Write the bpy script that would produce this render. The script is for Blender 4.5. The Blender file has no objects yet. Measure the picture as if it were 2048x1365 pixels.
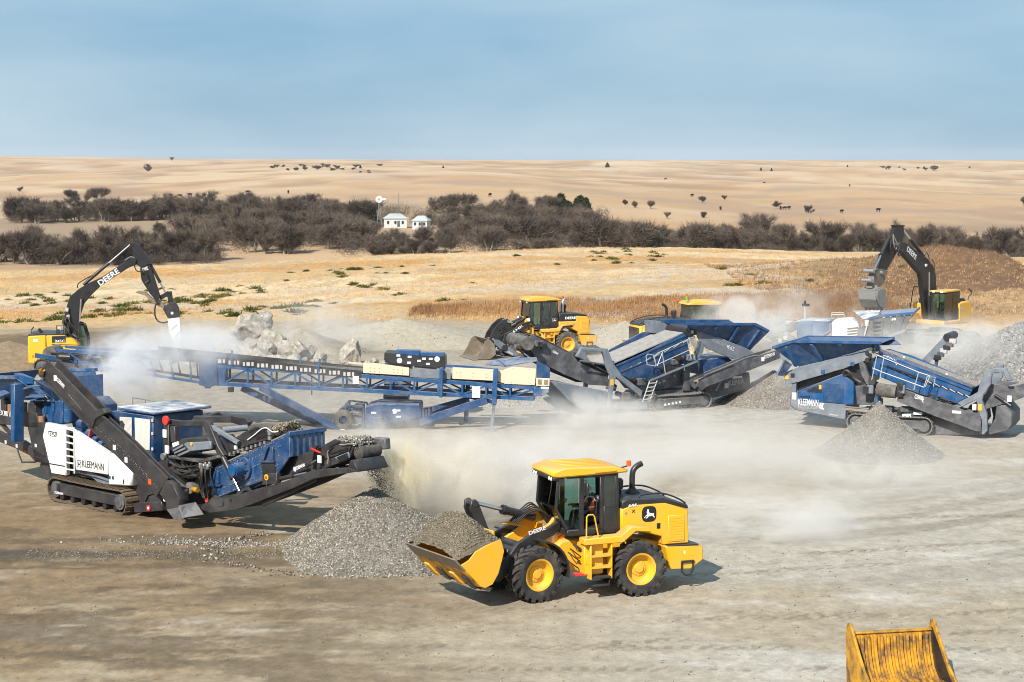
import bpy, bmesh, math, random
import numpy as np
from mathutils import Vector, Matrix

R = math.radians
PI = math.pi
SC = bpy.context.scene
COL = SC.collection

# ------------------------------------------------------------------ camera
cam_data = bpy.data.cameras.new('camera')
cam = bpy.data.objects.new('camera', cam_data)
COL.objects.link(cam)
cam.location = (0, 0, 12.5)
cam.rotation_euler = (R(90 - 5.449), 0, 0)
cam_data.sensor_width = 36
cam_data.lens = 36 * 3800 / 2048
cam_data.clip_start = 0.5
cam_data.clip_end = 40000
SC.camera = cam

# ------------------------------------------------------------------ light
SUN_EL, SUN_AZ = 38.0, 206.0          # degrees, azimuth clockwise from +Y: behind the camera, to its left
world = bpy.data.worlds.new('World')
SC.world = world
world.use_nodes = True
wn, wl = world.node_tree.nodes, world.node_tree.links
wn.clear()
w_out = wn.new('ShaderNodeOutputWorld')
w_bg = wn.new('ShaderNodeBackground')
w_sky = wn.new('ShaderNodeTexSky')
w_sky.sky_type = 'NISHITA'
w_sky.sun_disc = False
w_sky.sun_elevation = R(SUN_EL)
w_sky.sun_rotation = R(SUN_AZ)
w_sky.altitude = 400
w_sky.air_density = 1.0
w_sky.dust_density = 0.6
w_sky.ozone_density = 2.0
w_bg.inputs['Strength'].default_value = 0.088
# clear winter blue with thin high veils drawn out level
w_tc = wn.new('ShaderNodeTexCoord')
w_map = wn.new('ShaderNodeMapping')
w_map.inputs['Scale'].default_value = (1.5, 1.5, 6.0)
w_map.inputs['Rotation'].default_value = (0, R(8), 0)
w_noise = wn.new('ShaderNodeTexNoise')
w_noise.inputs['Scale'].default_value = 2.0
w_noise.inputs['Detail'].default_value = 5
w_noise.inputs['Roughness'].default_value = 0.5
w_ramp = wn.new('ShaderNodeMapRange')
w_ramp.inputs['From Min'].default_value = 0.36
w_ramp.inputs['From Max'].default_value = 0.64
w_ramp.inputs['To Min'].default_value = 0.0
w_ramp.inputs['To Max'].default_value = 0.9
w_tone = wn.new('ShaderNodeMixRGB')
w_tone.inputs['Fac'].default_value = 0.80
w_tone.inputs['Color2'].default_value = (1.5, 3.3, 5.2, 1)
w_mix = wn.new('ShaderNodeMixRGB')
w_mix.inputs['Color2'].default_value = (4.3, 5.6, 6.5, 1)
wl.new(w_tc.outputs['Generated'], w_map.inputs['Vector'])
wl.new(w_map.outputs['Vector'], w_noise.inputs['Vector'])
wl.new(w_noise.outputs['Fac'], w_ramp.inputs['Value'])
wl.new(w_ramp.outputs['Result'], w_mix.inputs['Fac'])
wl.new(w_sky.outputs['Color'], w_tone.inputs['Color1'])
wl.new(w_tone.outputs['Color'], w_mix.inputs['Color1'])
wl.new(w_mix.outputs['Color'], w_bg.inputs['Color'])
wl.new(w_bg.outputs['Background'], w_out.inputs['Surface'])

sun_data = bpy.data.lights.new('sun', 'SUN')
sun_data.energy = 5.0
sun_data.angle = R(0.53)
sun_data.color = (1.0, 0.93, 0.83)
sun = bpy.data.objects.new('sun', sun_data)
COL.objects.link(sun)
_sd = Vector((math.sin(R(SUN_AZ)) * math.cos(R(SUN_EL)), math.cos(R(SUN_AZ)) * math.cos(R(SUN_EL)), math.sin(R(SUN_EL))))
sun.rotation_euler = _sd.to_track_quat('Z', 'Y').to_euler()
sun.location = _sd * 200

vs = SC.view_settings
vs.view_transform = 'Standard'
vs.look = 'None'
vs.exposure = 0.45
vs.gamma = 1.0
vs.use_curve_mapping = False
cy = SC.cycles
SC.render.engine = 'CYCLES'
cy.use_denoising = True
cy.filter_width = 1.0
cy.max_bounces = 6
cy.diffuse_bounces = 3
cy.glossy_bounces = 3
cy.transmission_bounces = 4
cy.transparent_max_bounces = 12
cy.volume_bounces = 4
cy.volume_step_rate = 1.0
cy.volume_max_steps = 256
cy.sample_clamp_indirect = 6

# ------------------------------------------------------------------ materials
def _new(name):
    m = bpy.data.materials.new(name)
    m.use_nodes = True
    nt = m.node_tree
    return m, nt, nt.nodes['Principled BSDF']

def nnode(nt, t, **kw):
    n = nt.nodes.new(t)
    for k, v in kw.items():
        if k in n.inputs:
            n.inputs[k].default_value = v
        else:
            setattr(n, k, v)
    return n

DUST = (0.40, 0.35, 0.29, 1)
def paint(name, col, rough=0.45, dirt=0.25, top=0.5, scale=2.2, metal=0.0, dust=DUST, bump=0.0, spec=0.5):
    """painted or bare metal with grime, and grey stone dust lying on what faces up"""
    m, nt, b = _new(name)
    L = nt.links.new
    tc = nnode(nt, 'ShaderNodeTexCoord')
    n1 = nnode(nt, 'ShaderNodeTexNoise', Scale=scale, Detail=7.0, Roughness=0.65)
    L(tc.outputs['Object'], n1.inputs['Vector'])
    r1 = nnode(nt, 'ShaderNodeMapRange')
    r1.inputs['From Min'].default_value = 0.42
    r1.inputs['From Max'].default_value = 0.78
    r1.inputs['To Max'].default_value = dirt
    L(n1.outputs['Fac'], r1.inputs['Value'])
    g = nnode(nt, 'ShaderNodeNewGeometry')
    sx = nnode(nt, 'ShaderNodeSeparateXYZ')
    L(g.outputs['Normal'], sx.inputs[0])
    r2 = nnode(nt, 'ShaderNodeMapRange')
    r2.inputs['From Min'].default_value = 0.35
    r2.inputs['From Max'].default_value = 0.95
    r2.inputs['To Max'].default_value = top
    L(sx.outputs['Z'], r2.inputs['Value'])
    n2 = nnode(nt, 'ShaderNodeTexNoise', Scale=scale * 2.7, Detail=5.0, Roughness=0.6)
    L(tc.outputs['Object'], n2.inputs['Vector'])
    r3 = nnode(nt, 'ShaderNodeMapRange')
    r3.inputs['From Min'].default_value = 0.3
    r3.inputs['From Max'].default_value = 0.6
    L(n2.outputs['Fac'], r3.inputs['Value'])
    mu = nnode(nt, 'ShaderNodeMath', operation='MULTIPLY')
    L(r2.outputs[0], mu.inputs[0]); L(r3.outputs[0], mu.inputs[1])
    ad = nnode(nt, 'ShaderNodeMath', operation='MAXIMUM')
    L(r1.outputs[0], ad.inputs[0]); L(mu.outputs[0], ad.inputs[1])
    mx = nnode(nt, 'ShaderNodeMixRGB')
    mx.inputs['Color1'].default_value = (*col, 1)
    mx.inputs['Color2'].default_value = dust
    L(ad.outputs[0], mx.inputs['Fac'])
    L(mx.outputs[0], b.inputs['Base Color'])
    rr = nnode(nt, 'ShaderNodeMapRange')
    rr.inputs['To Min'].default_value = rough
    rr.inputs['To Max'].default_value = 0.95
    L(ad.outputs[0], rr.inputs['Value'])
    L(rr.outputs[0], b.inputs['Roughness'])
    b.inputs['Metallic'].default_value = metal
    b.inputs['Specular IOR Level'].default_value = spec
    if bump:
        bp = nnode(nt, 'ShaderNodeBump', Strength=bump, Distance=0.03)
        n3 = nnode(nt, 'ShaderNodeTexNoise', Scale=scale * 6, Detail=6.0)
        L(tc.outputs['Object'], n3.inputs['Vector'])
        L(n3.outputs['Fac'], bp.inputs['Height'])
        L(bp.outputs[0], b.inputs['Normal'])
    return m

M = {}
M['yellow'] = paint('yellow_paint', (0.78, 0.41, 0.012), 0.36, 0.24, 0.5)
M['yellow_dusty'] = paint('dusty_yellow_paint', (0.72, 0.38, 0.03), 0.5, 0.30, 0.5)
M['bucket_wear'] = paint('scraped_bucket_steel', (0.16, 0.13, 0.10), 0.6, 0.8, 0.6, dust=(0.30, 0.25, 0.19, 1), bump=0.3)
M['yellow_worn'] = paint('worn_yellow_paint', (0.58, 0.28, 0.012), 0.5, 1.5, 0.2, scale=2.6, dust=(0.05, 0.04, 0.036, 1))
M['black'] = paint('black_paint', (0.018, 0.018, 0.020), 0.38, 0.12, 0.25, dust=(0.22, 0.2, 0.18, 1))
M['black_boom'] = paint('black_boom_paint', (0.014, 0.0135, 0.015), 0.42, 0.10, 0.1, dust=(0.12, 0.11, 0.10, 1))
M['charcoal'] = paint('charcoal_paint', (0.025, 0.023, 0.026), 0.45, 0.22, 0.25, dust=(0.20, 0.185, 0.17, 1))
M['charcoal_dusty'] = paint('dusty_charcoal_paint', (0.058, 0.060, 0.070), 0.55, 0.5, 0.7, dust=(0.30, 0.29, 0.28, 1))
M['slate'] = paint('slate_paint', (0.13, 0.155, 0.19), 0.5, 0.5, 0.6, dust=(0.33, 0.33, 0.33, 1))
M['blue'] = paint('deep_blue_paint', (0.002, 0.043, 0.13), 0.42, 0.20, 0.45)
M['blue_bright'] = paint('bright_blue_paint', (0.002, 0.066, 0.195), 0.40, 0.20, 0.4)
M['blue_dusty'] = paint('dusty_blue_paint', (0.004, 0.045, 0.145), 0.5, 0.28, 0.6, dust=(0.34, 0.34, 0.34, 1))
M['blue_worn'] = paint('worn_blue_hopper', (0.008, 0.070, 0.19), 0.5, 0.75, 0.6, dust=(0.42, 0.40, 0.37, 1), scale=1.6)
M['blue_roof'] = paint('dust_covered_blue_roof', (0.03, 0.09, 0.22), 0.7, 0.5, 1.0, dust=(0.62, 0.60, 0.56, 1), scale=0.8)
M['white'] = paint('white_paint', (0.70, 0.70, 0.69), 0.4, 0.6, 0.5, dust=(0.5, 0.46, 0.4, 1))
M['white_mark'] = paint('white_lettering', (0.80, 0.80, 0.80), 0.5, 0.0, 0.0)
M['black_mark'] = paint('black_lettering', (0.012, 0.012, 0.013), 0.5, 0.0, 0.0)
M['rubber'] = paint('tyre_rubber', (0.016, 0.016, 0.017), 0.75, 0.7, 0.5, dust=(0.16, 0.145, 0.125, 1))
M['rubber_dusty'] = paint('dusty_tyre_rubber', (0.07, 0.066, 0.06), 0.85, 0.9, 0.6, dust=(0.26, 0.24, 0.21, 1))
M['belt'] = paint('rubber_belt', (0.028, 0.026, 0.025), 0.8, 0.6, 0.8, dust=(0.22, 0.20, 0.18, 1))
M['belt_dusty'] = paint('dusty_belt', (0.19, 0.165, 0.14), 0.9, 0.8, 0.9, dust=(0.36, 0.32, 0.27, 1))
M['steel'] = paint('bare_steel', (0.42, 0.42, 0.43), 0.35, 0.35, 0.4, metal=0.7)
M['chrome'] = paint('chromed_steel', (0.75, 0.75, 0.76), 0.15, 0.05, 0.1, metal=1.0)
M['track'] = paint('muddy_track_steel', (0.11, 0.085, 0.06), 0.6, 0.9, 0.6, scale=5, metal=0.2, dust=(0.30, 0.225, 0.14, 1))
M['track_dusty'] = paint('dusty_track_steel', (0.13, 0.125, 0.12), 0.7, 0.9, 0.8, scale=4, dust=(0.34, 0.32, 0.29, 1))
M['board'] = paint('pale_timber_board', (0.68, 0.50, 0.37), 0.7, 0.2, 0.3, dust=(0.5, 0.4, 0.32, 1))
M['rail'] = paint('galvanised_rail', (0.50, 0.50, 0.50), 0.45, 0.4, 0.4, metal=0.3)
M['red'] = paint('red_paint', (0.55, 0.03, 0.02), 0.4, 0.1, 0.2)
M['orange_lens'] = paint('orange_lens', (0.75, 0.10, 0.01), 0.2, 0.0, 0.0)
M['green_lens'] = paint('green_lens', (0.06, 0.6, 0.03), 0.2, 0.0, 0.0)
M['sticker'] = paint('white_sticker', (0.75, 0.75, 0.74), 0.5, 0.15, 0.0)
M['lamp'] = paint('headlamp_glass', (0.8, 0.8, 0.76), 0.1, 0.0, 0.0)
M['copper'] = paint('rusty_rubber_block', (0.25, 0.13, 0.06), 0.8, 0.4, 0.4)
M['hose'] = paint('hydraulic_hose', (0.012, 0.012, 0.012), 0.5, 0.15, 0.2)
M['vest_orange'] = paint('orange_vest', (0.85, 0.13, 0.02), 0.8, 0.05, 0.0)
M['vest_green'] = paint('lime_vest', (0.45, 0.70, 0.05), 0.8, 0.05, 0.0)
M['vest_stripe'] = paint('reflective_stripe', (0.75, 0.75, 0.70), 0.4, 0.0, 0.0)
M['denim'] = paint('blue_denim', (0.04, 0.09, 0.18), 0.9, 0.1, 0.0)
M['skin'] = paint('skin', (0.42, 0.24, 0.16), 0.6, 0.0, 0.0)
M['shirt'] = paint('dark_shirt', (0.02, 0.022, 0.028), 0.9, 0.0, 0.0)
M['hat'] = paint('white_hard_hat', (0.78, 0.78, 0.76), 0.3, 0.05, 0.0)

def glass_mat(name, tint, alpha):
    m, nt, b = _new(name)
    L = nt.links.new
    out = nt.nodes['Material Output']
    tr = nnode(nt, 'ShaderNodeBsdfTransparent')
    tr.inputs['Color'].default_value = (*tint, 1)
    gl = nnode(nt, 'ShaderNodeBsdfGlossy', Roughness=0.04)
    fr = nnode(nt, 'ShaderNodeFresnel', IOR=1.5)
    ad = nnode(nt, 'ShaderNodeMath', operation='ADD')
    ad.inputs[1].default_value = alpha
    mx = nnode(nt, 'ShaderNodeMixShader')
    L(fr.outputs[0], ad.inputs[0]); L(ad.outputs[0], mx.inputs[0])
    L(tr.outputs[0], mx.inputs[1]); L(gl.outputs[0], mx.inputs[2])
    L(mx.outputs[0], out.inputs['Surface'])
    return m
M['glass'] = glass_mat('tinted_cab_glass', (0.40, 0.60, 0.57), 0.08)

def louvre_mat(name, col, freq):
    """sheet-metal grille too fine to see slat by slat"""
    m, nt, b = _new(name)
    L = nt.links.new
    tc = nnode(nt, 'ShaderNodeTexCoord')
    wv = nnode(nt, 'ShaderNodeTexWave', Scale=freq, Distortion=0.0)
    wv.bands_direction = 'Z'
    L(tc.outputs['Object'], wv.inputs['Vector'])
    mx = nnode(nt, 'ShaderNodeMixRGB')
    mx.inputs['Color1'].default_value = (col[0] * .3, col[1] * .3, col[2] * .3, 1)
    mx.inputs['Color2'].default_value = (*col, 1)
    L(wv.outputs['Fac'], mx.inputs['Fac'])
    L(mx.outputs[0], b.inputs['Base Color'])
    b.inputs['Roughness'].default_value = 0.6
    return m

# ------------------------------------------------------------------ scene helpers
def tag(o, label=None, cat=None, group=None, kind=None):
    if label: o['label'] = label
    if cat: o['category'] = cat
    if group: o['group'] = group
    if kind: o['kind'] = kind
    return o

def thing(name, label, cat, loc=(0, 0, 0), rotz=0.0, group=None):
    o = bpy.data.objects.new(name, None)
    o.empty_display_size = 0.5
    COL.objects.link(o)
    o.location = loc
    o.rotation_euler = (0, 0, R(rotz))
    return tag(o, label, cat, group)

def link_mesh(name, me, mat=None, parent=None):
    o = bpy.data.objects.new(name, me)
    if mat is not None:
        me.materials.clear()
        me.materials.append(M[mat] if isinstance(mat, str) else mat)
    COL.objects.link(o)
    if parent is not None: o.parent = parent
    return o

def dup(o, parent, mat4=None):
    c = o.copy()
    COL.objects.link(c)
    c.parent = parent
    if mat4 is not None: c.matrix_local = mat4
    return c

def copy_tree(o, parent=None):
    c = o.copy()
    COL.objects.link(c)
    c.parent = parent
    for ch in list(o.children): copy_tree(ch, c)
    return c

AX = {'u': Vector((1, 0, 0)), 'v': Vector((0, 1, 0)), 'w': Vector((0, 0, 1))}
def basis(d):
    d = Vector(d).normalized()
    a = Vector((0, 0, 1)) if abs(d.z) < 0.95 else Vector((1, 0, 0))
    s = d.cross(a).normalized()
    return d, s, s.cross(d).normalized()

class Shape:
    """collects solids in a machine's own frame: u along it, v across it, w up"""
    def __init__(s):
        s.v = []; s.f = []
    def add(s, vs_, fs_):
        k = len(s.v)
        s.v += [tuple(p) for p in vs_]
        s.f += [tuple(i + k for i in f) for f in fs_]
        return s
    def prism(s, prof, v0, v1):
        n = len(prof)
        vs_ = [(u, v0, w) for u, w in prof] + [(u, v1, w) for u, w in prof]
        fs_ = [tuple(range(n)), tuple(range(2 * n - 1, n - 1, -1))]
        fs_ += [(i, i + n, (i + 1) % n + n, (i + 1) % n) for i in range(n)]
        return s.add(vs_, fs_)
    def prism_u(s, prof, u0, u1):               # profile in (v, w), along u
        n = len(prof)
        vs_ = [(u0, a, b) for a, b in prof] + [(u1, a, b) for a, b in prof]
        fs_ = [tuple(range(n)), tuple(range(2 * n - 1, n - 1, -1))]
        fs_ += [(i, i + n, (i + 1) % n + n, (i + 1) % n) for i in range(n)]
        return s.add(vs_, fs_)
    def prism_w(s, prof, w0, w1):
        n = len(prof)
        vs_ = [(a, b, w0) for a, b in prof] + [(a, b, w1) for a, b in prof]
        fs_ = [tuple(range(n)), tuple(range(2 * n - 1, n - 1, -1))]
        fs_ += [(i, i + n, (i + 1) % n + n, (i + 1) % n) for i in range(n)]
        return s.add(vs_, fs_)
    def box(s, u0, u1, v0, v1, w0, w1):
        return s.prism([(u0, w0), (u1, w0), (u1, w1), (u0, w1)], v0, v1)
    def quad(s, a, b, c, d, t=0.02):
        """plate through four points, t thick"""
        a, b, c, d = map(Vector, (a, b, c, d))
        n = (b - a).cross(d - a).normalized() * t
        return s.add([a, b, c, d, a + n, b + n, c + n, d + n],
                     [(0, 1, 2, 3), (7, 6, 5, 4), (0, 4, 5, 1), (1, 5, 6, 2), (2, 6, 7, 3), (3, 7, 4, 0)])
    def hexa(s, lo, hi):
        """solid between two quads"""
        return s.add(list(lo) + list(hi), [(0, 1, 2, 3), (7, 6, 5, 4), (0, 4, 5, 1), (1, 5, 6, 2), (2, 6, 7, 3), (3, 7, 4, 0)])
    def beam(s, p, q, a, b=None):
        p, q = Vector(p), Vector(q)
        d, x, y = basis(q - p)
        b = a if b is None else b
        cs = [x * a * i * .5 + y * b * j * .5 for i, j in ((-1, -1), (1, -1), (1, 1), (-1, 1))]
        return s.add([p + c for c in cs] + [q + c for c in cs],
                     [(0, 1, 2, 3), (7, 6, 5, 4), (0, 4, 5, 1), (1, 5, 6, 2), (2, 6, 7, 3), (3, 7, 4, 0)])
    def cyl(s, p, q, r, n=14, r2=None):
        p, q = Vector(p), Vector(q)
        d, x, y = basis(q - p)
        r2 = r if r2 is None else r2
        a = [p + (x * math.cos(2 * PI * i / n) + y * math.sin(2 * PI * i / n)) * r for i in range(n)]
        b = [q + (x * math.cos(2 * PI * i / n) + y * math.sin(2 * PI * i / n)) * r2 for i in range(n)]
        fs_ = [tuple(range(n)), tuple(range(2 * n - 1, n - 1, -1))]
        fs_ += [(i, i + n, (i + 1) % n + n, (i + 1) % n) for i in range(n)]
        return s.add(a + b, fs_)
    def lathe(s, c, axis, prof, n=28):
        """prof: list of (along, radius), closed ring when it ends where it starts"""
        c = Vector(c)
        d, x, y = basis(axis)
        k = len(prof)
        vs_ = []
        for i in range(n):
            t = 2 * PI * i / n
            e = x * math.cos(t) + y * math.sin(t)
            vs_ += [c + d * a + e * r for a, r in prof]
        fs_ = [(i * k + j, i * k + j + 1, ((i + 1) % n) * k + j + 1, ((i + 1) % n) * k + j) for i in range(n) for j in range(k - 1)]
        return s.add(vs_, fs_)
    def tube(s, pts, r, n=7):
        pts = [Vector(p) for p in pts]
        m_ = len(pts)
        d0 = (pts[1] - pts[0]).normalized()
        _, x, _y = basis(d0)
        vs_ = []
        for i, p in enumerate(pts):
            d = (pts[min(i + 1, m_ - 1)] - pts[max(i - 1, 0)]).normalized()
            x = (x - d * x.dot(d)).normalized()
            y = d.cross(x)
            rr = r[i] if isinstance(r, (list, tuple)) else r
            vs_ += [p + (x * math.cos(2 * PI * j / n) + y * math.sin(2 * PI * j / n)) * rr for j in range(n)]
        fs_ = [tuple(range(n)), tuple(range(m_ * n - 1, (m_ - 1) * n - 1, -1))]
        fs_ += [(i * n + j, (i + 1) * n + j, (i + 1) * n + (j + 1) % n, i * n + (j + 1) % n) for i in range(m_ - 1) for j in range(n)]
        return s.add(vs_, fs_)
    def mesh(s, name, bevel=0.0, smooth=38):
        me = bpy.data.meshes.new(name)
        me.from_pydata(s.v, [], s.f)
        bm = bmesh.new()
        bm.from_mesh(me)
        bmesh.ops.recalc_face_normals(bm, faces=bm.faces)
        if bevel:
            es = [e for e in bm.edges if len(e.link_faces) == 2 and e.calc_face_angle(0) > 0.6]
            bmesh.ops.bevel(bm, geom=es, offset=bevel, segments=1, affect='EDGES', clamp_overlap=True)
        bm.to_mesh(me)
        bm.free()
        if smooth:
            me.shade_smooth()
            me.set_sharp_from_angle(angle=R(smooth))
        return me
    def obj(s, name, mat, parent=None, bevel=0.0, smooth=38, label=None):
        o = link_mesh(name, s.mesh(name, bevel, smooth), mat, parent)
        if label: o['label'] = label
        return o

def curve_pts(pts, n=16):
    """smooth path through the points (Catmull-Rom)"""
    P = [Vector(p) for p in pts]
    P = [P[0] * 2 - P[1]] + P + [P[-1] * 2 - P[-2]]
    out = []
    segs = len(P) - 3
    for i in range(segs):
        a, b, c, d = P[i:i + 4]
        k = max(2, n // segs)
        for j in range(k):
            t = j / k
            out.append(0.5 * ((2 * b) + (c - a) * t + (2 * a - 5 * b + 4 * c - d) * t * t + (3 * b - a - 3 * c + d) * t ** 3))
    out.append(P[-2])
    return out

def on(prof, v):
    return [(u, v, w) for u, w in prof]

_text_cache = {}
def lettering(text, mat, parent, p0, p1, height, face=(0, -1, 0), bold=0.012, name='lettering', slant=0.0):
    """raised flat lettering from p0 to p1 along its baseline, on a surface facing `face`"""
    if (text, bold) not in _text_cache:
        cu = bpy.data.curves.new('lettering', 'FONT')
        cu.body = text
        cu.size = 1.0
        cu.extrude = 0.004
        cu.offset = bold
        cu.resolution_u = 3
        tmp = bpy.data.objects.new('lettering', cu)
        COL.objects.link(tmp)
        me = bpy.data.meshes.new_from_object(tmp.evaluated_get(bpy.context.evaluated_depsgraph_get()))
        bpy.data.objects.remove(tmp)
        co = np.empty(len(me.vertices) * 3)
        me.vertices.foreach_get('co', co)
        _text_cache[(text, bold)] = (me, co.reshape(-1, 3))
    me, co = _text_cache[(text, bold)]
    lo, hi = co.min(0), co.max(0)
    n = (co - lo) / np.maximum(hi - lo, 1e-6)
    p0, p1 = Vector(p0), Vector(p1)
    x = (p1 - p0)
    f = Vector(face).normalized()
    y = f.cross(x).normalized() * height
    q = np.array(p0) + np.outer(n[:, 0], np.array(x)) + np.outer(n[:, 1], np.array(y + x.normalized() * slant * height)) + np.outer(n[:, 2] * 0.006 + 0.004, np.array(f))
    me2 = me.copy()
    me2.vertices.foreach_set('co', q.ravel())
    me2.update()
    return link_mesh(name, me2, mat, parent)

def flat_mark(poly, v, mat, parent, name='emblem', depth=0.006):
    return Shape().prism(poly, v - depth, v - 0.001).obj(name, mat, parent, smooth=0)

# value noise ------------------------------------------------------
_rs = np.random.RandomState(7)
_tab = _rs.rand(256, 256)
def vnoise(x, y):
    x = np.asarray(x, float); y = np.asarray(y, float)
    xi = np.floor(x).astype(int); yi = np.floor(y).astype(int)
    fx = x - xi; fy = y - yi
    fx = fx * fx * (3 - 2 * fx); fy = fy * fy * (3 - 2 * fy)
    a = _tab[xi % 256, yi % 256]; b = _tab[(xi + 1) % 256, yi % 256]
    c = _tab[xi % 256, (yi + 1) % 256]; d = _tab[(xi + 1) % 256, (yi + 1) % 256]
    return (a * (1 - fx) + b * fx) * (1 - fy) + (c * (1 - fx) + d * fx) * fy
def fbm(x, y, o=5, g=0.5):
    s = 0; a = 1; t = 0
    for i in range(o):
        s = s + a * vnoise(x * 2 ** i + 17.3 * i, y * 2 ** i + 5.1 * i); t += a; a *= g
    return s / t
def sstep(a, b, x):
    t = np.clip((x - a) / (b - a), 0, 1)
    return t * t * (3 - 2 * t)

def mesh_np(name, verts, faces, mat=None, parent=None, smooth=False):
    """one mesh object from numpy arrays (all faces with the same corner count)"""
    me = bpy.data.meshes.new(name)
    nv, nf, k = len(verts), len(faces), faces.shape[1]
    me.vertices.add(nv)
    me.vertices.foreach_set('co', np.ascontiguousarray(verts, dtype=np.float32).ravel())
    me.loops.add(nf * k)
    me.loops.foreach_set('vertex_index', np.ascontiguousarray(faces, dtype=np.int32).ravel())
    me.polygons.add(nf)
    me.polygons.foreach_set('loop_start', np.arange(0, nf * k, k, dtype=np.int32))
    me.update(calc_edges=True)
    if smooth: me.shade_smooth()
    return link_mesh(name, me, mat, parent)

# ------------------------------------------------------------------ terrain
# heights of the land along five bearings (x / y) by distance
HEIGHTS = {
    -0.2695: [(112, 0.0), (122, 0.5), (135, 0.3), (150, -0.72), (200, -2.34), (260, -3.24), (330, -6.61), (480, -14.78), (620, -13.93), (750, -12.57), (900, -12.84), (1300, -13.16), (2000, -11.18), (3200, -2.66), (4500, 20.79), (6000, 19.5), (9000, 15)],
    -0.138: [(112, 0.0), (126, 0.0), (134, 0.9), (145, 0.29), (200, -1.45), (260, -1.94), (300, -4.47), (480, -14.03), (620, -11.97), (750, -10.2), (900, -7.63), (1300, -7.34), (2000, -5.92), (3200, 0.71), (4500, 13.68), (6000, 14.5), (9000, 13)],
    0.0: [(112, 0.0), (126, 0.0), (134, 0.75), (142, 0.5), (150, 0.26), (160, 0.71), (200, 0.08), (250, 0.33), (275, -0.38), (300, -2.18), (480, -12.26), (620, -11.97), (750, -11.18), (850, -6.51), (1300, -5.29), (2000, -3.29), (3200, 2.39), (4500, 10.13), (6000, 11.9), (9000, 11)],
    0.125: [(112, 0.0), (135, 0.0), (142, 0.0), (148, 0.05), (151, 0.4), (157, 1.76), (200, 0.66), (250, -0.13), (285, -0.93), (305, -2.03), (400, -8.03), (480, -11.75), (620, -15.24), (750, -14.14), (900, -13.55), (1300, -13.16), (2000, -9.61), (3200, -0.97), (4500, 10.13), (6000, 11.7), (9000, 11)],
    0.2695: [(112, 0.0), (130, 0.0), (150, 0.5), (180, -0.76), (220, -0.93), (260, -1.87), (300, -2.82), (330, -4.52), (480, -12.51), (620, -16.87), (750, -17.11), (900, -17.11), (1300, -14.87), (2000, -11.18), (3200, -2.66), (4500, 10.13), (6000, 11.7), (9000, 11)],
}
_hb = sorted(HEIGHTS)
_ld = np.linspace(math.log(20), math.log(12000), 900)
_tab_h = np.array([np.interp(_ld, np.log([20] + [p[0] for p in HEIGHTS[b]] + [12000]), [0] + [p[1] for p in HEIGHTS[b]] + [HEIGHTS[b][-1][1]]) for b in _hb])
_ker = np.hanning(9); _ker /= _ker.sum()
_tab_h = np.array([np.convolve(np.pad(r, 4, mode='edge'), _ker, 'valid') for r in _tab_h])
# denser bearings, smoothed
_tb = np.linspace(-0.45, 0.45, 121)
_tab_b = np.array([np.interp(_tb, _hb, _tab_h[:, j]) for j in range(900)]).T
_k2 = np.hanning(15); _k2 /= _k2.sum()
_tab_b = np.apply_along_axis(lambda c: np.convolve(np.pad(c, 7, mode='edge'), _k2, 'valid'), 0, _tab_b)

def height(x, y, fine=True):
    """height of the land; the machines stand on the flat quarry floor at 0"""
    x = np.asarray(x, float); y = np.asarray(y, float)
    d = np.hypot(x, y)
    front = y > np.abs(x) * 1.9
    t = np.clip(np.where(front, x / np.maximum(y, 1e-3), np.sign(x) * 0.45), -0.449, 0.449)
    yd = np.where(front, np.maximum(y, 20.001), np.maximum(d * 0.9, 20.001))
    fi = (t + 0.45) / 0.9 * 120; i = np.floor(fi).astype(int).clip(0, 119); fi = fi - i
    fj = (np.log(yd) - _ld[0]) / (_ld[1] - _ld[0]); j = np.floor(fj).astype(int).clip(0, 898); fj = np.clip(fj - j, 0, 1)
    h = (_tab_b[i, j] * (1 - fi) + _tab_b[i + 1, j] * fi) * (1 - fj) + (_tab_b[i, j + 1] * (1 - fi) + _tab_b[i + 1, j + 1] * fi) * fj
    field = sstep(128, 165, d)
    h = h + field * (fbm(x * .035, y * .035, 4) - .5) * 1.5 * (1 - .5 * sstep(300, 500, d))
    far = sstep(800, 1600, d)
    h = h + far * ((fbm(x * .0030 + 3 + .4 * fbm(x * .001, y * .001 + 7, 2), y * .0013 + x * .0006, 5, .5) - .5) * 32) * (1 - sstep(3000, 5200, d) * .85)
    # the brown mound behind the right-hand excavator, and a bank before it
    h = h + 3.6 * np.exp(-(((x - 47.5) / 7.5) ** 2 + ((y - 196) / 16) ** 2) ** 1.4) * (0.9 + .25 * fbm(x * .15, y * .15, 3))
    h = h + 1.3 * np.exp(-(((x - 37) / 8) ** 2 + ((y - 205) / 14) ** 2) ** 1.3)
    h = h + 1.5 * np.exp(-(((x - 46) / 14) ** 2 + ((y - 160) / 9) ** 2))
    if fine:
        floor = 1 - sstep(118, 140, d)
        mud = sstep(-4, -12, x) * (1 - sstep(70, 90, y))
        h = h + floor * ((fbm(x * .11, y * .22, 4) - .5) * .10 + (fbm(x * 1.1, y * 1.7, 4, .6) - .5) * (.045 + .30 * mud * fbm(x * .3, y * .3, 3) ** 1.5))
        h = h + field * (1 - sstep(280, 330, d)) * (fbm(x * .5, y * .35, 4, .6) - .5) * .55
    return h

def hz(x, y): return float(height(np.array([x]), np.array([y]), False)[0])

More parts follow.
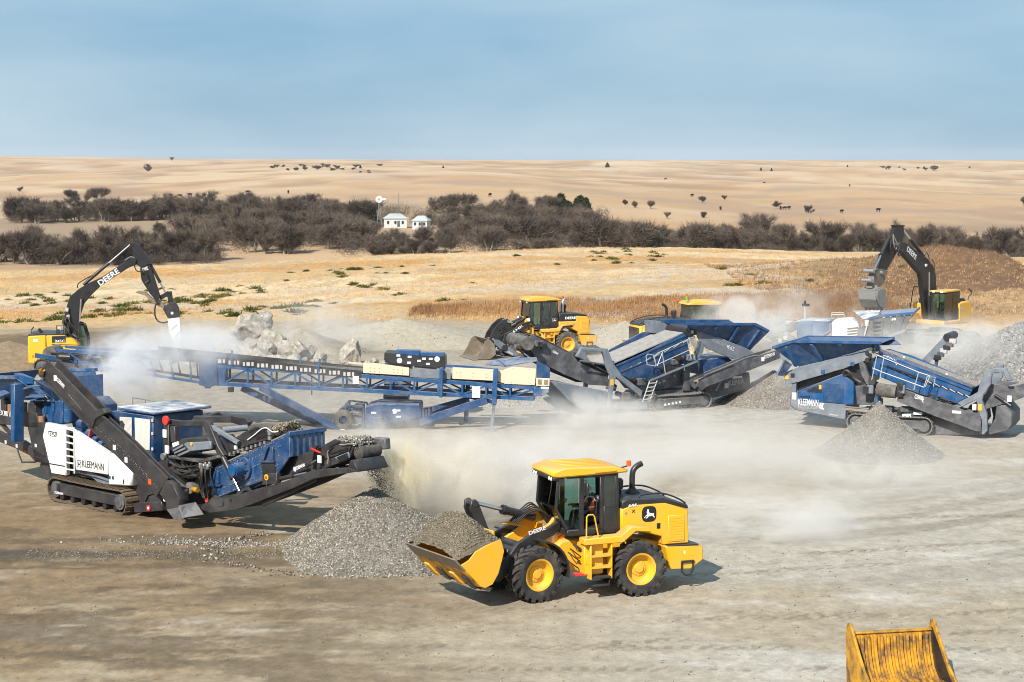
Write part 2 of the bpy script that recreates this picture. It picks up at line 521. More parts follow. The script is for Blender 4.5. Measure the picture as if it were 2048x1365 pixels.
_ang = np.concatenate([np.linspace(-180, -40, 29)[:-1], np.linspace(-40, -18, 23)[:-1], np.linspace(-18, 18, 421)[:-1], np.linspace(18, 40, 23)[:-1], np.linspace(40, 180, 29)[:-1]])
_dist = np.concatenate([np.linspace(0.5, 38, 20)[:-1], np.arange(38, 78, .2), np.arange(78, 128, .45), np.arange(128, 300, .55), np.geomspace(300, 11000, 190)])
A_, D_ = np.meshgrid(np.radians(_ang), _dist)
gx, gy = np.sin(A_) * D_, np.cos(A_) * D_
gz = height(gx, gy)
na, nd = len(_ang), len(_dist)
ii = np.arange(nd - 1)[:, None] * na + np.arange(na)[None, :]
jj = np.arange(nd - 1)[:, None] * na + (np.arange(na)[None, :] + 1) % na
gf = np.stack([ii, jj, jj + na, ii + na], -1).reshape(-1, 4)
ground = mesh_np('ground', np.stack([gx, gy, gz], -1).reshape(-1, 3), gf, None, None, True)
tag(ground, kind='structure')

def lerp(a, b, t): return a + (b - a) * t[..., None]
C = lambda *c: np.array(c)
def land_colour(x, y, z):
    d = np.hypot(x, y)
    n1 = fbm(x * .10, y * .14, 6, .6); n2 = fbm(x * .6, y * .9, 5, .65); n3 = fbm(x * 2.2, y * 2.8, 4, .65)
    fl = lerp(lerp(np.broadcast_to(C(.375, .305, .21), x.shape + (3,)), C(.415, .375, .31), sstep(-8, 10, x)), C(.375, .31, .22), sstep(.44, .62, n1) * .8)
    fl = lerp(fl, C(.50, .465, .41), sstep(.55, .72, fbm(x * .13 + 40, y * .32, 5, .6)) * .7)
    fl = lerp(fl, C(.395, .365, .325), sstep(78, 98, d) * .8)
    fl = fl * (0.93 + .14 * n3[..., None])
    # churned brown earth round the crusher on the left
    mud = sstep(5, -12, x) * (1 - sstep(66, 84, y) * .7) * sstep(.37, .56, n1 * .45 + n2 * .40 + n3 * .15 + .02)
    fl = lerp(fl, C(.235, .165, .095), mud * .95)
    dark = sstep(.49, .60, fbm(x * .22 + 70, y * .55 + 3, 6, .65)) * sstep(3, -9, x) * (1 - sstep(64, 76, y))
    fl = lerp(fl, C(.13, .095, .06), dark * .75)
    # wheel lanes sweeping in from the right behind the loader, and rutted tracks across the front
    ln = y - (57.5 + .026 * (x - 4) ** 2)
    lane = sstep(.50, .64, fbm(ln * .55 + 3, x * .05, 4, .6)) * sstep(5, 13, x) * np.exp(-((ln - 3) / 8.0) ** 2)
    fl = lerp(fl, C(.27, .235, .185), lane * .75)
    for k, (a0, a1, a2) in enumerate(((49.5, .05, .004), (46.8, -.04, .003), (53.0, -.10, .006), (63.5, .16, -.004), (56.0, .22, .004))):
        for off in (-1.05, 1.05):
            q = y - (a0 + a1 * x + a2 * x * x + off + (fbm(x * .15 + k, x * 0 + k, 2) - .5) * .8)
            tr = np.exp(-(q / .27) ** 4) * sstep(.40, .56, fbm(x * .25 + 9 * k, y * .3 + off, 3))
            tread = .55 + .45 * np.sign(np.sin((x + np.abs(q) * 1.2) * 14))
            fl = lerp(fl, C(.21, .165, .115), np.clip(tr * tread * .6, 0, 1))
    # strewn crushed stone between crusher and heap
    strew = np.exp(-(((x + 12.5) / 5.5) ** 2 + ((y - 59.6 + (x + 10) * .03) / .55) ** 2)) + .7 * np.exp(-(((x + 17) / 5) ** 2 + ((y - 59.4) / .8) ** 2))
    fl = lerp(fl, C(.085, .075, .062), np.clip(strew * (.3 + 1.1 * n2), 0, .95))
    # bank of bare earth at the quarry edge
    bank = sstep(112, 124, d) * (1 - sstep(134, 146, d))
    fl = lerp(fl, C(.33, .27, .19), bank * (.35 + .5 * n2))
    fl = lerp(fl, C(.17, .125, .08), bank * sstep(-24, -29, x))
    # dry prairie grass
    g1 = fbm(x * .045, y * .045, 5); g2 = fbm(x * .4, y * .22, 4, .6); g3 = fbm(x * .012 + 8, y * .012, 4)
    gr = lerp(np.broadcast_to(C(.53, .365, .185), x.shape + (3,)), C(.61, .47, .30), sstep(.42, .62, g1))
    gr = lerp(gr, C(.48, .265, .095), sstep(.50, .66, fbm(x * .03 + 31, y * .07, 4)) * .85)
    gr = lerp(gr, C(.40, .31, .21), sstep(.52, .7, g2) * .6)
    red = sstep(-8, 4, x) * (1 - sstep(27, 33, x)) * sstep(146, 150, y) * (1 - sstep(157, 163, y))
    red = np.clip(red + .9 * sstep(20, 32, x) * sstep(140, 148, y) * (1 - sstep(205, 225, y)) * (.55 + .6 * sstep(.4, .6, g1)), 0, 1)
    gr = lerp(gr, C(.20, .115, .065), red * (.65 + .35 * g2))
    mnd = np.exp(-(((x - 46) / 15) ** 2 + ((y - 186) / 26) ** 2) ** 1.5)
    gr = lerp(gr, C(.15, .09, .055), mnd * (.65 + .5 * g2))
    bare = (1 - mnd) * sstep(.55, .66, fbm(x * .05 + 77, y * .09 + 13, 4)) * (1 - sstep(230, 280, d))
    gr = lerp(gr, C(.50, .41, .31), bare * .8)
    # far pasture, pinker and paler
    f1 = fbm(x * .004 + 5, y * .0022, 5, .6); f2 = fbm(x * .02, y * .007 + 9, 5, .6)
    fa = lerp(np.broadcast_to(C(.50, .335, .195), x.shape + (3,)), C(.57, .42, .265), sstep(.42, .6, f1))
    fa = lerp(fa, C(.46, .285, .155), sstep(.5, .66, fbm(x * .006 + 50, y * .004, 5, .6)) * .8)
    fa = lerp(fa, C(.34, .25, .185), sstep(.50, .70, f2) * .6)
    wood = sstep(440, 480, y) * (1 - sstep(820, 900, y)) * sstep(.42, .6, fbm(x * .02 + 2, y * .012, 4))
    fa = lerp(fa, C(.30, .225, .15), wood * .8)
    # relief shading put into the colour: hollows darker and redder, ridges paler
    cell = 14.0 + d * .02
    lap = (height(x + cell, y, False) + height(x - cell, y, False) + height(x, y + cell * 2.2, False) + height(x, y - cell * 2.2, False)) * .25 - z
    hol = np.clip(lap / (cell * .016), -1, 1) * sstep(700, 1000, d) * sstep(.36, .5, fbm(x * .004 + 90, y * .003, 3))
    fa = lerp(fa, C(.34, .225, .145), np.clip(hol, 0, 1) * .75)
    fa = lerp(fa, C(.60, .475, .345), np.clip(-hol, 0, 1) * .55)
    out = lerp(fl, gr, sstep(132, 146, d + (n2 - .5) * 12))
    out = lerp(out, fa, sstep(300, 420, d))
    return out
_c = np.ones(gx.shape + (4,))
_c[..., :3] = land_colour(gx, gy, gz)
_at = ground.data.color_attributes.new('soil', 'FLOAT_COLOR', 'POINT')
_at.data.foreach_set('color', _c.astype(np.float32).ravel())

m, nt, b = _new('earth_and_prairie')
L = nt.links.new
at = nnode(nt, 'ShaderNodeAttribute', attribute_name='soil')
geo = nnode(nt, 'ShaderNodeNewGeometry')
fine = nnode(nt, 'ShaderNodeTexNoise', Scale=1.3, Detail=12.0, Roughness=0.72)
mp = nnode(nt, 'ShaderNodeMapping')
mp.inputs['Scale'].default_value = (1.25, 1.0, 1.0)
L(geo.outputs['Position'], mp.inputs['Vector'])
L(mp.outputs['Vector'], fine.inputs['Vector'])
fr = nnode(nt, 'ShaderNodeMapRange')
fr.inputs['From Min'].default_value = 0.32; fr.inputs['From Max'].default_value = 0.68
fr.inputs['To Min'].default_value = 0.72; fr.inputs['To Max'].default_value = 1.20
L(fine.outputs['Fac'], fr.inputs['Value'])
mulc = nnode(nt, 'ShaderNodeVectorMath', operation='MULTIPLY')
L(at.outputs['Color'], mulc.inputs[0]); L(fr.outputs[0], mulc.inputs[1])
# coarser clods and tyre-crumbled patches
clod = nnode(nt, 'ShaderNodeTexNoise', Scale=4.5, Detail=8.0, Roughness=0.8)
L(geo.outputs['Position'], clod.inputs['Vector'])
cr2 = nnode(nt, 'ShaderNodeMapRange')
cr2.inputs['From Min'].default_value = 0.36; cr2.inputs['From Max'].default_value = 0.60
cr2.inputs['To Min'].default_value = 0.84; cr2.inputs['To Max'].default_value = 1.04
L(clod.outputs['Fac'], cr2.inputs['Value'])
mul0 = nnode(nt, 'ShaderNodeVectorMath', operation='MULTIPLY')
L(mulc.outputs[0], mul0.inputs[0]); L(cr2.outputs[0], mul0.inputs[1])
# scattered pebbles and clods
vor = nnode(nt, 'ShaderNodeTexVoronoi', Scale=5.5)
L(geo.outputs['Position'], vor.inputs['Vector'])
pb = nnode(nt, 'ShaderNodeMapRange')
pb.inputs['From Min'].default_value = 0.05; pb.inputs['From Max'].default_value = 0.14
pb.inputs['To Min'].default_value = 0.55; pb.inputs['To Max'].default_value = 1.0
L(vor.outputs['Distance'], pb.inputs['Value'])
mul2 = nnode(nt, 'ShaderNodeVectorMath', operation='MULTIPLY')
L(mul0.outputs[0], mul2.inputs[0]); L(pb.outputs[0], mul2.inputs[1])
L(mul2.outputs[0], b.inputs['Base Color'])
b.inputs['Roughness'].default_value = 0.95
b.inputs['Specular IOR Level'].default_value = 0.15
bp = nnode(nt, 'ShaderNodeBump', Strength=0.45, Distance=0.12)
L(fine.outputs['Fac'], bp.inputs['Height'])
L(bp.outputs[0], b.inputs['Normal'])
ground.data.materials.append(m)

# ------------------------------------------------------------------ shared machine pieces
def place(o, u, v, rot):
    """set a part that swings about an upright pin in its machine"""
    o.location = (u, v, 0)
    o.rotation_euler = (0, 0, R(rot))
    return o

def tyre_shape(r, wd, lugs=19, face_side=-1):
    s = Shape()
    h = wd / 2
    prof = [(-h * .78, r * .56), (-h * .98, r * .66), (-h * 1.0, r * .82), (-h * .90, r * .89), (-h * .6, r * .905), (0, r * .91),
            (h * .6, r * .905), (h * .90, r * .89), (h * 1.0, r * .82), (h * .98, r * .66), (h * .78, r * .56)]
    s.lathe((0, 0, 0), (0, 1, 0), prof, 40)
    def pt(t, v, rr): return (rr * math.sin(t), v, rr * math.cos(t))
    for i in range(lugs):
        for side in (-1, 1):
            t0 = 2 * PI * (i + (.5 if side > 0 else 0)) / lugs
            a = 2 * PI / lugs * .56
            sk = 2 * PI / lugs * .75
            lo, hi = [], []
            for (dt, v) in ((0, h * .05), (a, h * .05), (a + sk, h * .93), (sk, h * .93)):
                lo.append(pt(t0 + dt, v * side, r * .87)); hi.append(pt(t0 + dt, v * side, r * (1.0 if v < h * .5 else .985)))
            s.hexa(lo, hi)
            lo, hi = [], []
            for (dt, v, rr) in ((sk, h * .93, .985), (sk + a * .8, h * .93, .985), (sk + a * .9, h * 1.0, .84), (sk + a * .2, h * 1.0, .84)):
                lo.append(pt(t0 + dt, v * side * .95, r * rr * .97)); hi.append(pt(t0 + dt, v * side * 1.03, r * rr))
            s.hexa(lo, hi)
    return s

def rim_shape(r, wd, face=-1):
    """dished rim with hub, open side towards `face`"""
    s = Shape()
    h = wd / 2
    q = r * .58
    prof = [(-h * .80, q * 1.02), (-h * .86, q * 1.0), (-h * .80, q * .90), (-h * .45, q * .80), (-h * .12, q * .74), (-h * .10, q * .52),
            (-h * .22, q * .48), (-h * .26, q * .30), (-h * .42, q * .26), (-h * .44, 0.001)]
    if face > 0: prof = [(-a, b) for a, b in prof]
    s.lathe((0, 0, 0), (0, 1, 0), prof, 32)
    for i in range(12):
        t = 2 * PI * i / 12
        c = Vector((q * .39 * math.sin(t), face * h * .2, q * .39 * math.cos(t)))
        s.cyl(c, c + Vector((0, face * h * .09, 0)), q * .035, 6)
    return s

_wheel_cache = {}
def wheel(root, u, v, r, wd, tyre_mat, rim_mat, steer=0.0):
    face = -1 if v < 0 else 1
    key = (r, wd, tyre_mat, rim_mat, face)
    if key not in _wheel_cache:
        _wheel_cache[key] = (rim_shape(r, wd, face).mesh('wheel'), tyre_shape(r, wd).mesh('tyre'))
    rm, tm = _wheel_cache[key]
    w = link_mesh('wheel', rm, rim_mat, root)
    w.location = (u, v, r)
    t = link_mesh('tyre', tm, tyre_mat, w)
    return w

def track(root, u0, u1, rad, v0, v1, shoe_mat, frame_mat, pitch=0.19, inner=None, sag=0.02):
    """crawler: side frame with rollers, and every shoe of the chain a piece of its own"""
    vc = (v0 + v1) / 2
    L = u1 - u0 - 2 * rad
    s = Shape()
    s.prism([(u0 + rad * 1.1, rad * .62), (u1 - rad * 1.15, rad * .62), (u1 - rad * 1.15, rad * 1.52), (u0 + rad * 1.1, rad * 1.52)], v0 + .06, v1 - .1)
    fr = s.obj('track_frame', frame_mat, root, .02)
    for k in range(6):
        uu = u0 + rad + L * (k + .5) / 6
        q = Shape().cyl((uu, v0 + .1, rad * .42), (uu, v1 - .1, rad * .42), rad * .27, 10)
        q.obj('track_roller', 'black', fr)
    Shape().cyl((u1 - rad, v0 + .03, rad), (u1 - rad, v1 - .05, rad), rad * .62, 18).cyl((u1 - rad, v0 + .0, rad), (u1 - rad, v0 + .05, rad), rad * .42, 14).obj('drive_sprocket', 'charcoal_dusty', fr)
    Shape().cyl((u0 + rad, v0 + .06, rad), (u0 + rad, v1 - .06, rad), rad * .66, 18).obj('idler_wheel', 'charcoal_dusty', fr)
    per = 2 * L + 2 * PI * rad
    n = int(per / pitch)
    me = Shape().box(-pitch * .46, pitch * .46, v0 - vc, v1 - vc, -.055, -.012).box(-pitch * .30, -pitch * .16, v0 - vc, v1 - vc, -.012, .03).mesh('track_shoe', 0, 0)
    for i in range(n):
        p = per * (i + .3) / n
        if p < L: u, w, a = u0 + rad + p, 2 * rad - sag * math.sin(PI * p / L), 0
        elif p < L + PI * rad:
            t = (p - L) / rad; u, w, a = u1 - rad + rad * math.sin(t), rad + rad * math.cos(t), t
        elif p < 2 * L + PI * rad: u, w, a = u1 - rad - (p - L - PI * rad), 0.0, PI
        else:
            t = (p - 2 * L - PI * rad) / rad; u, w, a = u0 + rad - rad * math.sin(t), rad - rad * math.cos(t), PI + t
        o = link_mesh('track_shoe', me, None, fr)
        if not me.materials: me.materials.append(M[shoe_mat])
        o.matrix_local = Matrix.Translation((u, vc, w)) @ Matrix.Rotation(a, 4, 'Y')
    return fr

def ladder(root, p0, p1, q0, q1, n, mat, r=0.025, name='ladder'):
    """stiles p0-p1 and q0-q1 with n rungs"""
    o = Shape().tube([p0, p1], r, 6).tube([q0, q1], r, 6).obj(name, mat, root)
    for i in range(n):
        t = (i + .5) / n
        a = Vector(p0).lerp(Vector(p1), t); b_ = Vector(q0).lerp(Vector(q1), t)
        Shape().beam(a, b_, r * 2.6, r * 1.4).obj('rung', mat, o)
    return o

def ram(root, a, b, r, split=0.55, body='black', rod='chrome', name='hydraulic_ram'):
    a, b = Vector(a), Vector(b)
    m_ = a.lerp(b, split)
    o = Shape().cyl(a, m_, r, 12).cyl(m_ - (m_ - a).normalized() * r * 1.2, m_, r * 1.18, 12).obj(name, body, root)
    Shape().cyl(m_, b, r * .52, 10).obj('ram_rod', rod, o)
    return o

def hose(root, pts, r=0.022, mat='hose', name='hose'):
    return Shape().tube(curve_pts(pts, 14), r, 5).obj(name, mat, root)

DEER = [(.05, .30), (.16, .36), (.22, .45), (.32, .52), (.34, .66), (.28, .68), (.27, .73), (.36, .76), (.33, .88), (.38, .95), (.40, .82),
        (.46, .93), (.49, .90), (.45, .78), (.47, .72), (.52, .64), (.70, .60), (.84, .60), (.92, .52), (.88, .40), (.97, .28), (.92, .24),
        (.80, .36), (.74, .42), (.58, .38), (.46, .38), (.36, .28), (.24, .20), (.20, .24), (.33, .34), (.36, .40), (.28, .42), (.18, .32), (.07, .25)]
def deer_badge(root, u, w, size, v, flip=False, ring=False):
    h = size / 2
    def rr(k, n=6, sq=.62):
        return [(u + k * h * math.copysign(abs(math.cos(t)) ** sq, math.cos(t)), w + k * h * math.copysign(abs(math.sin(t)) ** sq, math.sin(t)))
                for t in [2 * PI * (i + .5) / (n * 4) for i in range(n * 4)]]
    e = Shape().prism(rr(1.0), v - .004, v - .001).obj('emblem', 'white_mark' if ring else 'black_mark', root, smooth=0)
    Shape().prism(rr(.93), v - .007, v - .0045).obj('emblem_field', 'black_mark', e, smooth=0)
    d = [((-(x - .5) if flip else (x - .5)) * size * .82 + u, (y - .55) * size * .82 + w) for x, y in DEER]
    Shape().prism(d, v - .012, v - .0075).obj('emblem_figure', 'white_mark', e, smooth=0)
    return e

def person(label, loc, rotz, vest, hat='hat', group=None, scale=1.0):
    """seated operator facing -u, hands forward on the controls"""
    root = thing('person', label, 'person', loc, rotz, group)
    V = []; E = []; W = []
    def chain(pts, start=None):
        last = start
        for (x, y, z, r) in pts:
            V.append((x * scale, y * scale, z * scale)); W.append(r * scale)
            if last is not None: E.append((last, len(V) - 1))
            last = len(V) - 1
        return last
    chain([(0, 0, .08, .15)])
    chest = chain([(0.02, 0, .26, .145), (.0, 0, .44, .16)], 0)
    chain([(-.01, 0, .56, .075), (-.03, 0, .64, .062), (-.045, 0, .72, .095), (-.04, 0, .80, .085)], chest)
    for sd in (-1, 1):
        h_ = chain([(-.01, sd * .19, .47, .068), (-.14, sd * .25, .27, .052), (-.38, sd * .17, .30, .040), (-.45, sd * .16, .31, .040), (-.50, sd * .155, .31, .036)], chest)
        for k in range(4):
            y = sd * (.125 + .02 * k)
            chain([(-.545, y, .32, .0105), (-.56, y, .295, .010), (-.545, y, .275, .009)], h_)
        chain([(-.49, sd * .115, .33, .011), (-.53, sd * .105, .325, .010)], h_)
        chain([(-.20, sd * .12, .10, .092), (-.44, sd * .14, .11, .068), (-.50, sd * .14, -.14, .056), (-.53, sd * .14, -.32, .042), (-.64, sd * .14, -.36, .042)], 0)
    me = bpy.data.meshes.new('body')
    me.from_pydata(V, E, [])
    o = bpy.data.objects.new('body', me)
    COL.objects.link(o)
    md = o.modifiers.new('skin', 'SKIN')
    for i, r in enumerate(W): me.skin_vertices[0].data[i].radius = (r, r)
    me.skin_vertices[0].data[0].use_root = True
    o.modifiers.new('sub', 'SUBSURF').levels = 1
    bm_ = bpy.data.meshes.new_from_object(o.evaluated_get(bpy.context.evaluated_depsgraph_get()))
    bpy.data.objects.remove(o)
    bm_.shade_smooth()
    for k in ('shirt', 'skin', 'denim'): bm_.materials.append(M[k])
    for p in bm_.polygons:
        c = p.center / scale
        p.material_index = 1 if (c.z > .58 or c.x < -.42 and c.z > .2) else (2 if c.z < .17 else 0)
    ob = bpy.data.objects.new('body', bm_)
    COL.objects.link(ob); ob.parent = root
    s = scale
    vs_ = Shape().lathe((0.005, 0, 0), (0, 0, 1), [(.16 * s, .175 * s), (.30 * s, .18 * s), (.44 * s, .195 * s), (.53 * s, .13 * s)], 16)
    vo = vs_.obj('vest', vest, root)
    for z in (.24, .38): Shape().lathe((0.005, 0, 0), (0, 0, 1), [(z * s, .187 * s), ((z + .045) * s, .194 * s)], 16).obj('vest_stripe', 'vest_stripe', vo)
    for sd in (-1, 1): Shape().tube([(-.17 * s, sd * .09 * s, .42 * s), (-.10 * s, sd * .11 * s, .55 * s), (.10 * s, sd * .11 * s, .55 * s), (.18 * s, sd * .09 * s, .42 * s)], .022 * s, 5).obj('vest_stripe', 'vest_stripe', vo)
    Shape().lathe((-.045 * s, 0, 0), (0, 0, 1), [(.765 * s, .15 * s), (.78 * s, .125 * s), (.83 * s, .115 * s), (.875 * s, .08 * s), (.89 * s, 0.001)], 16).obj('hard_hat', hat, root)
    # face: nose, eyes, ears
    Shape().cyl((-.13 * s, 0, .70 * s), (-.16 * s, 0, .695 * s), .022 * s, 6, .008 * s).cyl((-.05 * s, -.1 * s, .71 * s), (-.05 * s, .1 * s, .71 * s), .028 * s, 8).obj('face', 'skin', root)
    Shape().cyl((-.132 * s, -.04 * s, .735 * s), (-.139 * s, -.04 * s, .735 * s), .012 * s, 6).cyl((-.132 * s, .04 * s, .735 * s), (-.139 * s, .04 * s, .735 * s), .012 * s, 6).obj('eye', 'black_mark', root)
    return root

_stone_base = None
def stones(n, fn, smin, smax, mat, name, parent=None, seed=1, flat=.7):
    """n broken stones as one mesh; fn(rng, n) gives their centres (and optionally the normal lift)"""
    rng = np.random.RandomState(seed)
    t = (1 + 5 ** .5) / 2
    base = np.array([(1, 1, 1), (-1, -1, 1), (-1, 1, -1), (1, -1, -1), (1.1, 0, -.4), (-.3, 1.1, .2), (0, -.5, 1.0), (-.9, -.2, -.6)]) * .62
    tri = None
    global _stone_base
    if _stone_base is None:
        bm = bmesh.new()
        for p in base: bm.verts.new(p)
        r_ = bmesh.ops.convex_hull(bm, input=bm.verts)
        bmesh.ops.triangulate(bm, faces=bm.faces)
        bm.verts.ensure_lookup_table(); bm.verts.index_update()
        _stone_base = (np.array([v.co[:] for v in bm.verts]), np.array([[v.index for v in f.verts] for f in bm.faces]))
        bm.free()
    bv, bf = _stone_base
    c = fn(rng, n)
    n = len(c)
    sc_ = np.exp(rng.uniform(math.log(smin), math.log(smax), n))
    q = rng.normal(size=(n, 4)); q /= np.linalg.norm(q, axis=1)[:, None]
    w, x, y, z = q.T
    Rm = np.stack([np.stack([1 - 2 * (y * y + z * z), 2 * (x * y - z * w), 2 * (x * z + y * w)], -1),
                   np.stack([2 * (x * y + z * w), 1 - 2 * (x * x + z * z), 2 * (y * z - x * w)], -1),
                   np.stack([2 * (x * z - y * w), 2 * (y * z + x * w), 1 - 2 * (x * x + y * y)], -1)], 1)
    an = np.stack([np.ones(n), rng.uniform(.6, 1, n), rng.uniform(.45, .9, n)], -1)
    loc_ = bv[None] * an[:, None, :] * sc_[:, None, None] * .5
    P_ = np.einsum('nij,nkj->nki', Rm, loc_) + c[:, None, :]
    k = len(bv)
    F_ = (bf[None] + (np.arange(n) * k)[:, None, None]).reshape(-1, 3)
    o = mesh_np(name, P_.reshape(-1, 3), F_, mat, parent)
    col = np.repeat(rng.rand(n), k)
    at_ = o.data.color_attributes.new('tone', 'FLOAT_COLOR', 'POINT')
    at_.data.foreach_set('color', np.stack([col, col, col, np.ones_like(col)], -1).astype(np.float32).ravel())
    return o

def stone_mat(name, dark, light, pale):
    m, nt, b = _new(name)
    L = nt.links.new
    at = nnode(nt, 'ShaderNodeAttribute', attribute_name='tone')
    cr = nnode(nt, 'ShaderNodeValToRGB')
    e = cr.color_ramp.elements
    e[0].position = 0; e[0].color = (*dark, 1)
    e[1].position = 1; e[1].color = (*pale, 1)
    k = e.new(.62); k.color = (*light, 1)
    sp = nnode(nt, 'ShaderNodeSeparateColor')
    L(at.outputs['Color'], sp.inputs[0])
    L(sp.outputs[0], cr.inputs['Fac'])
    L(cr.outputs[0], b.inputs['Base Color'])
    b.inputs['Roughness'].default_value = .9
    b.inputs['Specular IOR Level'].default_value = .25
    return m
M['gravel'] = stone_mat('crushed_grey_stone', (.12, .11, .095), (.25, .235, .205), (.52, .50, .46))
M['gravel_brown'] = stone_mat('crushed_brown_stone', (.085, .072, .05), (.19, .16, .11), (.36, .32, .25))
M['gravel_pale'] = stone_mat('crushed_pale_stone', (.22, .21, .195), (.36, .345, .32), (.55, .53, .50))
def rock_mat(name, a, c):
    m, nt, b = _new(name)
    L = nt.links.new
    tc = nnode(nt, 'ShaderNodeTexCoord')
    n = nnode(nt, 'ShaderNodeTexNoise', Scale=3.0, Detail=9.0, Roughness=.7)
    L(tc.outputs['Object'], n.inputs['Vector'])
    mx = nnode(nt, 'ShaderNodeMixRGB')
    mx.inputs['Color1'].default_value = (*a, 1); mx.inputs['Color2'].default_value = (*c, 1)
    r = nnode(nt, 'ShaderNodeMapRange'); r.inputs['From Min'].default_value = .38; r.inputs['From Max'].default_value = .62
    L(n.outputs['Fac'], r.inputs['Value']); L(r.outputs[0], mx.inputs['Fac']); L(mx.outputs[0], b.inputs['Base Color'])
    bp = nnode(nt, 'ShaderNodeBump', Strength=.7, Distance=.1); L(n.outputs['Fac'], bp.inputs['Height']); L(bp.outputs[0], b.inputs['Normal'])
    b.inputs['Roughness'].default_value = .95
    return m
M['heap'] = rock_mat('fine_grey_grit', (.15, .135, .115), (.24, .22, .19))
M['heap_brown'] = rock_mat('fine_brown_grit', (.11, .092, .065), (.18, .152, .11))
M['heap_pale'] = rock_mat('fine_pale_grit', (.27, .26, .24), (.36, .345, .32))
M['rock'] = rock_mat('broken_limestone', (.20, .175, .14), (.46, .425, .365))
M['rock_dark'] = rock_mat('earthy_limestone', (.17, .135, .08), (.38, .33, .25))

# ------------------------------------------------------------------ wheel loaders
def loader_rear(root, kind):
    """rear frame with engine, cab and rear wheels; kind 'new' or 'old'"""
    ym = 'yellow' if kind == 'new' else 'yellow_dusty'
    tm = 'rubber' if kind == 'new' else 'rubber_dusty'
    for v in (-1.0, 1.0): wheel(root, 1.6, v, .80, .60, tm, ym)
    Shape().cyl((1.6, -.8, .8), (1.6, .8, .8), .2, 12).box(1.3, 1.9, -.3, .3, .5, 1.1).obj('rear_axle', ym, root)
    if kind == 'new':
        hood = [(1.16, 1.75), (1.16, 2.5), (1.5, 2.6), (2.52, 2.6), (3.27, 2.37), (3.31, 1.36), (2.45, 1.37), (2.45, 1.62), (1.8, 1.80), (1.4, 1.75)]
        cover = [(1.16, 2.503), (1.16, 2.74), (1.4, 2.78), (2.52, 2.74), (3.26, 2.50), (3.29, 2.373), (2.52, 2.603), (1.5, 2.603)]
    else:
        hood = [(1.16, 1.75), (1.16, 2.22), (2.3, 2.22), (2.3, 2.56), (3.05, 2.52), (3.25, 2.30), (3.31, 1.36), (2.45, 1.37), (2.45, 1.55), (1.8, 1.80), (1.4, 1.75)]
        cover = [(1.16, 2.223), (1.16, 2.72), (2.36, 2.72), (3.02, 2.62), (3.1, 2.523), (2.303, 2.563), (2.303, 2.223)]
    h = Shape().prism(hood, -.85, .85).obj('engine_hood', ym, root, .03)
    Shape().prism(cover, -.86, .86).obj('hood_cover', 'black', root, .03)
    Shape().box(2.62, 3.16, -.875, -.83, 1.44, 2.22).obj('side_grille', ym, h, .015)
    for k in range(9): Shape().box(2.68, 3.10, -.883, -.874, 1.50 + k * .078, 1.535 + k * .078).obj('grille_slat', ym, h)
    Shape().box(2.62, 3.16, .83, .875, 1.44, 2.22).obj('side_grille', ym, h, .015)
    Shape().box(3.30, 3.34, -.7, .7, 1.45, 2.25).obj('radiator_grille', 'black', h, .01)
    if kind == 'new':
        for v in (-.72, .72):
            Shape().tube(curve_pts([(1.75, v, 2.76), (1.85, v, 2.86), (2.5, v, 2.86), (3.0, v, 2.68), (3.25, v, 2.52)], 16), .028, 6).obj('hood_rail', 'black', root)
    # counterweight with step loop
    c = Shape().prism([(2.48, 1.355), (3.68, 1.29), (3.70, .88), (3.28, .62), (2.62, .66)], -1.02, 1.02).obj('counterweight', ym, root, .03)
    Shape().box(2.55, 3.55, -1.0, -.6, 1.32, 1.352).obj('counterweight_deck', 'black', c)
    for v in (-.98, .98):
        Shape().tube([(3.0, v * 1.05, .86), (3.0, v * 1.05, .58), (3.12, v * 1.05, .46), (3.28, v * 1.05, .48), (3.36, v * 1.05, .62), (3.36, v * 1.05, .86)], .032, 7).obj('step_loop', 'black', c)
        Shape().box(2.98, 3.38, v * 1.05 - .05, v * 1.05 + .05, .84, .90).obj('step_plate', 'black', c)
    Shape().box(3.05, 3.4, -1.026, -1.018, 1.02, 1.2).obj('reflector_panel', ym, c, .004)
    Shape().box(3.06, 3.11, -1.03, -1.02, 1.1, 1.18).obj('sticker', 'sticker', c)
    # deck and rear wing
    for sd in (-1, 1):
        a, b_ = sorted((sd * .86, sd * 1.27))
        Shape().prism([(-.18, 1.62), (-.18, 1.80), (.95, 1.82), (1.30, 2.06), (1.85, 2.0), (1.92, 1.86), (1.42, 1.92), (1.02, 1.62)], a, b_).obj('rear_wing', ym, root, .02)
        if kind == 'old':
            Shape().prism([(1.05, 1.70), (1.25, 1.98), (1.9, 2.02), (1.95, 1.9), (1.35, 1.88), (1.15, 1.64)], sd * 1.275 if sd < 0 else 1.272, sd * 1.29 if sd > 0 else -1.272).obj('wing_edge', 'black', root)
    # chassis between the axles
    Shape().prism([(-.9, .75), (1.2, .70), (2.6, .66), (2.6, 1.38), (1.2, 1.70), (-.5, 1.62), (-.9, 1.3)], -.45, .45).obj('chassis', ym, root, .03)
    b_ = Shape().box(-.1, .5, -1.05, -.5, .72, 1.6).obj('tank_box', ym, root, .03)
    Shape().box(-.05, .2, -1.07, -1.045, 1.02, 1.3).obj('access_panel', ym, b_, .01)
    st = Shape().box(.02, .07, -1.22, -.95, .60, 1.62).box(.66, .71, -1.22, -.95, .60, 1.62).obj('step_frame', ym, root, .01)
    for w in (.62, .92, 1.25): Shape().box(.07, .66, -1.24, -.95, w, w + .05).obj('step', ym if w > .7 else 'black', st)
    Shape().tube([(.04, -1.15, .6), (.08, -1.15, .42), (.62, -1.15, .42), (.68, -1.15, .6)], .022, 6).box(.08, .62, -1.22, -1.08, .40, .43).obj('hanging_step', 'black', st)
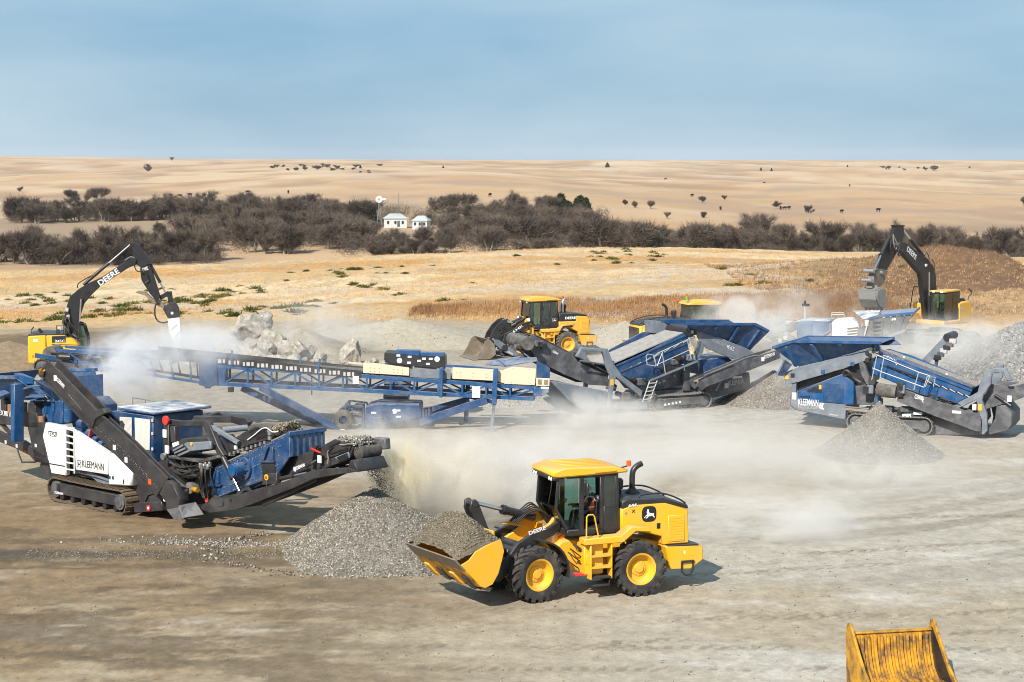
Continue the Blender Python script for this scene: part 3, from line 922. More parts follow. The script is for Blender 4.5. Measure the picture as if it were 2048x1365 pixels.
    Shape().box(-.35, .4, -1.02, -.8, .70, .76).obj('step_bar', 'red', st)
    random.seed(5)
    for k in range(9):
        u = random.uniform(-.75, .05); w = random.uniform(.9, 1.5)
        hose(root, [(u, -.5, w), (u - .15, -.78, w + .1), (u + .12, -.85, w - .12), (u + .3, -.5, w - .2)], .02)
    # handrail beside the cab
    Shape().tube([(-.10, -1.2, 1.62), (-.09, -1.2, 2.42), (-.04, -1.2, 2.48), (.10, -1.2, 2.48), (.15, -1.2, 2.42), (.32, -1.2, 1.62)], .022, 7).obj('handrail', ym if kind == 'new' else 'black', root)
    # cab
    cabm = 'black'
    cab = Shape().box(-.50, 1.14, -.74, .74, 1.80, 1.98).obj('cab_frame', cabm, root, .02)
    s = Shape()
    for sd in (-.745, .685):
        v0, v1 = sd, sd + .06
        s.prism([(-.88, 2.60), (-.80, 2.60), (-.72, 3.56), (-.80, 3.56)], v0, v1)          # front post
        s.prism([(-.88, 2.62), (-.80, 2.62), (-.44, 2.02), (-.54, 1.96)], v0, v1)
        s.prism([(-.12, 1.90), (.02, 1.90), (.02, 3.56), (-.12, 3.56)], v0, v1)
        s.prism([(.52, 1.90), (.64, 1.90), (.64, 3.56), (.52, 3.56)], v0, v1)
        s.prism([(1.04, 1.90), (1.15, 1.90), (1.09, 3.56), (1.00, 3.56)], v0, v1)
        s.prism([(.64, 1.90), (1.06, 1.90), (1.06, 2.62), (.64, 2.62)], v0, v1)
    s.box(-.5, 1.1, -.73, .73, 3.46, 3.56).box(1.04, 1.12, -.7, .7, 1.9, 2.7)
    s.obj('cab_post', cabm, root, .012)
    # glass
    for sd in (-.725, .715):
        Shape().prism([(-.80, 2.62), (-.52, 2.06), (-.14, 2.06), (-.14, 3.48), (-.73, 3.48)], sd, sd + .008).obj('cab_window', 'glass', root, smooth=0)
        Shape().prism([(.65, 2.63), (1.05, 2.63), (1.0, 3.48), (.65, 3.48)], sd, sd + .008).obj('cab_window', 'glass', root, smooth=0)
    if kind == 'old':
        Shape().prism([(.03, 2.0), (.51, 2.0), (.51, 3.48), (.03, 3.48)], -.725, -.717).obj('cab_window', 'glass', root, smooth=0)
    Shape().quad((-.84, -.68, 2.62), (-.84, .68, 2.62), (-.75, .68, 3.5), (-.75, -.68, 3.5), .01).obj('windscreen', 'glass', root, smooth=0)
    Shape().quad((-.50, -.68, 2.0), (-.50, .68, 2.0), (-.83, .68, 2.6), (-.83, -.68, 2.6), .01).obj('windscreen', 'glass', root, smooth=0)
    Shape().box(1.08, 1.088, -.66, .66, 2.7, 3.46).obj('rear_window', 'glass', root, smooth=0)
    # roof
    rf = Shape().prism([(-.98, 3.56), (-.80, 3.52), (1.36, 3.56), (1.38, 3.64), (.9, 3.76), (-.6, 3.80), (-.95, 3.70)], -.84, .84).obj('cab_roof', ym, root, .05)
    for k in range(5): Shape().prism([(-.55, 3.79), (.85, 3.755), (.85, 3.79), (-.55, 3.825)], -.56 + k * .26, -.46 + k * .26).obj('roof_rib', ym, rf, .012)
    Shape().box(-.96, -.80, -.80, .80, 3.44, 3.535).obj('roof_visor', 'black', rf, .02)
    for v in (-.66, -.5, .5, .66): Shape().cyl((-.97, v, 3.48), (-.93, v, 3.48), .055, 10).obj('work_lamp', 'lamp', rf)
    Shape().beam((.3, -.86, 3.64), (.95, -.86, 3.66), .05, .05).obj('roof_handle', ym, rf)
    # beacon
    b2 = Shape().beam((1.2, -.6, 3.66), (1.48, -.6, 3.72), .05, .03).obj('beacon_bracket', 'black', root)
    Shape().cyl((1.48, -.6, 3.70), (1.48, -.6, 3.86), .07, 10).obj('beacon', 'orange_lens', b2)
    if kind == 'late':
        pass
    # mirrors
    for sd in (-1, 1):
        a = Shape().tube([(-.05, sd * .76, 3.45), (.0, sd * .92, 3.42), (.02, sd * .94, 3.3)], .018, 5).obj('mirror_arm', 'black', root)
        Shape().box(-.02, .06, sd * .94 - .10, sd * .94 + .10, 2.98, 3.36).obj('mirror', 'black', a, .02)
    Shape().tube([(-.98, -.8, 3.55), (-1.05, -.86, 3.2), (-1.12, -.86, 2.85)], .010, 4).obj('aerial', 'black', root)
    # exhaust stack and air precleaner
    if kind == 'new':
        Shape().lathe((1.95, .18, 2.72), (0, 0, 1), [(0, .26), (.10, .22), (.16, .12), (.2, .10)], 16).tube(curve_pts([(1.95, .18, 2.85), (1.95, .18, 3.2), (1.98, .18, 3.42), (2.10, .18, 3.55), (2.26, .18, 3.62)], 12), .085, 10).obj('exhaust_stack', 'black', root)
        Shape().lathe((1.48, .2, 2.72), (0, 0, 1), [(0, .12), (.18, .12), (.2, .17), (.44, .18), (.5, .13), (.52, .001)], 18).obj('air_precleaner', 'black', root)
    else:
        Shape().tube(curve_pts([(1.72, .1, 2.68), (1.72, .1, 3.1), (1.76, .1, 3.4), (1.9, .1, 3.58), (2.0, .1, 3.62)], 12), [.12] * 6 + [.09] * 20, 10).obj('exhaust_stack', 'chrome', root)
        Shape().lathe((1.95, .3, 2.68), (0, 0, 1), [(0, .10), (.3, .10), (.32, .15), (.52, .15), (.56, .001)], 16).obj('air_precleaner', 'black', root)
    # inside
    Shape().box(.62, .76, -.28, .28, 2.1, 2.85).box(.2, .7, -.28, .28, 2.05, 2.20).obj('seat', 'black', root, .05)
    Shape().beam((-.62, 0, 2.0), (-.42, 0, 2.62), .12, .12).lathe((-.38, 0, 2.66), (-.5, 0, .8), [(-.02, .17), (0, .2), (.02, .17)], 16).obj('steering_column', 'black', root)
    Shape().box(-.65, -.5, -.3, .3, 1.98, 2.5).obj('dashboard', 'black', root, .04)
    return h

def front_wheels(root, fr, kind, pu, pv, rot):
    tm = 'rubber' if kind == 'new' else 'rubber_dusty'
    ym = 'yellow' if kind == 'new' else 'yellow_dusty'
    return tm, ym

def front_fender(v0, v1, uc, r):
    s = Shape()
    pts = [(uc + r * math.sin(t), .80 + r * math.cos(t)) for t in [R(a) for a in range(4, 112, 12)]]
    inn = [(uc + (r - .05) * math.sin(t), .80 + (r - .05) * math.cos(t)) for t in [R(a) for a in range(4, 112, 12)]]
    n = len(pts)
    for i in range(n - 1):
        s.prism([pts[i], pts[i + 1], inn[i + 1], inn[i]], v0, v1)
    return s

def bucket_solid(outer, hw, t, ends=True):
    """shell of a digging bucket: outer side line from lip round to the back top, hw half width"""
    s = Shape()
    n = len(outer)
    inner = []
    for i, p in enumerate(outer):
        a = Vector(outer[max(i - 1, 0)]); c = Vector(outer[min(i + 1, n - 1)])
        d = (c - a).normalized()
        inner.append((p[0] - d.y * t, p[1] + d.x * t))
    for i in range(n - 1):
        s.prism([outer[i], outer[i + 1], inner[i + 1], inner[i]], -hw + .003, hw - .003)
    return s, inner

# ---- the working loader in front, its front frame swung towards the camera
RL = thing('wheel_loader', 'yellow wheel loader carrying a full bucket of gravel beside the big front stone heap', 'wheel loader', (1.771,54.262,0),21, group='yellow wheel loaders')
hoodA = loader_rear(RL, 'new')
lettering('644', 'white_mark', hoodA, (1.36, -.865, 2.545), (1.62, -.865, 2.565), .09, bold=.02)
lettering('X', 'black_mark', hoodA, (1.46, -.853, 2.38), (1.58, -.853, 2.38), .09, bold=.02)
deer_badge(hoodA, 2.02, 2.31, .46, -.853)
Shape().box(2.27, 2.38, -.858, -.85, 1.86, 2.02).obj('warning_label', 'black_mark', hoodA)
Shape().cyl((1.29, -.86, 2.38), (1.29, -.85, 2.38), .035, 10).obj('filler_cap', 'steel', hoodA)
FR_U, FR_V, FR_A = -0.082, 0.593, 11
def fpart(o): return place(o, FR_U, FR_V, FR_A)
for v in (-1.0, 1.0):
    w_ = wheel(RL, -1.6, v, .80, .60, 'rubber', 'yellow')
    q = Matrix.Translation((FR_U, FR_V, 0)) @ Matrix.Rotation(R(FR_A), 4, 'Z')
    w_.matrix_local = q @ Matrix.Translation((-1.6, v, .80)) @ Matrix.Rotation(R(30 * v), 4, 'Y')
fpart(Shape().cyl((-1.6, -.8, .8), (-1.6, .8, .8), .2, 12).box(-2.0, -.4, -.4, .4, .55, 1.2).obj('front_axle', 'yellow', RL, .02))
sh = Shape()
for a, b_ in ((-.62, -.50), (.50, .62)):
    sh.prism([(-.30, .75), (-.30, 1.75), (-.36, 2.18), (-.55, 2.30), (-.72, 2.24), (-1.0, 1.92), (-1.85, 1.50), (-2.0, 1.1), (-1.6, .7)], a, b_)
sh.box(-.62, -.42, -.5, .5, 1.3, 1.95)
tw = fpart(sh.obj('loader_tower', 'yellow', RL, .02))
for k, (u, w) in enumerate([(-.50, 2.04), (-.53, 1.78)]): Shape().cyl((u, -.64, w), (u, -.61, w), .07, 12).obj('pin_cap', 'steel', tw)
Shape().box(-.80, -.70, -.63, -.618, 1.55, 1.75).obj('sticker', 'sticker', tw)
Shape().box(-.56, -.44, -.645, -.62, 1.55, 1.72).obj('reflector', 'orange_lens', tw)
for sd in (-1, 1):
    a, b_ = sorted((sd * .64, sd * .78))
    arm = fpart(Shape().prism([(-.52, 2.24), (-1.0, 2.02), (-1.55, 1.90), (-2.05, 1.66), (-2.42, 1.25), (-2.72, .98), (-2.85, .72), (-2.66, .62), (-2.40, .80), (-2.08, 1.12), (-1.80, 1.42), (-1.35, 1.60), (-.85, 1.76), (-.62, 1.90)], a, b_).obj('lift_arm', 'black', RL, .02))
    if sd < 0: lettering('DEERE', 'white_mark', arm, [(-1.665,-0.785,1.873)][0], [(-1.092,-0.785,1.99)][0], .115, bold=.025)
fpart(Shape().cyl((-1.75, -.64, 1.5), (-1.75, .64, 1.5), .13, 12).box(-2.3, -1.9, -.64, .64, 1.25, 1.5).obj('arm_crossbeam', 'black', RL, .02))
sh = Shape()
for a in (-.20, .12): sh.prism([(-3.22, 2.92), (-3.08, 2.96), (-2.98, 2.86), (-2.66, 2.10), (-2.42, 1.72), (-2.46, 1.36), (-2.66, 1.30), (-2.90, 1.72), (-3.10, 2.30), (-3.26, 2.70)], a, a + .08)
bc = fpart(sh.obj('bell_crank', 'black', RL, .02))
for (u, w, r) in ((-3.12, 2.84, .09), (-2.66, 1.95, .11), (-2.55, 1.45, .08)): Shape().cyl((u, -.24, w), (u, .24, w), r, 12).obj('crank_pin', 'charcoal', bc)
fpart(ram(RL, (-1.0, 0, 2.2), (-3.10, 0, 2.86), .12, .52))
for sd in (-.5, .5): fpart(ram(RL, (-.75, sd, .95), (-2.15, sd, 1.35), .09, .6))
for k in range(6):
    o = hose(RL, [(-.45, -.35 + .1 * k, 1.95), (-.9, -.35 + .12 * k, 2.42 + .03 * k), (-1.35, -.3 + .1 * k, 2.42), (-1.7, -.2 + .08 * k, 2.12)], .024)
    fpart(o)
fpart(Shape().prism([(-1.9, 2.05), (-1.2, 2.2), (-.9, 2.45), (-.75, 2.5), (-.6, 2.35), (-1.2, 1.9)], .30, .42).obj('hose_guard', 'yellow', RL, .02))
for sd in (-1, 1):
    a, b_ = sorted((sd * .72, sd * 1.32))
    fpart(front_fender(a, b_, -1.6, .98).obj('front_fender', 'black', RL))
# bucket
OUT = [(-4.47, 1.56), (-4.10, 1.17), (-3.72, .77), (-3.48, .68), (-3.24, .76), (-3.06, 1.04), (-2.95, 1.38), (-2.90, 1.68), (-2.97, 1.98)]
sh, inn = bucket_solid(OUT[2:], 1.36, .035)
bk = fpart(sh.obj('bucket', 'yellow', RL, 0, 50))
for sd in (-1, 1):
    a, b_ = sorted((sd * 1.385, sd * 1.345))
    Shape().prism([(-4.30, 1.40), (-3.72, .765), (-3.48, .675), (-3.24, .755), (-3.05, 1.035), (-2.94, 1.375), (-2.86, 1.66), (-2.97, 2.0), (-3.45, 1.88), (-3.80, 1.74), (-4.02, 1.52)], a, b_).obj('side_plate', 'yellow', bk, .015)
Shape().prism([(-4.50, 1.585), (-4.16, 1.224), (-4.12, 1.264), (-4.44, 1.60)], -1.40, 1.40).obj('cutting_edge', 'bucket_wear', bk, .006)
Shape().prism([(-4.157, 1.221), (-3.70, .735), (-3.66, .775), (-4.117, 1.261)], -1.385, 1.385).obj('floor_plate', 'yellow_worn', bk, .006)
Shape().prism([(-2.97, 1.98), (-2.90, 1.98), (-2.92, 2.16), (-2.99, 2.16)], -.95, .95).obj('spill_guard', 'yellow', bk, .01)
for k in range(4):
    v = -1.05 + .7 * k
    Shape().prism([(-4.0, .98), (-3.70, .66), (-3.50, .60), (-3.46, .675), (-3.73, .76), (-3.96, 1.02)], v - .13, v + .13).obj('wear_pad', 'yellow' if k % 2 else 'black', bk, .01)
Shape().prism([(-3.68, .62), (-3.30, .55), (-3.2, .64), (-3.5, .69)], -1.3, 1.3).obj('heel_plate', 'bucket_wear', bk)
for v in (-.70, .70): Shape().prism([(-2.92, 1.5), (-2.60, 1.1), (-2.62, .85), (-2.9, .75), (-3.1, 1.0)], v - .16, v - .1).prism([(-2.92, 1.5), (-2.60, 1.1), (-2.62, .85), (-2.9, .75), (-3.1, 1.0)], v + .1, v + .16).obj('bucket_lug', 'black', bk)
# the load
def load_surface(nu, nv):
    us = np.linspace(0, 1, nu); vv = np.linspace(-1.33, 1.33, nv)
    U, V_ = np.meshgrid(us, vv, indexing='ij')
    u = -4.42 + U * 1.46
    base = 1.535 + U * .42
    hump = np.clip(np.sin(PI * np.clip(U * .93 + .06, 0, 1)), 0, 1) ** .8 * (np.clip(np.cos(V_ / 1.33 * PI / 2), 0, 1) ** .5) * .84
    return u, V_, base + hump + (fbm(u * 5, V_ * 5, 3) - .5) * .07
lu, lv, lw = load_surface(40, 60)
idx = np.arange(40 * 60).reshape(40, 60)
lf = np.stack([idx[:-1, :-1], idx[1:, :-1], idx[1:, 1:], idx[:-1, 1:]], -1).reshape(-1, 4)
gl = thing('gravel_load', 'brown grey gravel heaped in the raised bucket of the front loader', 'gravel', group=None)
gl['kind'] = 'stuff'
gl.matrix_world = RL.matrix_basis @ q
skirt = np.stack([lu, lv, lw], -1).reshape(-1, 3)
mesh_np('fine_gravel', skirt, lf, 'heap_brown', gl, True)
def load_fn(rng, n):
    i = rng.randint(0, 40, n); j = rng.randint(0, 60, n)
    return np.stack([lu[i, j] + rng.uniform(-.02, .02, n), lv[i, j] + rng.uniform(-.02, .02, n), lw[i, j] + .008], -1)
tag(stones(5200, load_fn, .028, .075, 'gravel_brown', 'loose_gravel', gl, 3), kind='stuff')
_m = RL.matrix_basis
pp = _m @ Vector((.42, -.12, 2.26))
person('operator in orange hi-vis vest and white hard hat seated in the front loader cab', pp, RL.rotation_euler.z * 180 / PI, 'vest_orange')

# ---- older loaders at the back
def loader_front_old(root):
    for v in (-1.0, 1.0): wheel(root, -1.6, v, .80, .60, 'rubber_dusty', 'yellow_dusty')
    Shape().cyl((-1.6, -.8, .8), (-1.6, .8, .8), .2, 12).box(-2.0, -.4, -.4, .4, .55, 1.2).obj('front_axle', 'yellow_dusty', root, .02)
    sh = Shape()
    for a, b_ in ((-.66, -.50), (.50, .66)):
        sh.prism([(-.50, .75), (-.50, 2.50), (-.72, 2.52), (-1.0, 2.45), (-1.30, 1.78), (-1.75, 1.55), (-1.9, 1.1), (-1.5, .7)], a, b_)
    tw = sh.box(-.62, -.42, -.5, .5, 1.3, 1.95).obj('loader_tower', 'yellow_dusty', root, .02)
    for (u, w) in ((-.75, 2.25), (-.90, 2.02), (-.68, 1.98), (-.8, 1.5)): Shape().cyl((u, -.69, w), (u, -.655, w), .075, 10).obj('pin_cap', 'black', tw)
    for sd in (-1, 1):
        a, b_ = sorted((sd * .68, sd * .82))
        arm = Shape().prism([(-.85, 2.30), (-1.3, 2.20), (-2.0, 1.80), (-2.5, 1.55), (-2.75, .85), (-3.1, .30), (-2.85, .22), (-2.5, .62), (-2.2, 1.12), (-1.5, 1.55), (-.95, 1.95)], a, b_).obj('lift_arm', 'black', root, .02)
        if sd < 0: lettering('634K', 'white_mark', arm, (-1.95, -.825, 1.58), (-1.28, -.825, 1.98), .15, bold=.02)
    # curved torque plates of the tool linkage
    for sd in (-1, 1):
        a, b_ = sorted((sd * .40, sd * .52))
        o = Shape()
        outer = [(-3.55, .62), (-3.48, 1.10), (-3.28, 1.60), (-2.95, 2.05), (-2.55, 2.38), (-2.25, 2.46), (-2.10, 2.40), (-1.95, 1.98), (-1.82, 1.60), (-2.1, 1.22), (-2.4, 1.0)]
        innr = [(-3.30, .70), (-3.24, 1.05), (-3.05, 1.42), (-2.80, 1.70), (-2.5, 1.98), (-2.42, 2.02), (-2.36, 1.98), (-2.28, 1.78), (-2.24, 1.62), (-2.42, 1.52), (-2.66, 1.36)]
        for i in range(10): o.prism([outer[i], outer[i + 1], innr[i + 1], innr[i]], a, b_)
        o.prism([outer[10], outer[0], innr[0], innr[10]], a, b_)
        o.prism([(-3.24, 1.05), (-2.7, 1.30), (-2.62, 1.42), (-2.82, 1.70), (-3.05, 1.42)], a, b_)
        o.obj('linkage_plate', 'black', root)
    for v in (-.3, .3): ram(root, (-.95, v, 2.45), (-2.05, v, 1.95), .10, .6)
    Shape().cyl((-2.2, -.7, 2.3), (-2.2, .7, 2.3), .08, 10).cyl((-2.95, -.8, .4), (-2.95, .8, .4), .09, 10).cyl((-3.2, -.55, 1.2), (-3.2, .55, 1.2), .07, 10).obj('linkage_pin', 'steel', root)
    for sd in (-1, 1):
        a, b_ = sorted((sd * .72, sd * 1.30))
        front_fender(a, b_, -1.6, .95).obj('front_fender', 'black', root)
    OUT = [(-4.75, .06), (-3.95, .03), (-3.62, .08), (-3.38, .28), (-3.30, .60), (-3.42, .98), (-3.78, 1.30)]
    sh, _i = bucket_solid(OUT, 1.32, .04)
    bk = sh.obj('bucket', 'bucket_wear', root, 0, 50)
    for sd in (-1, 1):
        a, b_ = sorted((sd * 1.345, sd * 1.305))
        Shape().prism([(-4.70, .05), (-3.95, .02), (-3.62, .07), (-3.37, .28), (-3.29, .60), (-3.41, .99), (-3.78, 1.32), (-4.05, 1.15), (-4.3, .62)], a, b_).obj('side_plate', 'bucket_wear', bk, .01)
    Shape().box(-4.86, -4.5, -1.36, 1.36, .03, .075).obj('cutting_edge', 'steel', bk)
    for (u, w) in ((-.85, 2.55),): pass
    for sd in (-1, 1):
        lb = Shape().box(-.95, -.87, sd * .85 - .04, sd * .85 + .04, 1.75, 2.5).obj('lamp_post', 'black', root)
        Shape().box(-1.02, -.90, sd * .95 - .12, sd * .95 + .12, 2.3, 2.5).obj('headlight', 'lamp', lb, .02)

RB = thing('wheel_loader', 'older dusty yellow wheel loader with empty bucket lowered, between the rock heap and the screens', 'wheel loader', (1.637,121.165,0),20, group='yellow wheel loaders')
hb_ = loader_rear(RB, 'old')
loader_front_old(RB)
lettering('DEERE', 'white_mark', hb_, (1.55, -.868, 2.36), (2.28, -.868, 2.36), .16, bold=.03)
deer_badge(RB, .86, 2.32, .26, -.752, ring=True)
Shape().cyl((2.15, -.856, 2.0), (2.15, -.85, 2.0), .07, 12).obj('warning_label', 'steel', hb_)
RCm = thing('wheel_loader', 'yellow wheel loader half hidden behind the middle screen with a green beacon on its roof', 'wheel loader', (11.839,118.11,0),-160, group='yellow wheel loaders')
hc_ = loader_rear(RCm, 'new')
loader_front_old(RCm)
deer_badge(hc_, 2.02, 2.31, .46, .853)
Shape().cyl((1.3, .55, 3.70), (1.3, .55, 3.98), .025, 6).cyl((1.3, .55, 3.90), (1.3, .55, 4.08), .06, 10).obj('green_beacon', 'green_lens', RCm)
Shape().cyl((1.1, .1, 3.75), (1.1, .1, 4.1), .03, 6).cyl((1.1, .1, 4.0), (1.1, .1, 4.2), .07, 10).obj('red_beacon', 'orange_lens', RCm)
pc = RCm.matrix_basis @ Vector((.40, 0, 2.26))
person('operator in lime hi-vis vest inside the cab of the half hidden loader', pc, RCm.rotation_euler.z * 180 / PI, 'vest_green')
# this one is a larger machine with a longer engine hood
for c_ in RCm.children:
    if c_.name.split('.')[0] in ('engine_hood', 'hood_cover', 'counterweight', 'hood_rail', 'exhaust_stack', 'air_precleaner'):
        k = 1.6 if c_.name.split('.')[0] not in ('exhaust_stack', 'air_precleaner') else 1.0
        c_.scale.x = k
        c_.location.x += 1.16 * (1 - k) if k != 1 else .55
Shape().tube([(1.2, .6, 2.8), (1.2, .6, 3.25), (.95, .6, 3.25)], .03, 5).tube([(1.2, .6, 3.05), (1.75, .6, 3.0), (1.75, .6, 2.8)], .03, 5).obj('handrail', 'black', RCm)

# ------------------------------------------------------------------ impact crusher on the left, discharging to the front heap
CR = thing('impact_crusher', 'blue, white and charcoal tracked crusher with a steep side conveyor and white ladder panel', 'crusher', (-14.023,68.773,0),-43)
track(CR, -2.65, 2.25, .45, -1.75, -1.2, 'track', 'charcoal', .20)
track(CR, -2.65, 2.25, .45, 1.2, 1.75, 'track', 'charcoal', .20)
# main frame
cf = Shape().prism([(-4.023,0.995),(-3.12,0.515),(-2.057,0.885),(-0.475,0.959),(0.788,0.918),(2.084,0.124),(3.843,0.373),(4.334,1.513),(2.742,1.85),(0.653,2.205),(-1.713,2.502),(-3.335,2.341)], -1.19, 1.19).obj('main_frame', 'charcoal', CR, .02)
Shape().box(-1.9, 1.6, -1.25, 1.25, .55, .80).obj('track_beam', 'charcoal', cf, .02)
Shape().prism([(-1.495,1.1),(-1.029,1.153),(-0.48,1.053),(0.058,0.848),(1.664,0.904),(1.669,1.037),(0.606,1.045),(-0.475,1.215)], -1.30, -1.0).obj('walkway', 'slate', cf, .01)
Shape().beam([(2.34,-1.35,0.282)][0], [(4.008,-1.35,0.569)][0], .30, .34).obj('outrigger', 'charcoal', cf, .02)
e = Shape()
c_ = Vector([(3.265,-1.54,0.408)][0])
e.cyl(c_, c_ + Vector((0, .02, 0)), .11, 14).obj('red_ring', 'red', cf)
Shape().cyl(c_ + Vector((0, -.01, 0)), c_ + Vector((0, .02, 0)), .05, 10).obj('ring_centre', 'white', cf)
Shape().prism([(2.241,0.151),(2.78,0.872),(3.293,0.907),(2.863,0.777),(2.415,0.173)], -1.25, -1.2).obj('gusset', 'charcoal', cf)
# hopper frame at the back end
hf = Shape()
for v0, v1 in ((-1.35, -1.15), (1.15, 1.35)):
    hf.prism([(-8.337,2.843),(-6.354,2.925),(-3.851,3.08),(-3.757,2.537),(-4.219,2.492),(-4.912,2.481),(-8.363,2.322)], v0, v1)
    hf.prism([(-4.456,2.691),(-3.282,2.775),(-3.498,2.231),(-3.152,1.247),(-4.028,1.207),(-4.468,2.412)], v0, v1)
    hf.prism([(-8.375,2.091),(-6.411,1.713),(-5.251,1.579),(-4.413,1.416),(-4.028,1.207),(-3.152,1.247),(-3.19,1.491),(-4.105,1.699),(-4.886,1.925),(-6.394,2.084),(-8.357,2.438)], v0, v1)
hfo = hf.obj('hopper_frame', 'charcoal', CR, .015)
lettering('MOBIREX', 'white_mark', hfo, [(-7.307,-1.352,2.776)][0], [(-6.093,-1.352,2.774)][0], .20, bold=-.004)
lettering('MR 110', 'white_mark', hfo, [(-6.052,-1.352,2.772)][0], [(-5.456,-1.352,2.771)][0], .20, bold=.006)
Shape().beam([(-6.616,-1.2,2.472)][0], [(-5.523,-1.2,1.9)][0], .12, .12).beam([(-7.891,-1.2,1.892)][0], [(-6.513,-1.2,2.482)][0], .12, .12).obj('frame_brace', 'charcoal', hfo)
for (a, b_) in zip([(-5.249,-1.38,1.695),(-4.659,-1.38,1.516),(-3.955,-1.38,1.845),(-6.003,-1.38,1.769)], ('sticker', 'orange_lens', 'sticker', 'sticker')):
    Shape().box(a[0] - .06, a[0] + .06, -1.362, -1.352, a[2] - .06, a[2] + .06).obj('sticker' if b_ == 'sticker' else 'marker_lamp', b_, hfo)
Shape().tube([(-5.354,-1.3,1.703),(-5.236,-1.3,1.434),(-5.001,-1.3,1.095),(-4.106,-1.3,1.192)], .035, 6).obj('guard_bar', 'charcoal', hfo)
# rubber blocks and post bases carrying the hopper
for p in [(-5.745,-1.25,3.066),(-6.92,-1.25,3.046),(-3.752,-1.2,2.798)]: Shape().cyl(Vector(p) - Vector((0, 0, .16)), Vector(p) + Vector((0, 0, .16)), .13, 12).obj('spring_block', 'copper', hfo)
for p in [(-6.17,-1.3,3.117),(-4.167,-1.3,3.212),(-5.314,-1.3,3.054)]: Shape().box(p[0] - .18, p[0] + .18, -1.32, -.9, p[2] - .4, p[2] + .28).obj('post_base', 'charcoal', hfo, .02)
# feed hopper: flared walls with folded gussets
hp = Shape()
lo0, lo1 = [(-8.566,3.213),(-3.283,3.612)]
hi0, hi1 = [(-7.612,4.13),(-4.595,4.405)]
hi2 = [(-4.022,4.487)][0]
hp.quad((lo0[0], -1.15, lo0[1]), (lo1[0], -1.15, lo1[1]), (hi1[0], -1.75, hi1[1]), (hi0[0], -1.75, hi0[1]), .04)
hp.quad((lo0[0], 1.15, lo0[1]), (hi0[0], 1.75, hi0[1]), (hi1[0], 1.75, hi1[1]), (lo1[0], 1.15, lo1[1]), .04)
hp.quad((lo1[0] + .1, -1.15, lo1[1] - .1), (lo1[0] + .1, 1.15, lo1[1] - .1), (hi1[0] + .9, 1.5, hi1[1] - .1), (hi1[0] + .9, -1.5, hi1[1] - .1), .04)
hp.quad((lo0[0], -1.15, lo0[1]), (hi0[0] - .7, -1.75, hi0[1]), (hi0[0] - .7, 1.75, hi0[1]), (lo0[0], 1.15, lo0[1]), .04)
hopper = hp.obj('feed_hopper', 'blue', CR)
Shape().beam((hi0[0] - .7, -1.77, hi0[1]), (hi1[0] + .1, -1.77, hi1[1]), .16, .12).beam((hi0[0] - .7, 1.77, hi0[1]), (hi1[0] + .1, 1.77, hi1[1]), .16, .12).obj('hopper_rim', 'blue_worn', hopper)
# folded corner wings
Shape().hexa([(-4.753,-1.72,4.142),(-3.767,-1.5,4.202),(-3.807,-1.5,4.408),(-4.687,-1.75,4.564)], [(-4.952,-1.5,4.107),(-4.03,-1.3,4.136),(-4.02,-1.3,4.374),(-4.536,-1.5,4.555)]).obj('hopper_wing', 'blue_bright', hopper, .01)
Shape().hexa([(-3.809,-1.5,4.363),(-2.968,-1.3,4.085),(-2.895,-1.2,3.7),(-3.596,-1.3,4.034)], [(-4.177,-1.2,4.309),(-3.564,-1,4.175),(-3.295,-1,3.675),(-3.807,-1.1,3.999)]).obj('hopper_wing', 'blue', hopper, .01)
for tri in ([(-4.58,-1.68,3.876),(-3.284,-1.5,4.159),(-4.769,-1.3,4.104)], [(-3.943,-1.5,3.5),(-3.045,-1.35,3.865),(-4.39,-1.3,3.736)], [(-4.719,-1.6,3.58),(-3.186,-1.45,3.725),(-3.565,-1.2,3.796)], [(-5.971,-1.7,3.482),(-5.211,-1.6,3.733),(-6.291,-1.3,3.812)], [(-6.999,-1.7,3.45),(-6.327,-1.6,3.667),(-7.325,-1.3,3.727)]):
    a, b_, c2 = map(Vector, tri)
    n_ = (b_ - a).cross(c2 - a).normalized() * .03
    Shape().add([a, b_, c2, a + n_, b_ + n_, c2 + n_], [(0, 1, 2), (5, 4, 3), (0, 3, 4, 1), (1, 4, 5, 2), (2, 5, 3, 0)]).obj('hopper_rib', 'blue_bright', hopper)
pb_ = [(-4.398,-1.8,4.177),(-4.495,-1.8,2.002)]
Shape().beam(pb_[0], pb_[1], .42, .26).obj('lift_post', 'blue_bright', CR, .02)
# blue crusher housing and round tank
Shape().prism([(-4.205,2.791),(-4.032,3.417),(-3.444,3.552),(-2.532,3.631),(-2.022,3.376),(-2.043,2.829),(-3.628,2.596)], -1.0, 1.0).obj('crusher_housing', 'blue', CR, .04)
for k, p in enumerate([(-3.747,-1.03,3.335),(-3.259,-1.03,3.433),(-2.683,-1.03,3.484),(-3.856,-1.03,3.048),(-2.7,-1.03,3.044),(-3.371,-1.03,3.037)]):
    Shape().box(p[0] - .09, p[0] + .09, -1.05, -.99, p[2] - .28, p[2] + .2).obj('housing_rib', 'blue_bright', CR, .01)
p0, p1 = [(-2.006,-1.2,2.935),(-1.989,-1.2,3.371)]
Shape().cyl(p0, p1, .17, 16).cyl(p1, Vector(p1) + Vector((0, 0, .12)), .09, 12).obj('oil_tank', 'blue_bright', CR)
Shape().prism([(-2.192,2.805),(-1.573,3.081),(-1.029,2.754),(0.053,2.377),(0.04,2),(-1.971,2.444)], -.95, .9).obj('engine_bed', 'blue', CR, .03)
for k, p in enumerate([(-1.287,-1.1,2.884),(-0.744,-1.1,2.587),(-0.387,-1.1,2.354),(-0.028,-1.1,2.23)]):
    Shape().cyl(Vector(p) - Vector((.15, 0, 0)), Vector(p) + Vector((.15, 0, 0)), .16, 10).obj('pump', 'blue_bright' if k % 2 else 'blue', CR)
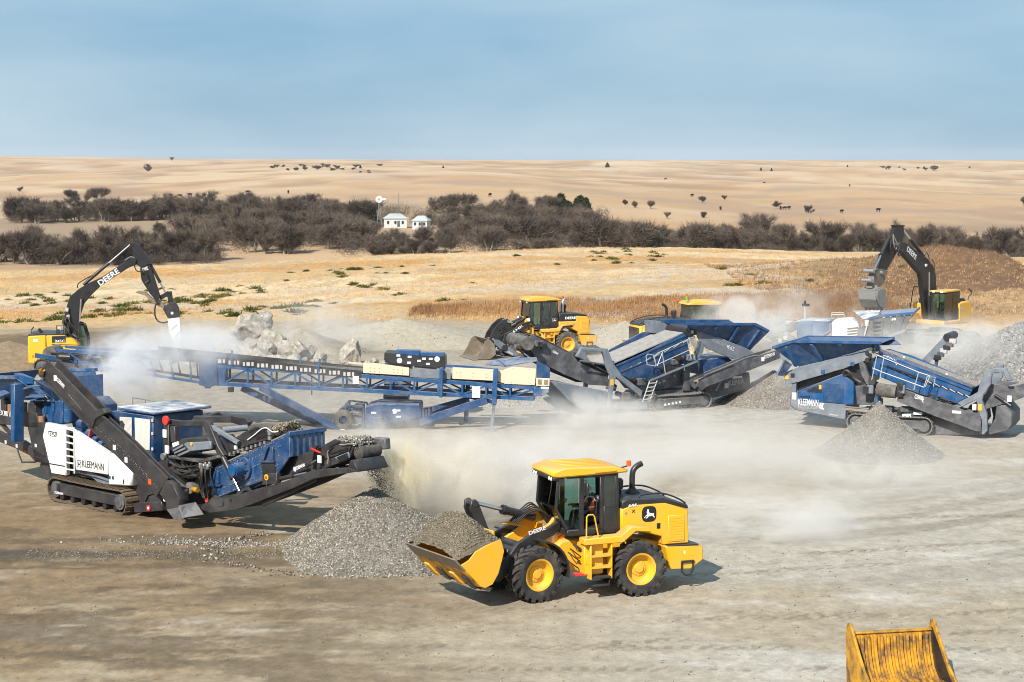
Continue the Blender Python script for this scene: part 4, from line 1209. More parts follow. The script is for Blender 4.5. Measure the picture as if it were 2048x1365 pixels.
Shape().beam(*[(-0.643,-1.25,2.398),(-0.444,-1.25,2.846)], .12, .06).obj('extinguisher', 'red', CR)
# white side panels with ladder
wp = Shape().prism([(-3.052,2.812),(-1.818,2.783),(-1.824,0.96),(-2.745,0.942),(-3.266,2.298)], -1.5, -1.28).obj('side_panel', 'white', CR, .025)
Shape().prism([(-1.216,2.679),(0.853,2.09),(0.826,1.294),(-1.177,1.25)], -1.5, -1.28).obj('side_panel', 'white', CR, .025)
Shape().prism([(0.871,2.087),(1.428,2.057),(2.33,1.606),(2.182,1.041),(0.858,0.927)], -1.5, -1.1).obj('side_panel', 'white', CR, .05)
Shape().prism([(-2.904,1.276),(-1.849,1.283),(-1.847,1.327),(-2.902,1.32)], -1.506, -1.49).obj('panel_seam', 'black', wp)
pl = [(-1.759,-1.5,2.853),(-1.772,-1.5,1.091),(-1.211,-1.5,2.809),(-1.248,-1.5,1.112)]
ladder(CR, pl[0], pl[1], pl[2], pl[3], 7, 'white', .03)
Shape().tube([(-1.763,-1.5,2.745),(-1.259,-1.5,2.767),(-0.786,-1.45,2.566),(-0.062,-1.45,2.371),(0.694,-1.45,2.121),(0.657,-1.3,2.084)], .03, 6).obj('handrail', 'white', CR)
Shape().tube([(-1.228,-1.4,2.571),(-0.32,-1.4,2.286),(0.575,-1.4,2.034)], .02, 5).obj('handrail', 'blue', CR)
# emblem and lettering on the panels
ev = Shape().prism([(-2.903,2.515),(-2.312,2.518),(-2.356,2.351),(-2.728,2.335),(-2.851,2.378)], -1.506, -1.5015).obj('emblem', 'black_mark', wp)
Shape().prism([(-2.856,2.492),(-2.351,2.493),(-2.384,2.37),(-2.708,2.359),(-2.812,2.393)], -1.509, -1.5065).obj('emblem_field', 'white_mark', ev)
lettering('EVO', 'black_mark', wp, [(-2.749,-1.509,2.372)][0], [(-2.378,-1.509,2.376)][0], .16, bold=.006)
k_ = [(-0.723,-1.503,1.419),(0.602,-1.503,1.423)]
lettering('KLEEMANN', 'black_mark', wp, k_[0], k_[1], .25, bold=-.004)
sq = Shape().prism([(-1.046,1.631),(-0.806,1.636),(-0.815,1.377),(-1.055,1.377)], -1.506, -1.5015).obj('emblem', 'black_mark', wp)
Shape().prism([(-1.019,1.607),(-0.834,1.611),(-0.842,1.401),(-1.027,1.402)], -1.509, -1.5065).obj('emblem_field', 'white_mark', sq)
Shape().prism([(-1.011,1.57),(-0.965,1.57),(-0.95,1.48),(-0.929,1.547),(-0.904,1.48),(-0.863,1.576),(-0.836,1.573),(-0.887,1.423),(-0.922,1.472),(-0.952,1.415),(-0.988,1.449)], -1.512, -1.5095).obj('emblem_figure', 'black_mark', sq)
for p in [(0.946,-1.505,1.213),(1.142,-1.505,1.225)]: Shape().box(p[0] - .06, p[0] + .06, -1.508, -1.5, p[2] - .06, p[2] + .06).obj('blue_label', 'blue', wp)
Shape().prism([(1.738,1.173),(1.776,1.256),(1.826,1.183),(1.796,1.075),(1.735,1.067)], -1.506, -1.5).obj('handle', 'black', wp)
kt = [(-2.231,-1.7,0.283),(-1.692,-1.7,0.283)]
lettering('KLEEMANN', 'white_mark', CR, kt[0], kt[1], .09, bold=.006)
# radiator module with its dusty roof
rm_ = Shape().prism([(0.376,3.494),(0.646,3.545),(3.041,3.581),(2.946,1.799),(2.477,1.888),(0.532,2.819)], -1.1, 1.1).obj('engine_module', 'blue', CR, .03)
sf = [(1.04,3.37),(1.788,3.413),(1.796,2.286),(1.15,2.668)]
def slat_panel(pa, pb, n):
    """grille of louvre slats between two upright edges"""
    a0, a1 = [Vector((p[0], -1.115, p[1])) for p in pa]; b0, b1 = [Vector((p[0], -1.115, p[1])) for p in pb]
    fo = Shape().quad(a0, b0, b1, a1, -.012).obj('grille_frame', 'blue', rm_)
    me = None
    for i in range(n):
        t = (i + .5) / n
        p = a0.lerp(a1, t); q_ = b0.lerp(b1, t)
        Shape().beam(p + Vector((.02, -.012, 0)), q_ + Vector((-.02, -.012, 0)), .030, .034).obj('grille_slat', 'grille', fo)
M['grille'] = paint('pale_grille_slat', (.62, .61, .58), .5, .25, .3)
slat_panel([(1.088,3.376),(1.095,2.506)], [(1.853,3.42),(1.821,2.422)], 24)
slat_panel([(1.984,3.433),(1.993,2.361)], [(2.93,3.443),(2.863,2.348)], 30)
for p in [(3.021,-1.12,3.426),(3.007,-1.12,2.959),(2.991,-1.12,2.413),(2.977,-1.12,1.945)]: Shape().box(p[0] - .03, p[0] + .03, -1.14, -1.1, p[2] - .05, p[2] + .05).obj('hinge', 'white', rm_)
r0 = [(1.163,3.634),(3.136,3.636)]
Shape().prism([(r0[0][0] - .15, r0[0][1]), (r0[1][0] + .08, r0[1][1]), (r0[1][0] + .08, r0[1][1] + .10), (r0[0][0] - .1, r0[0][1] + .12)], -1.2, 1.35).obj('module_roof', 'blue_roof', CR, .03)
# dust-capped rear platform, handrail and red lamp beyond it
Shape().box(-1.1, .3, .3, 1.5, 2.6, 3.25).obj('rear_cabinet', 'blue_roof', CR, .05)
rl = [(-1.634,1.4,3.596),(-0.854,1.4,3.592),(-0.086,1.4,3.565),(0.76,1.4,3.579)]
s = Shape().tube(rl, .02, 5)
for p in rl: s.tube([p, (p[0], p[1], p[2] - .75)], .02, 5)
s.obj('platform_rail', 'slate', CR)
p = [(0.837,0.9,3.53)][0]
lb = Shape().cyl(p, (p[0], p[1], p[2] + .06), .08, 10).cyl((p[0], p[1], p[2] - .25), p, .025, 6).obj('lamp_stem', 'white', CR)
Shape().cyl((p[0], p[1], p[2] + .06), (p[0], p[1], p[2] + .17), .075, 10).obj('warning_lamp', 'red', lb)
# return conveyor climbing the near side
def belt_conveyor(root, near, v0, v1, name, mat='charcoal', belt='belt', depth_lip=.10, belt_drop=.08, bevel=.015):
    """near: outline of the near side plate (u, w); mirrored far plate and belt between.
    near[0], near[1] upper edge from high end to low end, then the lower edge back."""
    o = Shape().prism(near, v0, v0 + .06).prism(near, v1 - .06, v1).obj(name, mat, root, bevel)
    return o
sc_up = [(-2.018,5.259),(0.943,3.701),(1.481,3.401),(1.009,3.069),(0.389,3.22),(0.261,3.418),(-0.409,3.701),(-2.514,4.701)]
sc_lo = [(1.293,3.576),(3.088,2.758),(5.102,1.732),(4.508,1.106),(3.768,1.502),(2.717,1.896),(0.829,3),(0.749,3.254)]
for nm, pr in (('conveyor_side', sc_up), ('conveyor_side', sc_lo)):
    v1_ = -1.52 if pr is sc_up else -1.80
    for a_, b_ in ((-2.05, -1.98), (v1_ - .06, v1_)): Shape().prism(pr, a_, b_).obj(nm, 'charcoal', CR, .012)
b0, b1, b2 = [(-2.315,4.992),(0.925,3.324),(4.47,1.425)]
Shape().quad((b0[0], -1.97, b0[1]), (b2[0], -1.97, b2[1]), (b2[0], -1.59, b2[1]), (b0[0], -1.59, b0[1]), .05).obj('conveyor_belt', 'belt', CR)
Shape().hexa([(b0[0] - .1, -1.97, b0[1] - .55), (b2[0] - .1, -1.97, b2[1] - .45), (b2[0] - .1, -1.59, b2[1] - .45), (b0[0] - .1, -1.59, b0[1] - .55)],
             [(b0[0] - .1, -1.97, b0[1] - .45), (b2[0] - .1, -1.97, b2[1] - .35), (b2[0] - .1, -1.59, b2[1] - .35), (b0[0] - .1, -1.59, b0[1] - .45)]).obj('conveyor_pan', 'charcoal', CR)
Shape().cyl((b0[0], -2.12, b0[1] - .2), (b0[0], -1.48, b0[1] - .2), .2, 14).obj('head_drum', 'black', CR)
Shape().prism([(-2.448,4.898),(-2.284,4.975),(-2.099,4.871),(-2.248,4.699),(-2.487,4.653)], -2.12, -2.06).obj('drum_guard', 'yellow', CR, .01)
# clamp band at the hinge, flange boxes, lettering, bolts
Shape().prism([(0.384,3.54),(1.461,3.804),(1.631,3.654),(1.004,3.388),(0.814,3.056),(0.46,3.179)], -2.10, -1.78).obj('hinge_band', 'charcoal', CR, .02)
t_ = [(-1.421,-2.055,4.546),(-0.967,-2.055,4.306)]
lettering('KLEEMANN', 'white_mark', CR, t_[0], t_[1], .15, bold=.006)
e0 = [(-1.501,-2.055,4.635)][0]
Shape().box(e0[0] - .09, e0[0] + .09, -2.058, -2.052, e0[2] - .10, e0[2] + .10).obj('emblem', 'white_mark', CR)
random.seed(3)
s = Shape()
for (a, b_) in (([(-0.669,-2.05,4.102),(0.133,-2.05,3.617)]), ([(0.922,-2.05,3.113),(4.556,-2.05,1.34)]), ([(1.881,-2.05,2.791),(3.983,-2.05,1.68)])):
    for i in range(26):
        q_ = Vector(a).lerp(Vector(b_), (i + random.uniform(0, .6)) / 26)
        if i % 4 != 3: s.cyl(q_, q_ - Vector((0, .015, 0)), .018, 5)
tag(s.obj('bolts', 'steel', CR), kind='stuff')
for p, m_ in zip([(2.059,-2.06,2.473),(5.253,-2.06,0.82),(2.738,-2.06,2.106),(4.092,-2.06,1.49),(4.931,-2.06,1.007)], ('sticker', 'sticker', 'sticker', 'orange_lens', 'sticker')):
    Shape().box(p[0] - .08, p[0] + .08, -2.065, -2.05, p[2] - .09, p[2] + .09).obj('label_plate', m_, CR)
# foot of the return conveyor
Shape().prism([(4.728,1.171),(5.112,1.67),(5.517,1.592),(5.868,1.109),(5.565,0.379),(5.124,0.665),(5.09,0.913)], -2.15, -1.85).obj('tail_box', 'charcoal', CR, .02)
Shape().hexa([(5.138,-2.16,0.668),(5.578,-2.16,0.372),(6.023,-2.16,0.42),(5.995,-2.16,0.876)], [(4.908,-1.4,0.739),(5.715,-1.4,0.486),(6.199,-1.4,0.548),(5.726,-1.4,0.892)]).obj('tail_pan', 'charcoal_dusty', CR, .01)
Shape().quad(*[(5.829,-2.18,0.883),(6.078,-2.2,0.503),(6.288,-1.5,0.548),(5.856,-1.5,0.911)], .05).obj('tail_plate', 'steel', CR)
Shape().quad(*[(5.199,-2.1,1.322),(5.151,-1.2,1.303),(5.14,-1.2,0.894),(5.596,-2.1,0.969)], .03).obj('skirt_rubber', 'black', CR)
Shape().quad(*[(4.908,-2,1.578),(5.344,-1.9,1.465),(5.119,-1.3,1.312),(4.304,-1.3,1.625)], .03).obj('conveyor_chute', 'slate', CR)

# ---- secondary screen built on the discharge end
scn = Shape()
side = [(6.422,2.114),(10.047,3.584),(10.327,3.733),(10.346,2.916),(9.722,2.283),(8.937,1.962),(7.4,1.421),(6.7,1.147),(6.205,1.469)]
for v0, v1 in ((-1.1, -1.02), (.34, .42)): scn.prism(side, v0, v1)
so = scn.obj('screen_box', 'blue', CR, .015)
Shape().quad(*[(p[0], v, p[1]) for p, v in zip([(6.422,2.114),(10.047,3.584)] + [(10.047,3.584),(6.422,2.114)], (-1.0, -1.0, .33, .33))], .06).obj('screen_deck', 'belt_dusty', so)
# end chute, open plate with ribs
ce = [(10.336,3.719),(10.35,2.916)]
u_, w1_, w0_ = ce[0][0], ce[0][1], ce[1][1]
ch = Shape().box(u_ - .03, u_ + .02, -1.1, .42, w0_, w1_ - .1).obj('end_chute', 'blue_worn', so, .01)
Shape().box(u_ - .05, u_ + .07, -1.14, .46, w1_ - .12, w1_ + .02).obj('chute_rim', 'blue_bright', ch, .01)
for k in range(6): Shape().box(u_ + .02, u_ + .06, -.98 + k * .26, -.93 + k * .26, w0_ + .03, w1_ - .14).obj('chute_rib', 'blue', ch)
# stiffeners, fixing plates, bolts on the screen side
for pr in ([(8.95,2.658),(9.338,3.145),(9.386,3.15),(9.141,2.679)], [(9.33,2.699),(9.48,3.16),(9.621,3.175),(9.636,2.733)], [(6.283,1.574),(6.571,2.052),(6.646,2.06),(6.485,1.597)], [(6.535,1.603),(6.671,2.063),(6.745,2.039),(6.761,1.63)], [(6.181,1.53),(6.885,1.613),(6.834,1.543),(6.179,1.46)], [(8.903,2.647),(9.659,2.729),(9.658,2.668),(8.901,2.585)]):
    Shape().prism(pr, -1.2, -1.095).obj('stiffener', 'blue', so, .008)
Shape().prism([(7.986,2.507),(8.474,2.715),(8.603,2.001),(8.045,1.842)], -1.115, -1.095).obj('cover_plate', 'blue_bright', so, .005)
Shape().prism([(6.179,1.45),(6.809,1.54),(6.725,1.182),(6.172,1.146)], -1.06, -.4).obj('spring_box', 'black', so)
Shape().prism([(8.949,2.581),(9.658,2.668),(9.675,2.308),(8.99,2.23)], -1.13, -.4).obj('spring_box', 'black', so)
random.seed(11)
s = Shape()
sv = [Vector((p[0], p[1])) for p in side]
for i in range(170):
    # rows of bolts parallel to the deck
    t = random.random(); r_ = random.choice((.06, .25, .5, .75, .95))
    a = Vector((sv[0].x, sv[0].y)).lerp(sv[1], t); b_ = Vector((sv[7].x, sv[7].y)).lerp(sv[4], t)
    q_ = a.lerp(b_, r_)
    s.cyl((q_.x, -1.1, q_.y), (q_.x, -1.125, q_.y), .020, 5)
tag(s.obj('bolts', 'steel', so), kind='stuff')
m0, m1 = [(7.931,-1.55,2.196),(8.176,-1.1,2.294)]
Shape().cyl((m1[0] - .1, -1.62, m1[2]), (m1[0] - .1, -1.1, m1[2]), .24, 18).cyl((m1[0] - .1, -1.68, m1[2]), (m1[0] - .1, -1.62, m1[2]), .2, 18).obj('drive_motor', 'blue_bright', so)
Shape().cyl((m1[0] - .1, -1.22, m1[2]), (m1[0] - .1, -1.14, m1[2]), .38, 20).obj('motor_flange', 'blue', so)
for k in range(8):
    t = k * PI / 4
    Shape().beam((m1[0] - .1 + .25 * math.cos(t), -1.3, m1[2] + .25 * math.sin(t)), (m1[0] - .1 + .36 * math.cos(t), -1.2, m1[2] + .36 * math.sin(t)), .03, .03).obj('motor_rib', 'blue_bright', so)
# low beam under the screen and the main discharge conveyor
lb_ = [(5.743,0.665),(6.362,1.078),(6.566,1.214),(6.915,1.161),(7.064,1.148),(8.732,1.678),(10.246,2.117),(11.621,2.636),(12.068,2.731),(13.296,2.912),(13.767,2.834),(12.946,2.667),(11.706,2.377),(10.703,1.959),(9.011,1.325),(7.747,0.871),(6.35,0.583)]
Shape().prism(lb_, -1.25, -1.12).prism(lb_, .05, .18).obj('discharge_beam', 'charcoal', CR, .015)
Shape().prism([(7.585,0.849),(8.901,1.31),(8.92,1.095),(11.555,2.253),(11.557,2.344),(8.853,1.304)], -1.1, -1.0).obj('beam_skirt', 'black', CR)
for p in [(7.457,-1.26,1.16),(9.793,-1.26,2.112)]: Shape().cyl(p, (p[0], -1.24, p[2]), .07, 12).obj('beam_hole', 'black_mark', CR)
for pr in ([(6.79,1.133),(7.064,1.151),(7.084,0.916),(6.834,0.885)], [(9.759,2.155),(9.899,2.202),(9.919,2.005),(9.755,1.986)]):
    Shape().prism(pr, -1.29, -1.25).obj('beam_gusset', 'charcoal', CR, .01)
Shape().prism([(9.16,2.241),(9.891,2.354),(9.931,2.023),(9.767,1.989),(9.153,1.871)], -1.28, -1.1).obj('support_bracket', 'charcoal', CR, .015)
p = [(9.396,-1.3,2.163)][0]
Shape().cyl(p, (p[0], -1.27, p[2]), .10, 12).obj('safety_switch', 'yellow', CR)
Shape().cyl((p[0], -1.33, p[2]), (p[0], -1.30, p[2]), .045, 10).obj('stop_button', 'red', CR)
hose(CR, [(p[0], -1.3, p[2] - .1), (p[0] + .05, -1.32, p[2] - .3), (p[0] - .05, -1.32, p[2] - .45)], .012)
dc = [(9.757,2.674),(10.595,3.009),(11.417,3.307),(12.158,3.646),(12.967,3.541),(13.031,3.445),(12.831,3.068),(11.497,2.592),(10.585,2.338),(9.653,2.047),(8.894,1.898),(9.189,2.427)]
Shape().prism(dc, -.75, -.70).prism(dc, .12, .17).obj('conveyor_side', 'charcoal', CR, .012)
d0, d1 = [(7.729,1.586),(12.655,3.301)]
Shape().quad((d0[0], -.68, d0[1]), (d1[0] + .4, -.68, d1[1]), (d1[0] + .4, .11, d1[1]), (d0[0], .11, d0[1]), .05).obj('conveyor_belt', 'belt', CR)
hd = [(11.519,3.321),(12.192,3.653),(13,3.548),(12.867,3.312),(11.67,2.946)]
ho = Shape().prism(hd, -.80, -.755).prism(hd, .175, .22).obj('dust_hood', 'charcoal', CR, .012)
for a, b_ in ([(11.898,-0.82,3.215),(12.167,-0.82,3.407)], [(11.989,-0.82,3.389),(12.478,-0.82,3.603)], [(12.386,-0.82,3.296),(12.826,-0.82,3.416)], [(12.385,-0.82,3.222),(12.825,-0.82,3.357)], [(12.031,-0.82,3.169),(12.342,-0.82,3.276)]):
    Shape().beam(a, b_, .02, .05).obj('hood_slot', 'black_mark', ho)
sg = Shape().prism([(12.353,3.099),(13.012,3.347),(13.075,3.177),(12.615,2.994)], -.95, -.91).obj('side_guard', 'slate', CR, .01)
for a, b_ in ([(12.496,-0.96,3.101),(12.979,-0.96,3.286)], [(12.54,-0.96,3.061),(13.022,-0.96,3.231)], [(12.605,-0.96,3.032),(13.021,-0.96,3.178)]):
    Shape().beam(a, b_, .02, .045).obj('guard_slot', 'black_mark', sg)
Shape().prism([(11.154,2.765),(11.298,3.307),(11.458,3.459),(11.57,3.41),(11.385,3.091),(11.335,2.755)], -1.0, -.9).obj('hinge_post', 'charcoal', CR, .01)
Shape().hexa([(11.334,-1.05,3.331),(11.825,-1.05,3.233),(11.802,-1.05,3.171),(11.332,-1.05,3.247)], [(11.241,-0.97,3.313),(11.734,-0.97,3.214),(11.711,-0.97,3.152),(11.24,-0.97,3.229)]).obj('red_latch', 'red', CR, .01)
ram(CR, [(9.942,-1.15,2.161)][0], [(11.233,-1.15,2.506)][0], .07, .5)
ram(CR, [(11.178,-1.1,2.689)][0], [(11.632,-1.1,2.949)][0], .05, .5)
t_ = [(10.581,-1,2.52),(11.017,-1,2.68)]
tp = Shape().prism([(10.361,2.507),(11.029,2.748),(11.05,2.659),(10.383,2.409)], -.985, -.95).obj('name_plate', 'charcoal', CR)
lettering('KLEEMANN', 'white_mark', tp, [(10.54,-0.985,2.495)][0], [(10.977,-0.985,2.665)][0], .11, bold=.01)
e0 = [(10.471,-0.985,2.506)][0]
Shape().box(e0[0] - .06, e0[0] + .06, -.99, -.986, e0[2] - .06, e0[2] + .08).obj('emblem', 'white_mark', tp)
p = [(11.606,-0.92,2.961)][0]
Shape().box(p[0] - .09, p[0] + .09, -.93, -.9, p[2] - .12, p[2] + .12).obj('label_plate', 'sticker', CR)
Shape().tube(curve_pts([(12.51,-0.85,3.52),(12.686,-0.85,3.524),(12.948,-0.85,3.58),(13.239,-0.8,3.596)], 10), .022, 5).tube(curve_pts([(11.961,-0.9,2.842),(12.008,-0.9,3.026),(11.966,-0.9,3.171),(12.012,-0.9,3.281)], 10), .022, 5).obj('cable', 'belt_dusty', CR)
Shape().prism([(13.241,2.93),(13.373,3.15),(13.523,3.166),(13.734,2.868),(13.712,2.807),(13.282,2.787)], -1.2, .1).obj('beam_head', 'black', CR, .02)
# head drum, heaped with stone
hd0 = [(13.214,-0.7,3.414)][0]
Shape().cyl((hd0[0], -.70, hd0[2] - .10), (hd0[0], .12, hd0[2] - .10), .22, 18).obj('head_drum', 'belt', CR)
Shape().prism([(12.68,3.592),(12.986,3.683),(13.504,3.705),(13.544,3.353),(13.155,3.297),(12.721,3.357)], .16, .42).obj('drum_motor', 'charcoal_dusty', CR, .04)
# upper overband conveyor with hood above the screen
uc = [(6.382,2.742),(7.038,3.095),(7.684,3.426),(8.271,3.677),(8.893,3.669),(9.22,3.454),(9.075,3.254),(8.597,3.175),(7.821,2.97),(6.778,2.578),(6.427,2.508)]
Shape().prism(uc, -.85, -.80).prism(uc, .28, .33).obj('conveyor_side', 'charcoal', CR, .012)
uh = [(7.734,3.426),(8.393,3.708),(8.99,3.688),(9.102,3.345),(7.945,3.026)]
uo = Shape().prism(uh, -.90, -.86).obj('dust_hood', 'charcoal', CR, .012)
for a, b_ in ([(8.159,-0.91,3.407),(8.882,-0.91,3.617)], [(8.157,-0.91,3.344),(8.928,-0.91,3.56)], [(8.446,-0.91,3.342),(8.974,-0.91,3.488)], [(8.445,-0.91,3.28),(8.997,-0.91,3.428)], [(8.063,-0.91,3.475),(8.549,-0.91,3.678)]):
    Shape().beam(a, b_, .02, .045).obj('hood_slot', 'black_mark', uo)
Shape().quad(*[(p[0], v, p[1]) for p, v in zip([(6.43,2.636),(9.268,3.474),(9.268,3.474),(6.43,2.636)], (-.78, -.78, .27, .27))], .05).obj('conveyor_belt', 'belt', CR)
Shape().tube(curve_pts([(8.035,-0.95,3.227),(8.401,-0.95,3.435),(8.788,-0.95,3.674),(9.074,-0.95,3.717),(9.308,-0.95,3.617),(9.555,-0.9,3.651)], 14), .020, 5).obj('cable', 'sticker', CR)
for p in [(9.132,-0.92,3.673),(9.153,-0.92,3.553),(9.15,-0.92,3.398),(7.381,-0.92,2.901)]: Shape().box(p[0] - .06, p[0] + .06, -.96, -.9, p[2] - .06, p[2] + .06).obj('clamp', 'sticker' if p[0] < 8 else 'steel', CR)
Shape().beam(*[(6.83,-1,2.543),(9.316,-1,3.316)], .10, .07).obj('bolted_rail', 'black', CR)
for i in range(9):
    q_ = Vector([(7.23,-1.06,2.671)][0]).lerp(Vector([(9.056,-1.06,3.25)][0]), i / 8)
    Shape().box(q_.x - .04, q_.x + .04, -1.09, -1.03, q_.z - .05, q_.z + .05).obj('rail_bolt', 'steel', CR)
# bent arch frame and braces that carry the folding conveyor
ar = [(4.767,3.585),(6.085,3.73),(6.349,3.671),(6.856,2.892),(7.144,2.633),(6.847,2.519),(6.593,2.865),(6.013,3.515),(4.865,3.404)]
Shape().prism(ar, -1.25, -1.05).obj('arch_frame', 'charcoal', CR, .02)
ar2 = [(3.333,3.499),(3.891,3.549),(5.524,3.526),(5.722,3.395),(5.518,3.225),(3.886,3.352),(3.258,3.294)]
Shape().prism(ar2, 1.0, 1.2).obj('arch_frame', 'charcoal', CR, .02)
Shape().beam(*[(5.354,-1.1,3.688),(6.275,-0.2,3.684)], .22, .22).beam(*[(4.145,0.9,3.549),(5.221,-1,3.581)], .16, .16).obj('arch_cross', 'charcoal', CR, .015)
Shape().beam(*[(6.12,-1.15,3.619),(7.618,-1,3.088)], .13, .13).obj('arch_brace', 'slate', CR, .01)
ram(CR, [(7.173,-1.3,2.58)][0], [(8.021,-1.3,1.545)][0], .10, .62)
ram(CR, [(6.951,-1.15,2.581)][0], [(7.549,-1.15,1.717)][0], .06, .62)
Shape().cyl(*[(5.133,0.3,3.142),(5.64,1,3.204)], .11, 12).obj('hydraulic_ram', 'slate', CR)
Shape().prism([(3.899,3.444),(4.176,3.407),(4.142,2.233),(3.832,2.328)], -1.3, -.9).prism([(4.243,3.35),(4.519,3.376),(4.573,2.831),(4.297,2.803)], -1.3, -1.1).obj('frame_column', 'charcoal', CR, .02)
c_ = Vector([(4.052,-1.35,3.54)][0])
Shape().cyl(c_, c_ + Vector((0, .08, 0)), .16, 14).obj('hose_reel', 'red', CR)
Shape().prism([(3.733,3.547),(4.735,3.564),(4.73,3.386),(4.041,3.362)], -1.15, -1.0).obj('arch_beam', 'charcoal', CR, .01)
# control box and magnet housing
mg = Shape().prism([(4.388,2.616),(5.118,3.029),(6.528,3.212),(6.657,3.101),(6.715,2.797),(6.319,2.755),(5.579,2.573),(4.76,2.402)], -1.45, -.3).obj('magnet_housing', 'charcoal', CR, .03)
Shape().prism([(5.315,2.865),(5.452,2.934),(6.787,3.111),(6.813,2.854),(5.647,2.648)], -1.53, -1.44).obj('magnet_cover', 'slate', mg, .02)
p = [(5.78,-1.53,2.925)][0]
Shape().cyl(p, (p[0], -1.56, p[2]), .06, 10).obj('yellow_knob', 'yellow', mg)
Shape().prism([(4.613,2.82),(4.938,2.92),(4.969,2.805),(4.644,2.679)], -1.475, -1.45).obj('label_plate', 'sticker', mg)
for p0, p1 in ([(4.668,-1.48,2.564),(5.22,-1.48,2.811)], [(4.734,-1.48,2.487),(5.353,-1.48,2.72)], [(4.937,-1.48,2.424),(5.554,-1.48,2.657)]):
    Shape().beam(p0, p1, .05, .07).obj('magnet_fin', 'slate', mg, .01)
Shape().prism([(4.314,2.348),(5.979,2.38),(6.91,2.625),(7.039,2.557),(6.11,2.29),(4.346,2.267)], -1.42, -.4).obj('magnet_belt', 'belt', mg, .01)
c_ = Vector([(4.066,-1.5,2.299)][0])
Shape().cyl(c_, c_ + Vector((0, .1, 0)), .12, 14).obj('cable_gland', 'steel', CR)
for p in [(4.011,-1.35,3.077),(4.121,-1.35,2.535)]: Shape().box(p[0] - .10, p[0] + .10, -1.36, -1.30, p[2] - .14, p[2] + .14).obj('junction_box', 'sticker', CR, .01)
# dark machinery under the magnet: hoses, motor, valve block
Shape().prism([(3.336,2.077),(6.147,2.38),(5.581,1.09),(4.349,0.899),(3.387,1.389)], -.7, .8).obj('crusher_outlet', 'black', CR)
Shape().prism([(2.667,1.735),(3.739,2.155),(4.49,1.724),(4.951,1.011),(4.268,1.185),(3.509,1.44)], -1.1, -.8).obj('outlet_cheek', 'charcoal', CR)
c_ = Vector([(5.152,-1.2,1.294)][0])
Shape().cyl(c_, c_ + Vector((0, .3, 0)), .2, 16).obj('belt_motor', 'steel', CR)
Shape().cyl(c_ + Vector((.25, -.05, 0)), c_ + Vector((.55, -.05, 0)), .09, 10).obj('belt_gearbox', 'yellow_worn', CR)
Shape().quad(*[(4.051,-1.2,1.27),(4.431,-1.2,1.23),(3.81,-0.5,0.937),(3.462,-0.5,1.026)], .03).obj('outlet_plate', 'belt_dusty', CR)
random.seed(21)
hp0 = [(4.352,-1.2,2.116),(6.051,-1.2,2.26),(4.346,-1.2,1.903),(5.846,-1.2,2.069),(6.249,-1.2,2.198),(6.168,-1.2,1.603)]
for k in range(16):
    a = Vector(hp0[0]) + Vector((random.uniform(-.2, .6), random.uniform(-.2, .2), random.uniform(-.3, .05)))
    b_ = Vector(hp0[1]) + Vector((random.uniform(-.4, .3), random.uniform(-.2, .2), random.uniform(-.4, .1)))
    hose(CR, [a, a.lerp(b_, .4) + Vector((0, -.1, random.uniform(-.35, -.05))), a.lerp(b_, .75) + Vector((0, -.05, random.uniform(-.3, .1))), b_], random.uniform(.018, .035))
for k in range(7):
    a = Vector(hp0[4]) + Vector((.06 * k - .15, random.uniform(-.25, 0), 0))
    hose(CR, [a, a + Vector((.05, -.05, -.3)), a + Vector((-.1 + .04 * k, .0, -.7)), a + Vector((.05, .05, -1.1))], .018)
for k in range(6):
    p = Vector(hp0[4]) + Vector((-.25 + .1 * k, -.15, .1 * (k % 2)))
    Shape().box(p.x - .04, p.x + .04, p.y - .05, p.y + .05, p.z - .1, p.z + .08).obj('valve', 'steel', CR, .008)
p = [(5.77,-1.2,1.725)][0]
Shape().cyl(p, (p[0], p[1], p[2] + .15), .06, 8).obj('yellow_cap', 'yellow', CR)
p = [(5.528,-1,1.841)][0]
Shape().cyl((p[0], p[1], p[2] - .3), (p[0], p[1], p[2] + .15), .12, 12).obj('oil_filter', 'black', CR)
sp = [(6.002,-1.15,1.535),(5.992,-1.15,1.114)]
Shape().beam(sp[0], sp[1], .16, .05).obj('perforated_post', 'charcoal', CR)
for i in range(4):
    q_ = Vector(sp[0]).lerp(Vector(sp[1]), (i + .5) / 4)
    Shape().cyl(q_ + Vector((0, -.09, 0)), q_ + Vector((0, -.075, 0)), .035, 8).obj('post_hole', 'black_mark', CR)
p = [(6.215,-1.3,1.014)][0]
Shape().cyl(p, (p[0], -1.26, p[2]), .08, 12).obj('red_ring', 'red', CR)
# stone riding on the machine
gr_ = thing('gravel_on_belt', 'crushed stone riding the upper belt and screen of the left crusher', 'gravel', CR.location, CR.rotation_euler.z * 180 / PI)
gr_['kind'] = 'stuff'
g0, g1, g2 = [(8.621,-0.3,3.403),(9.618,-0.3,3.641),(7.608,-0.3,3.492)]
def belt_fn(a, b_, hw, hgt):
    a, b_ = np.array(a), np.array(b_)
    def f(rng, n):
        t = rng.rand(n); v = rng.normal(0, .35, n).clip(-1, 1)
        p = a + (b_ - a) * t[:, None]
        p[:, 1] = v * hw - .3
        p[:, 2] += np.cos(v * PI / 2) * hgt * rng.rand(n) ** .4
        return p
    return f
stones(900, belt_fn(g0, g1, .5, .30), .05, .14, 'gravel_brown', 'loose_stone', gr_, 5)
stones(1500, belt_fn([(11.894,-0.3,3.321)][0], [(13.297,-0.3,3.466)][0], .42, .34), .05, .14, 'gravel', 'loose_stone', gr_, 6)

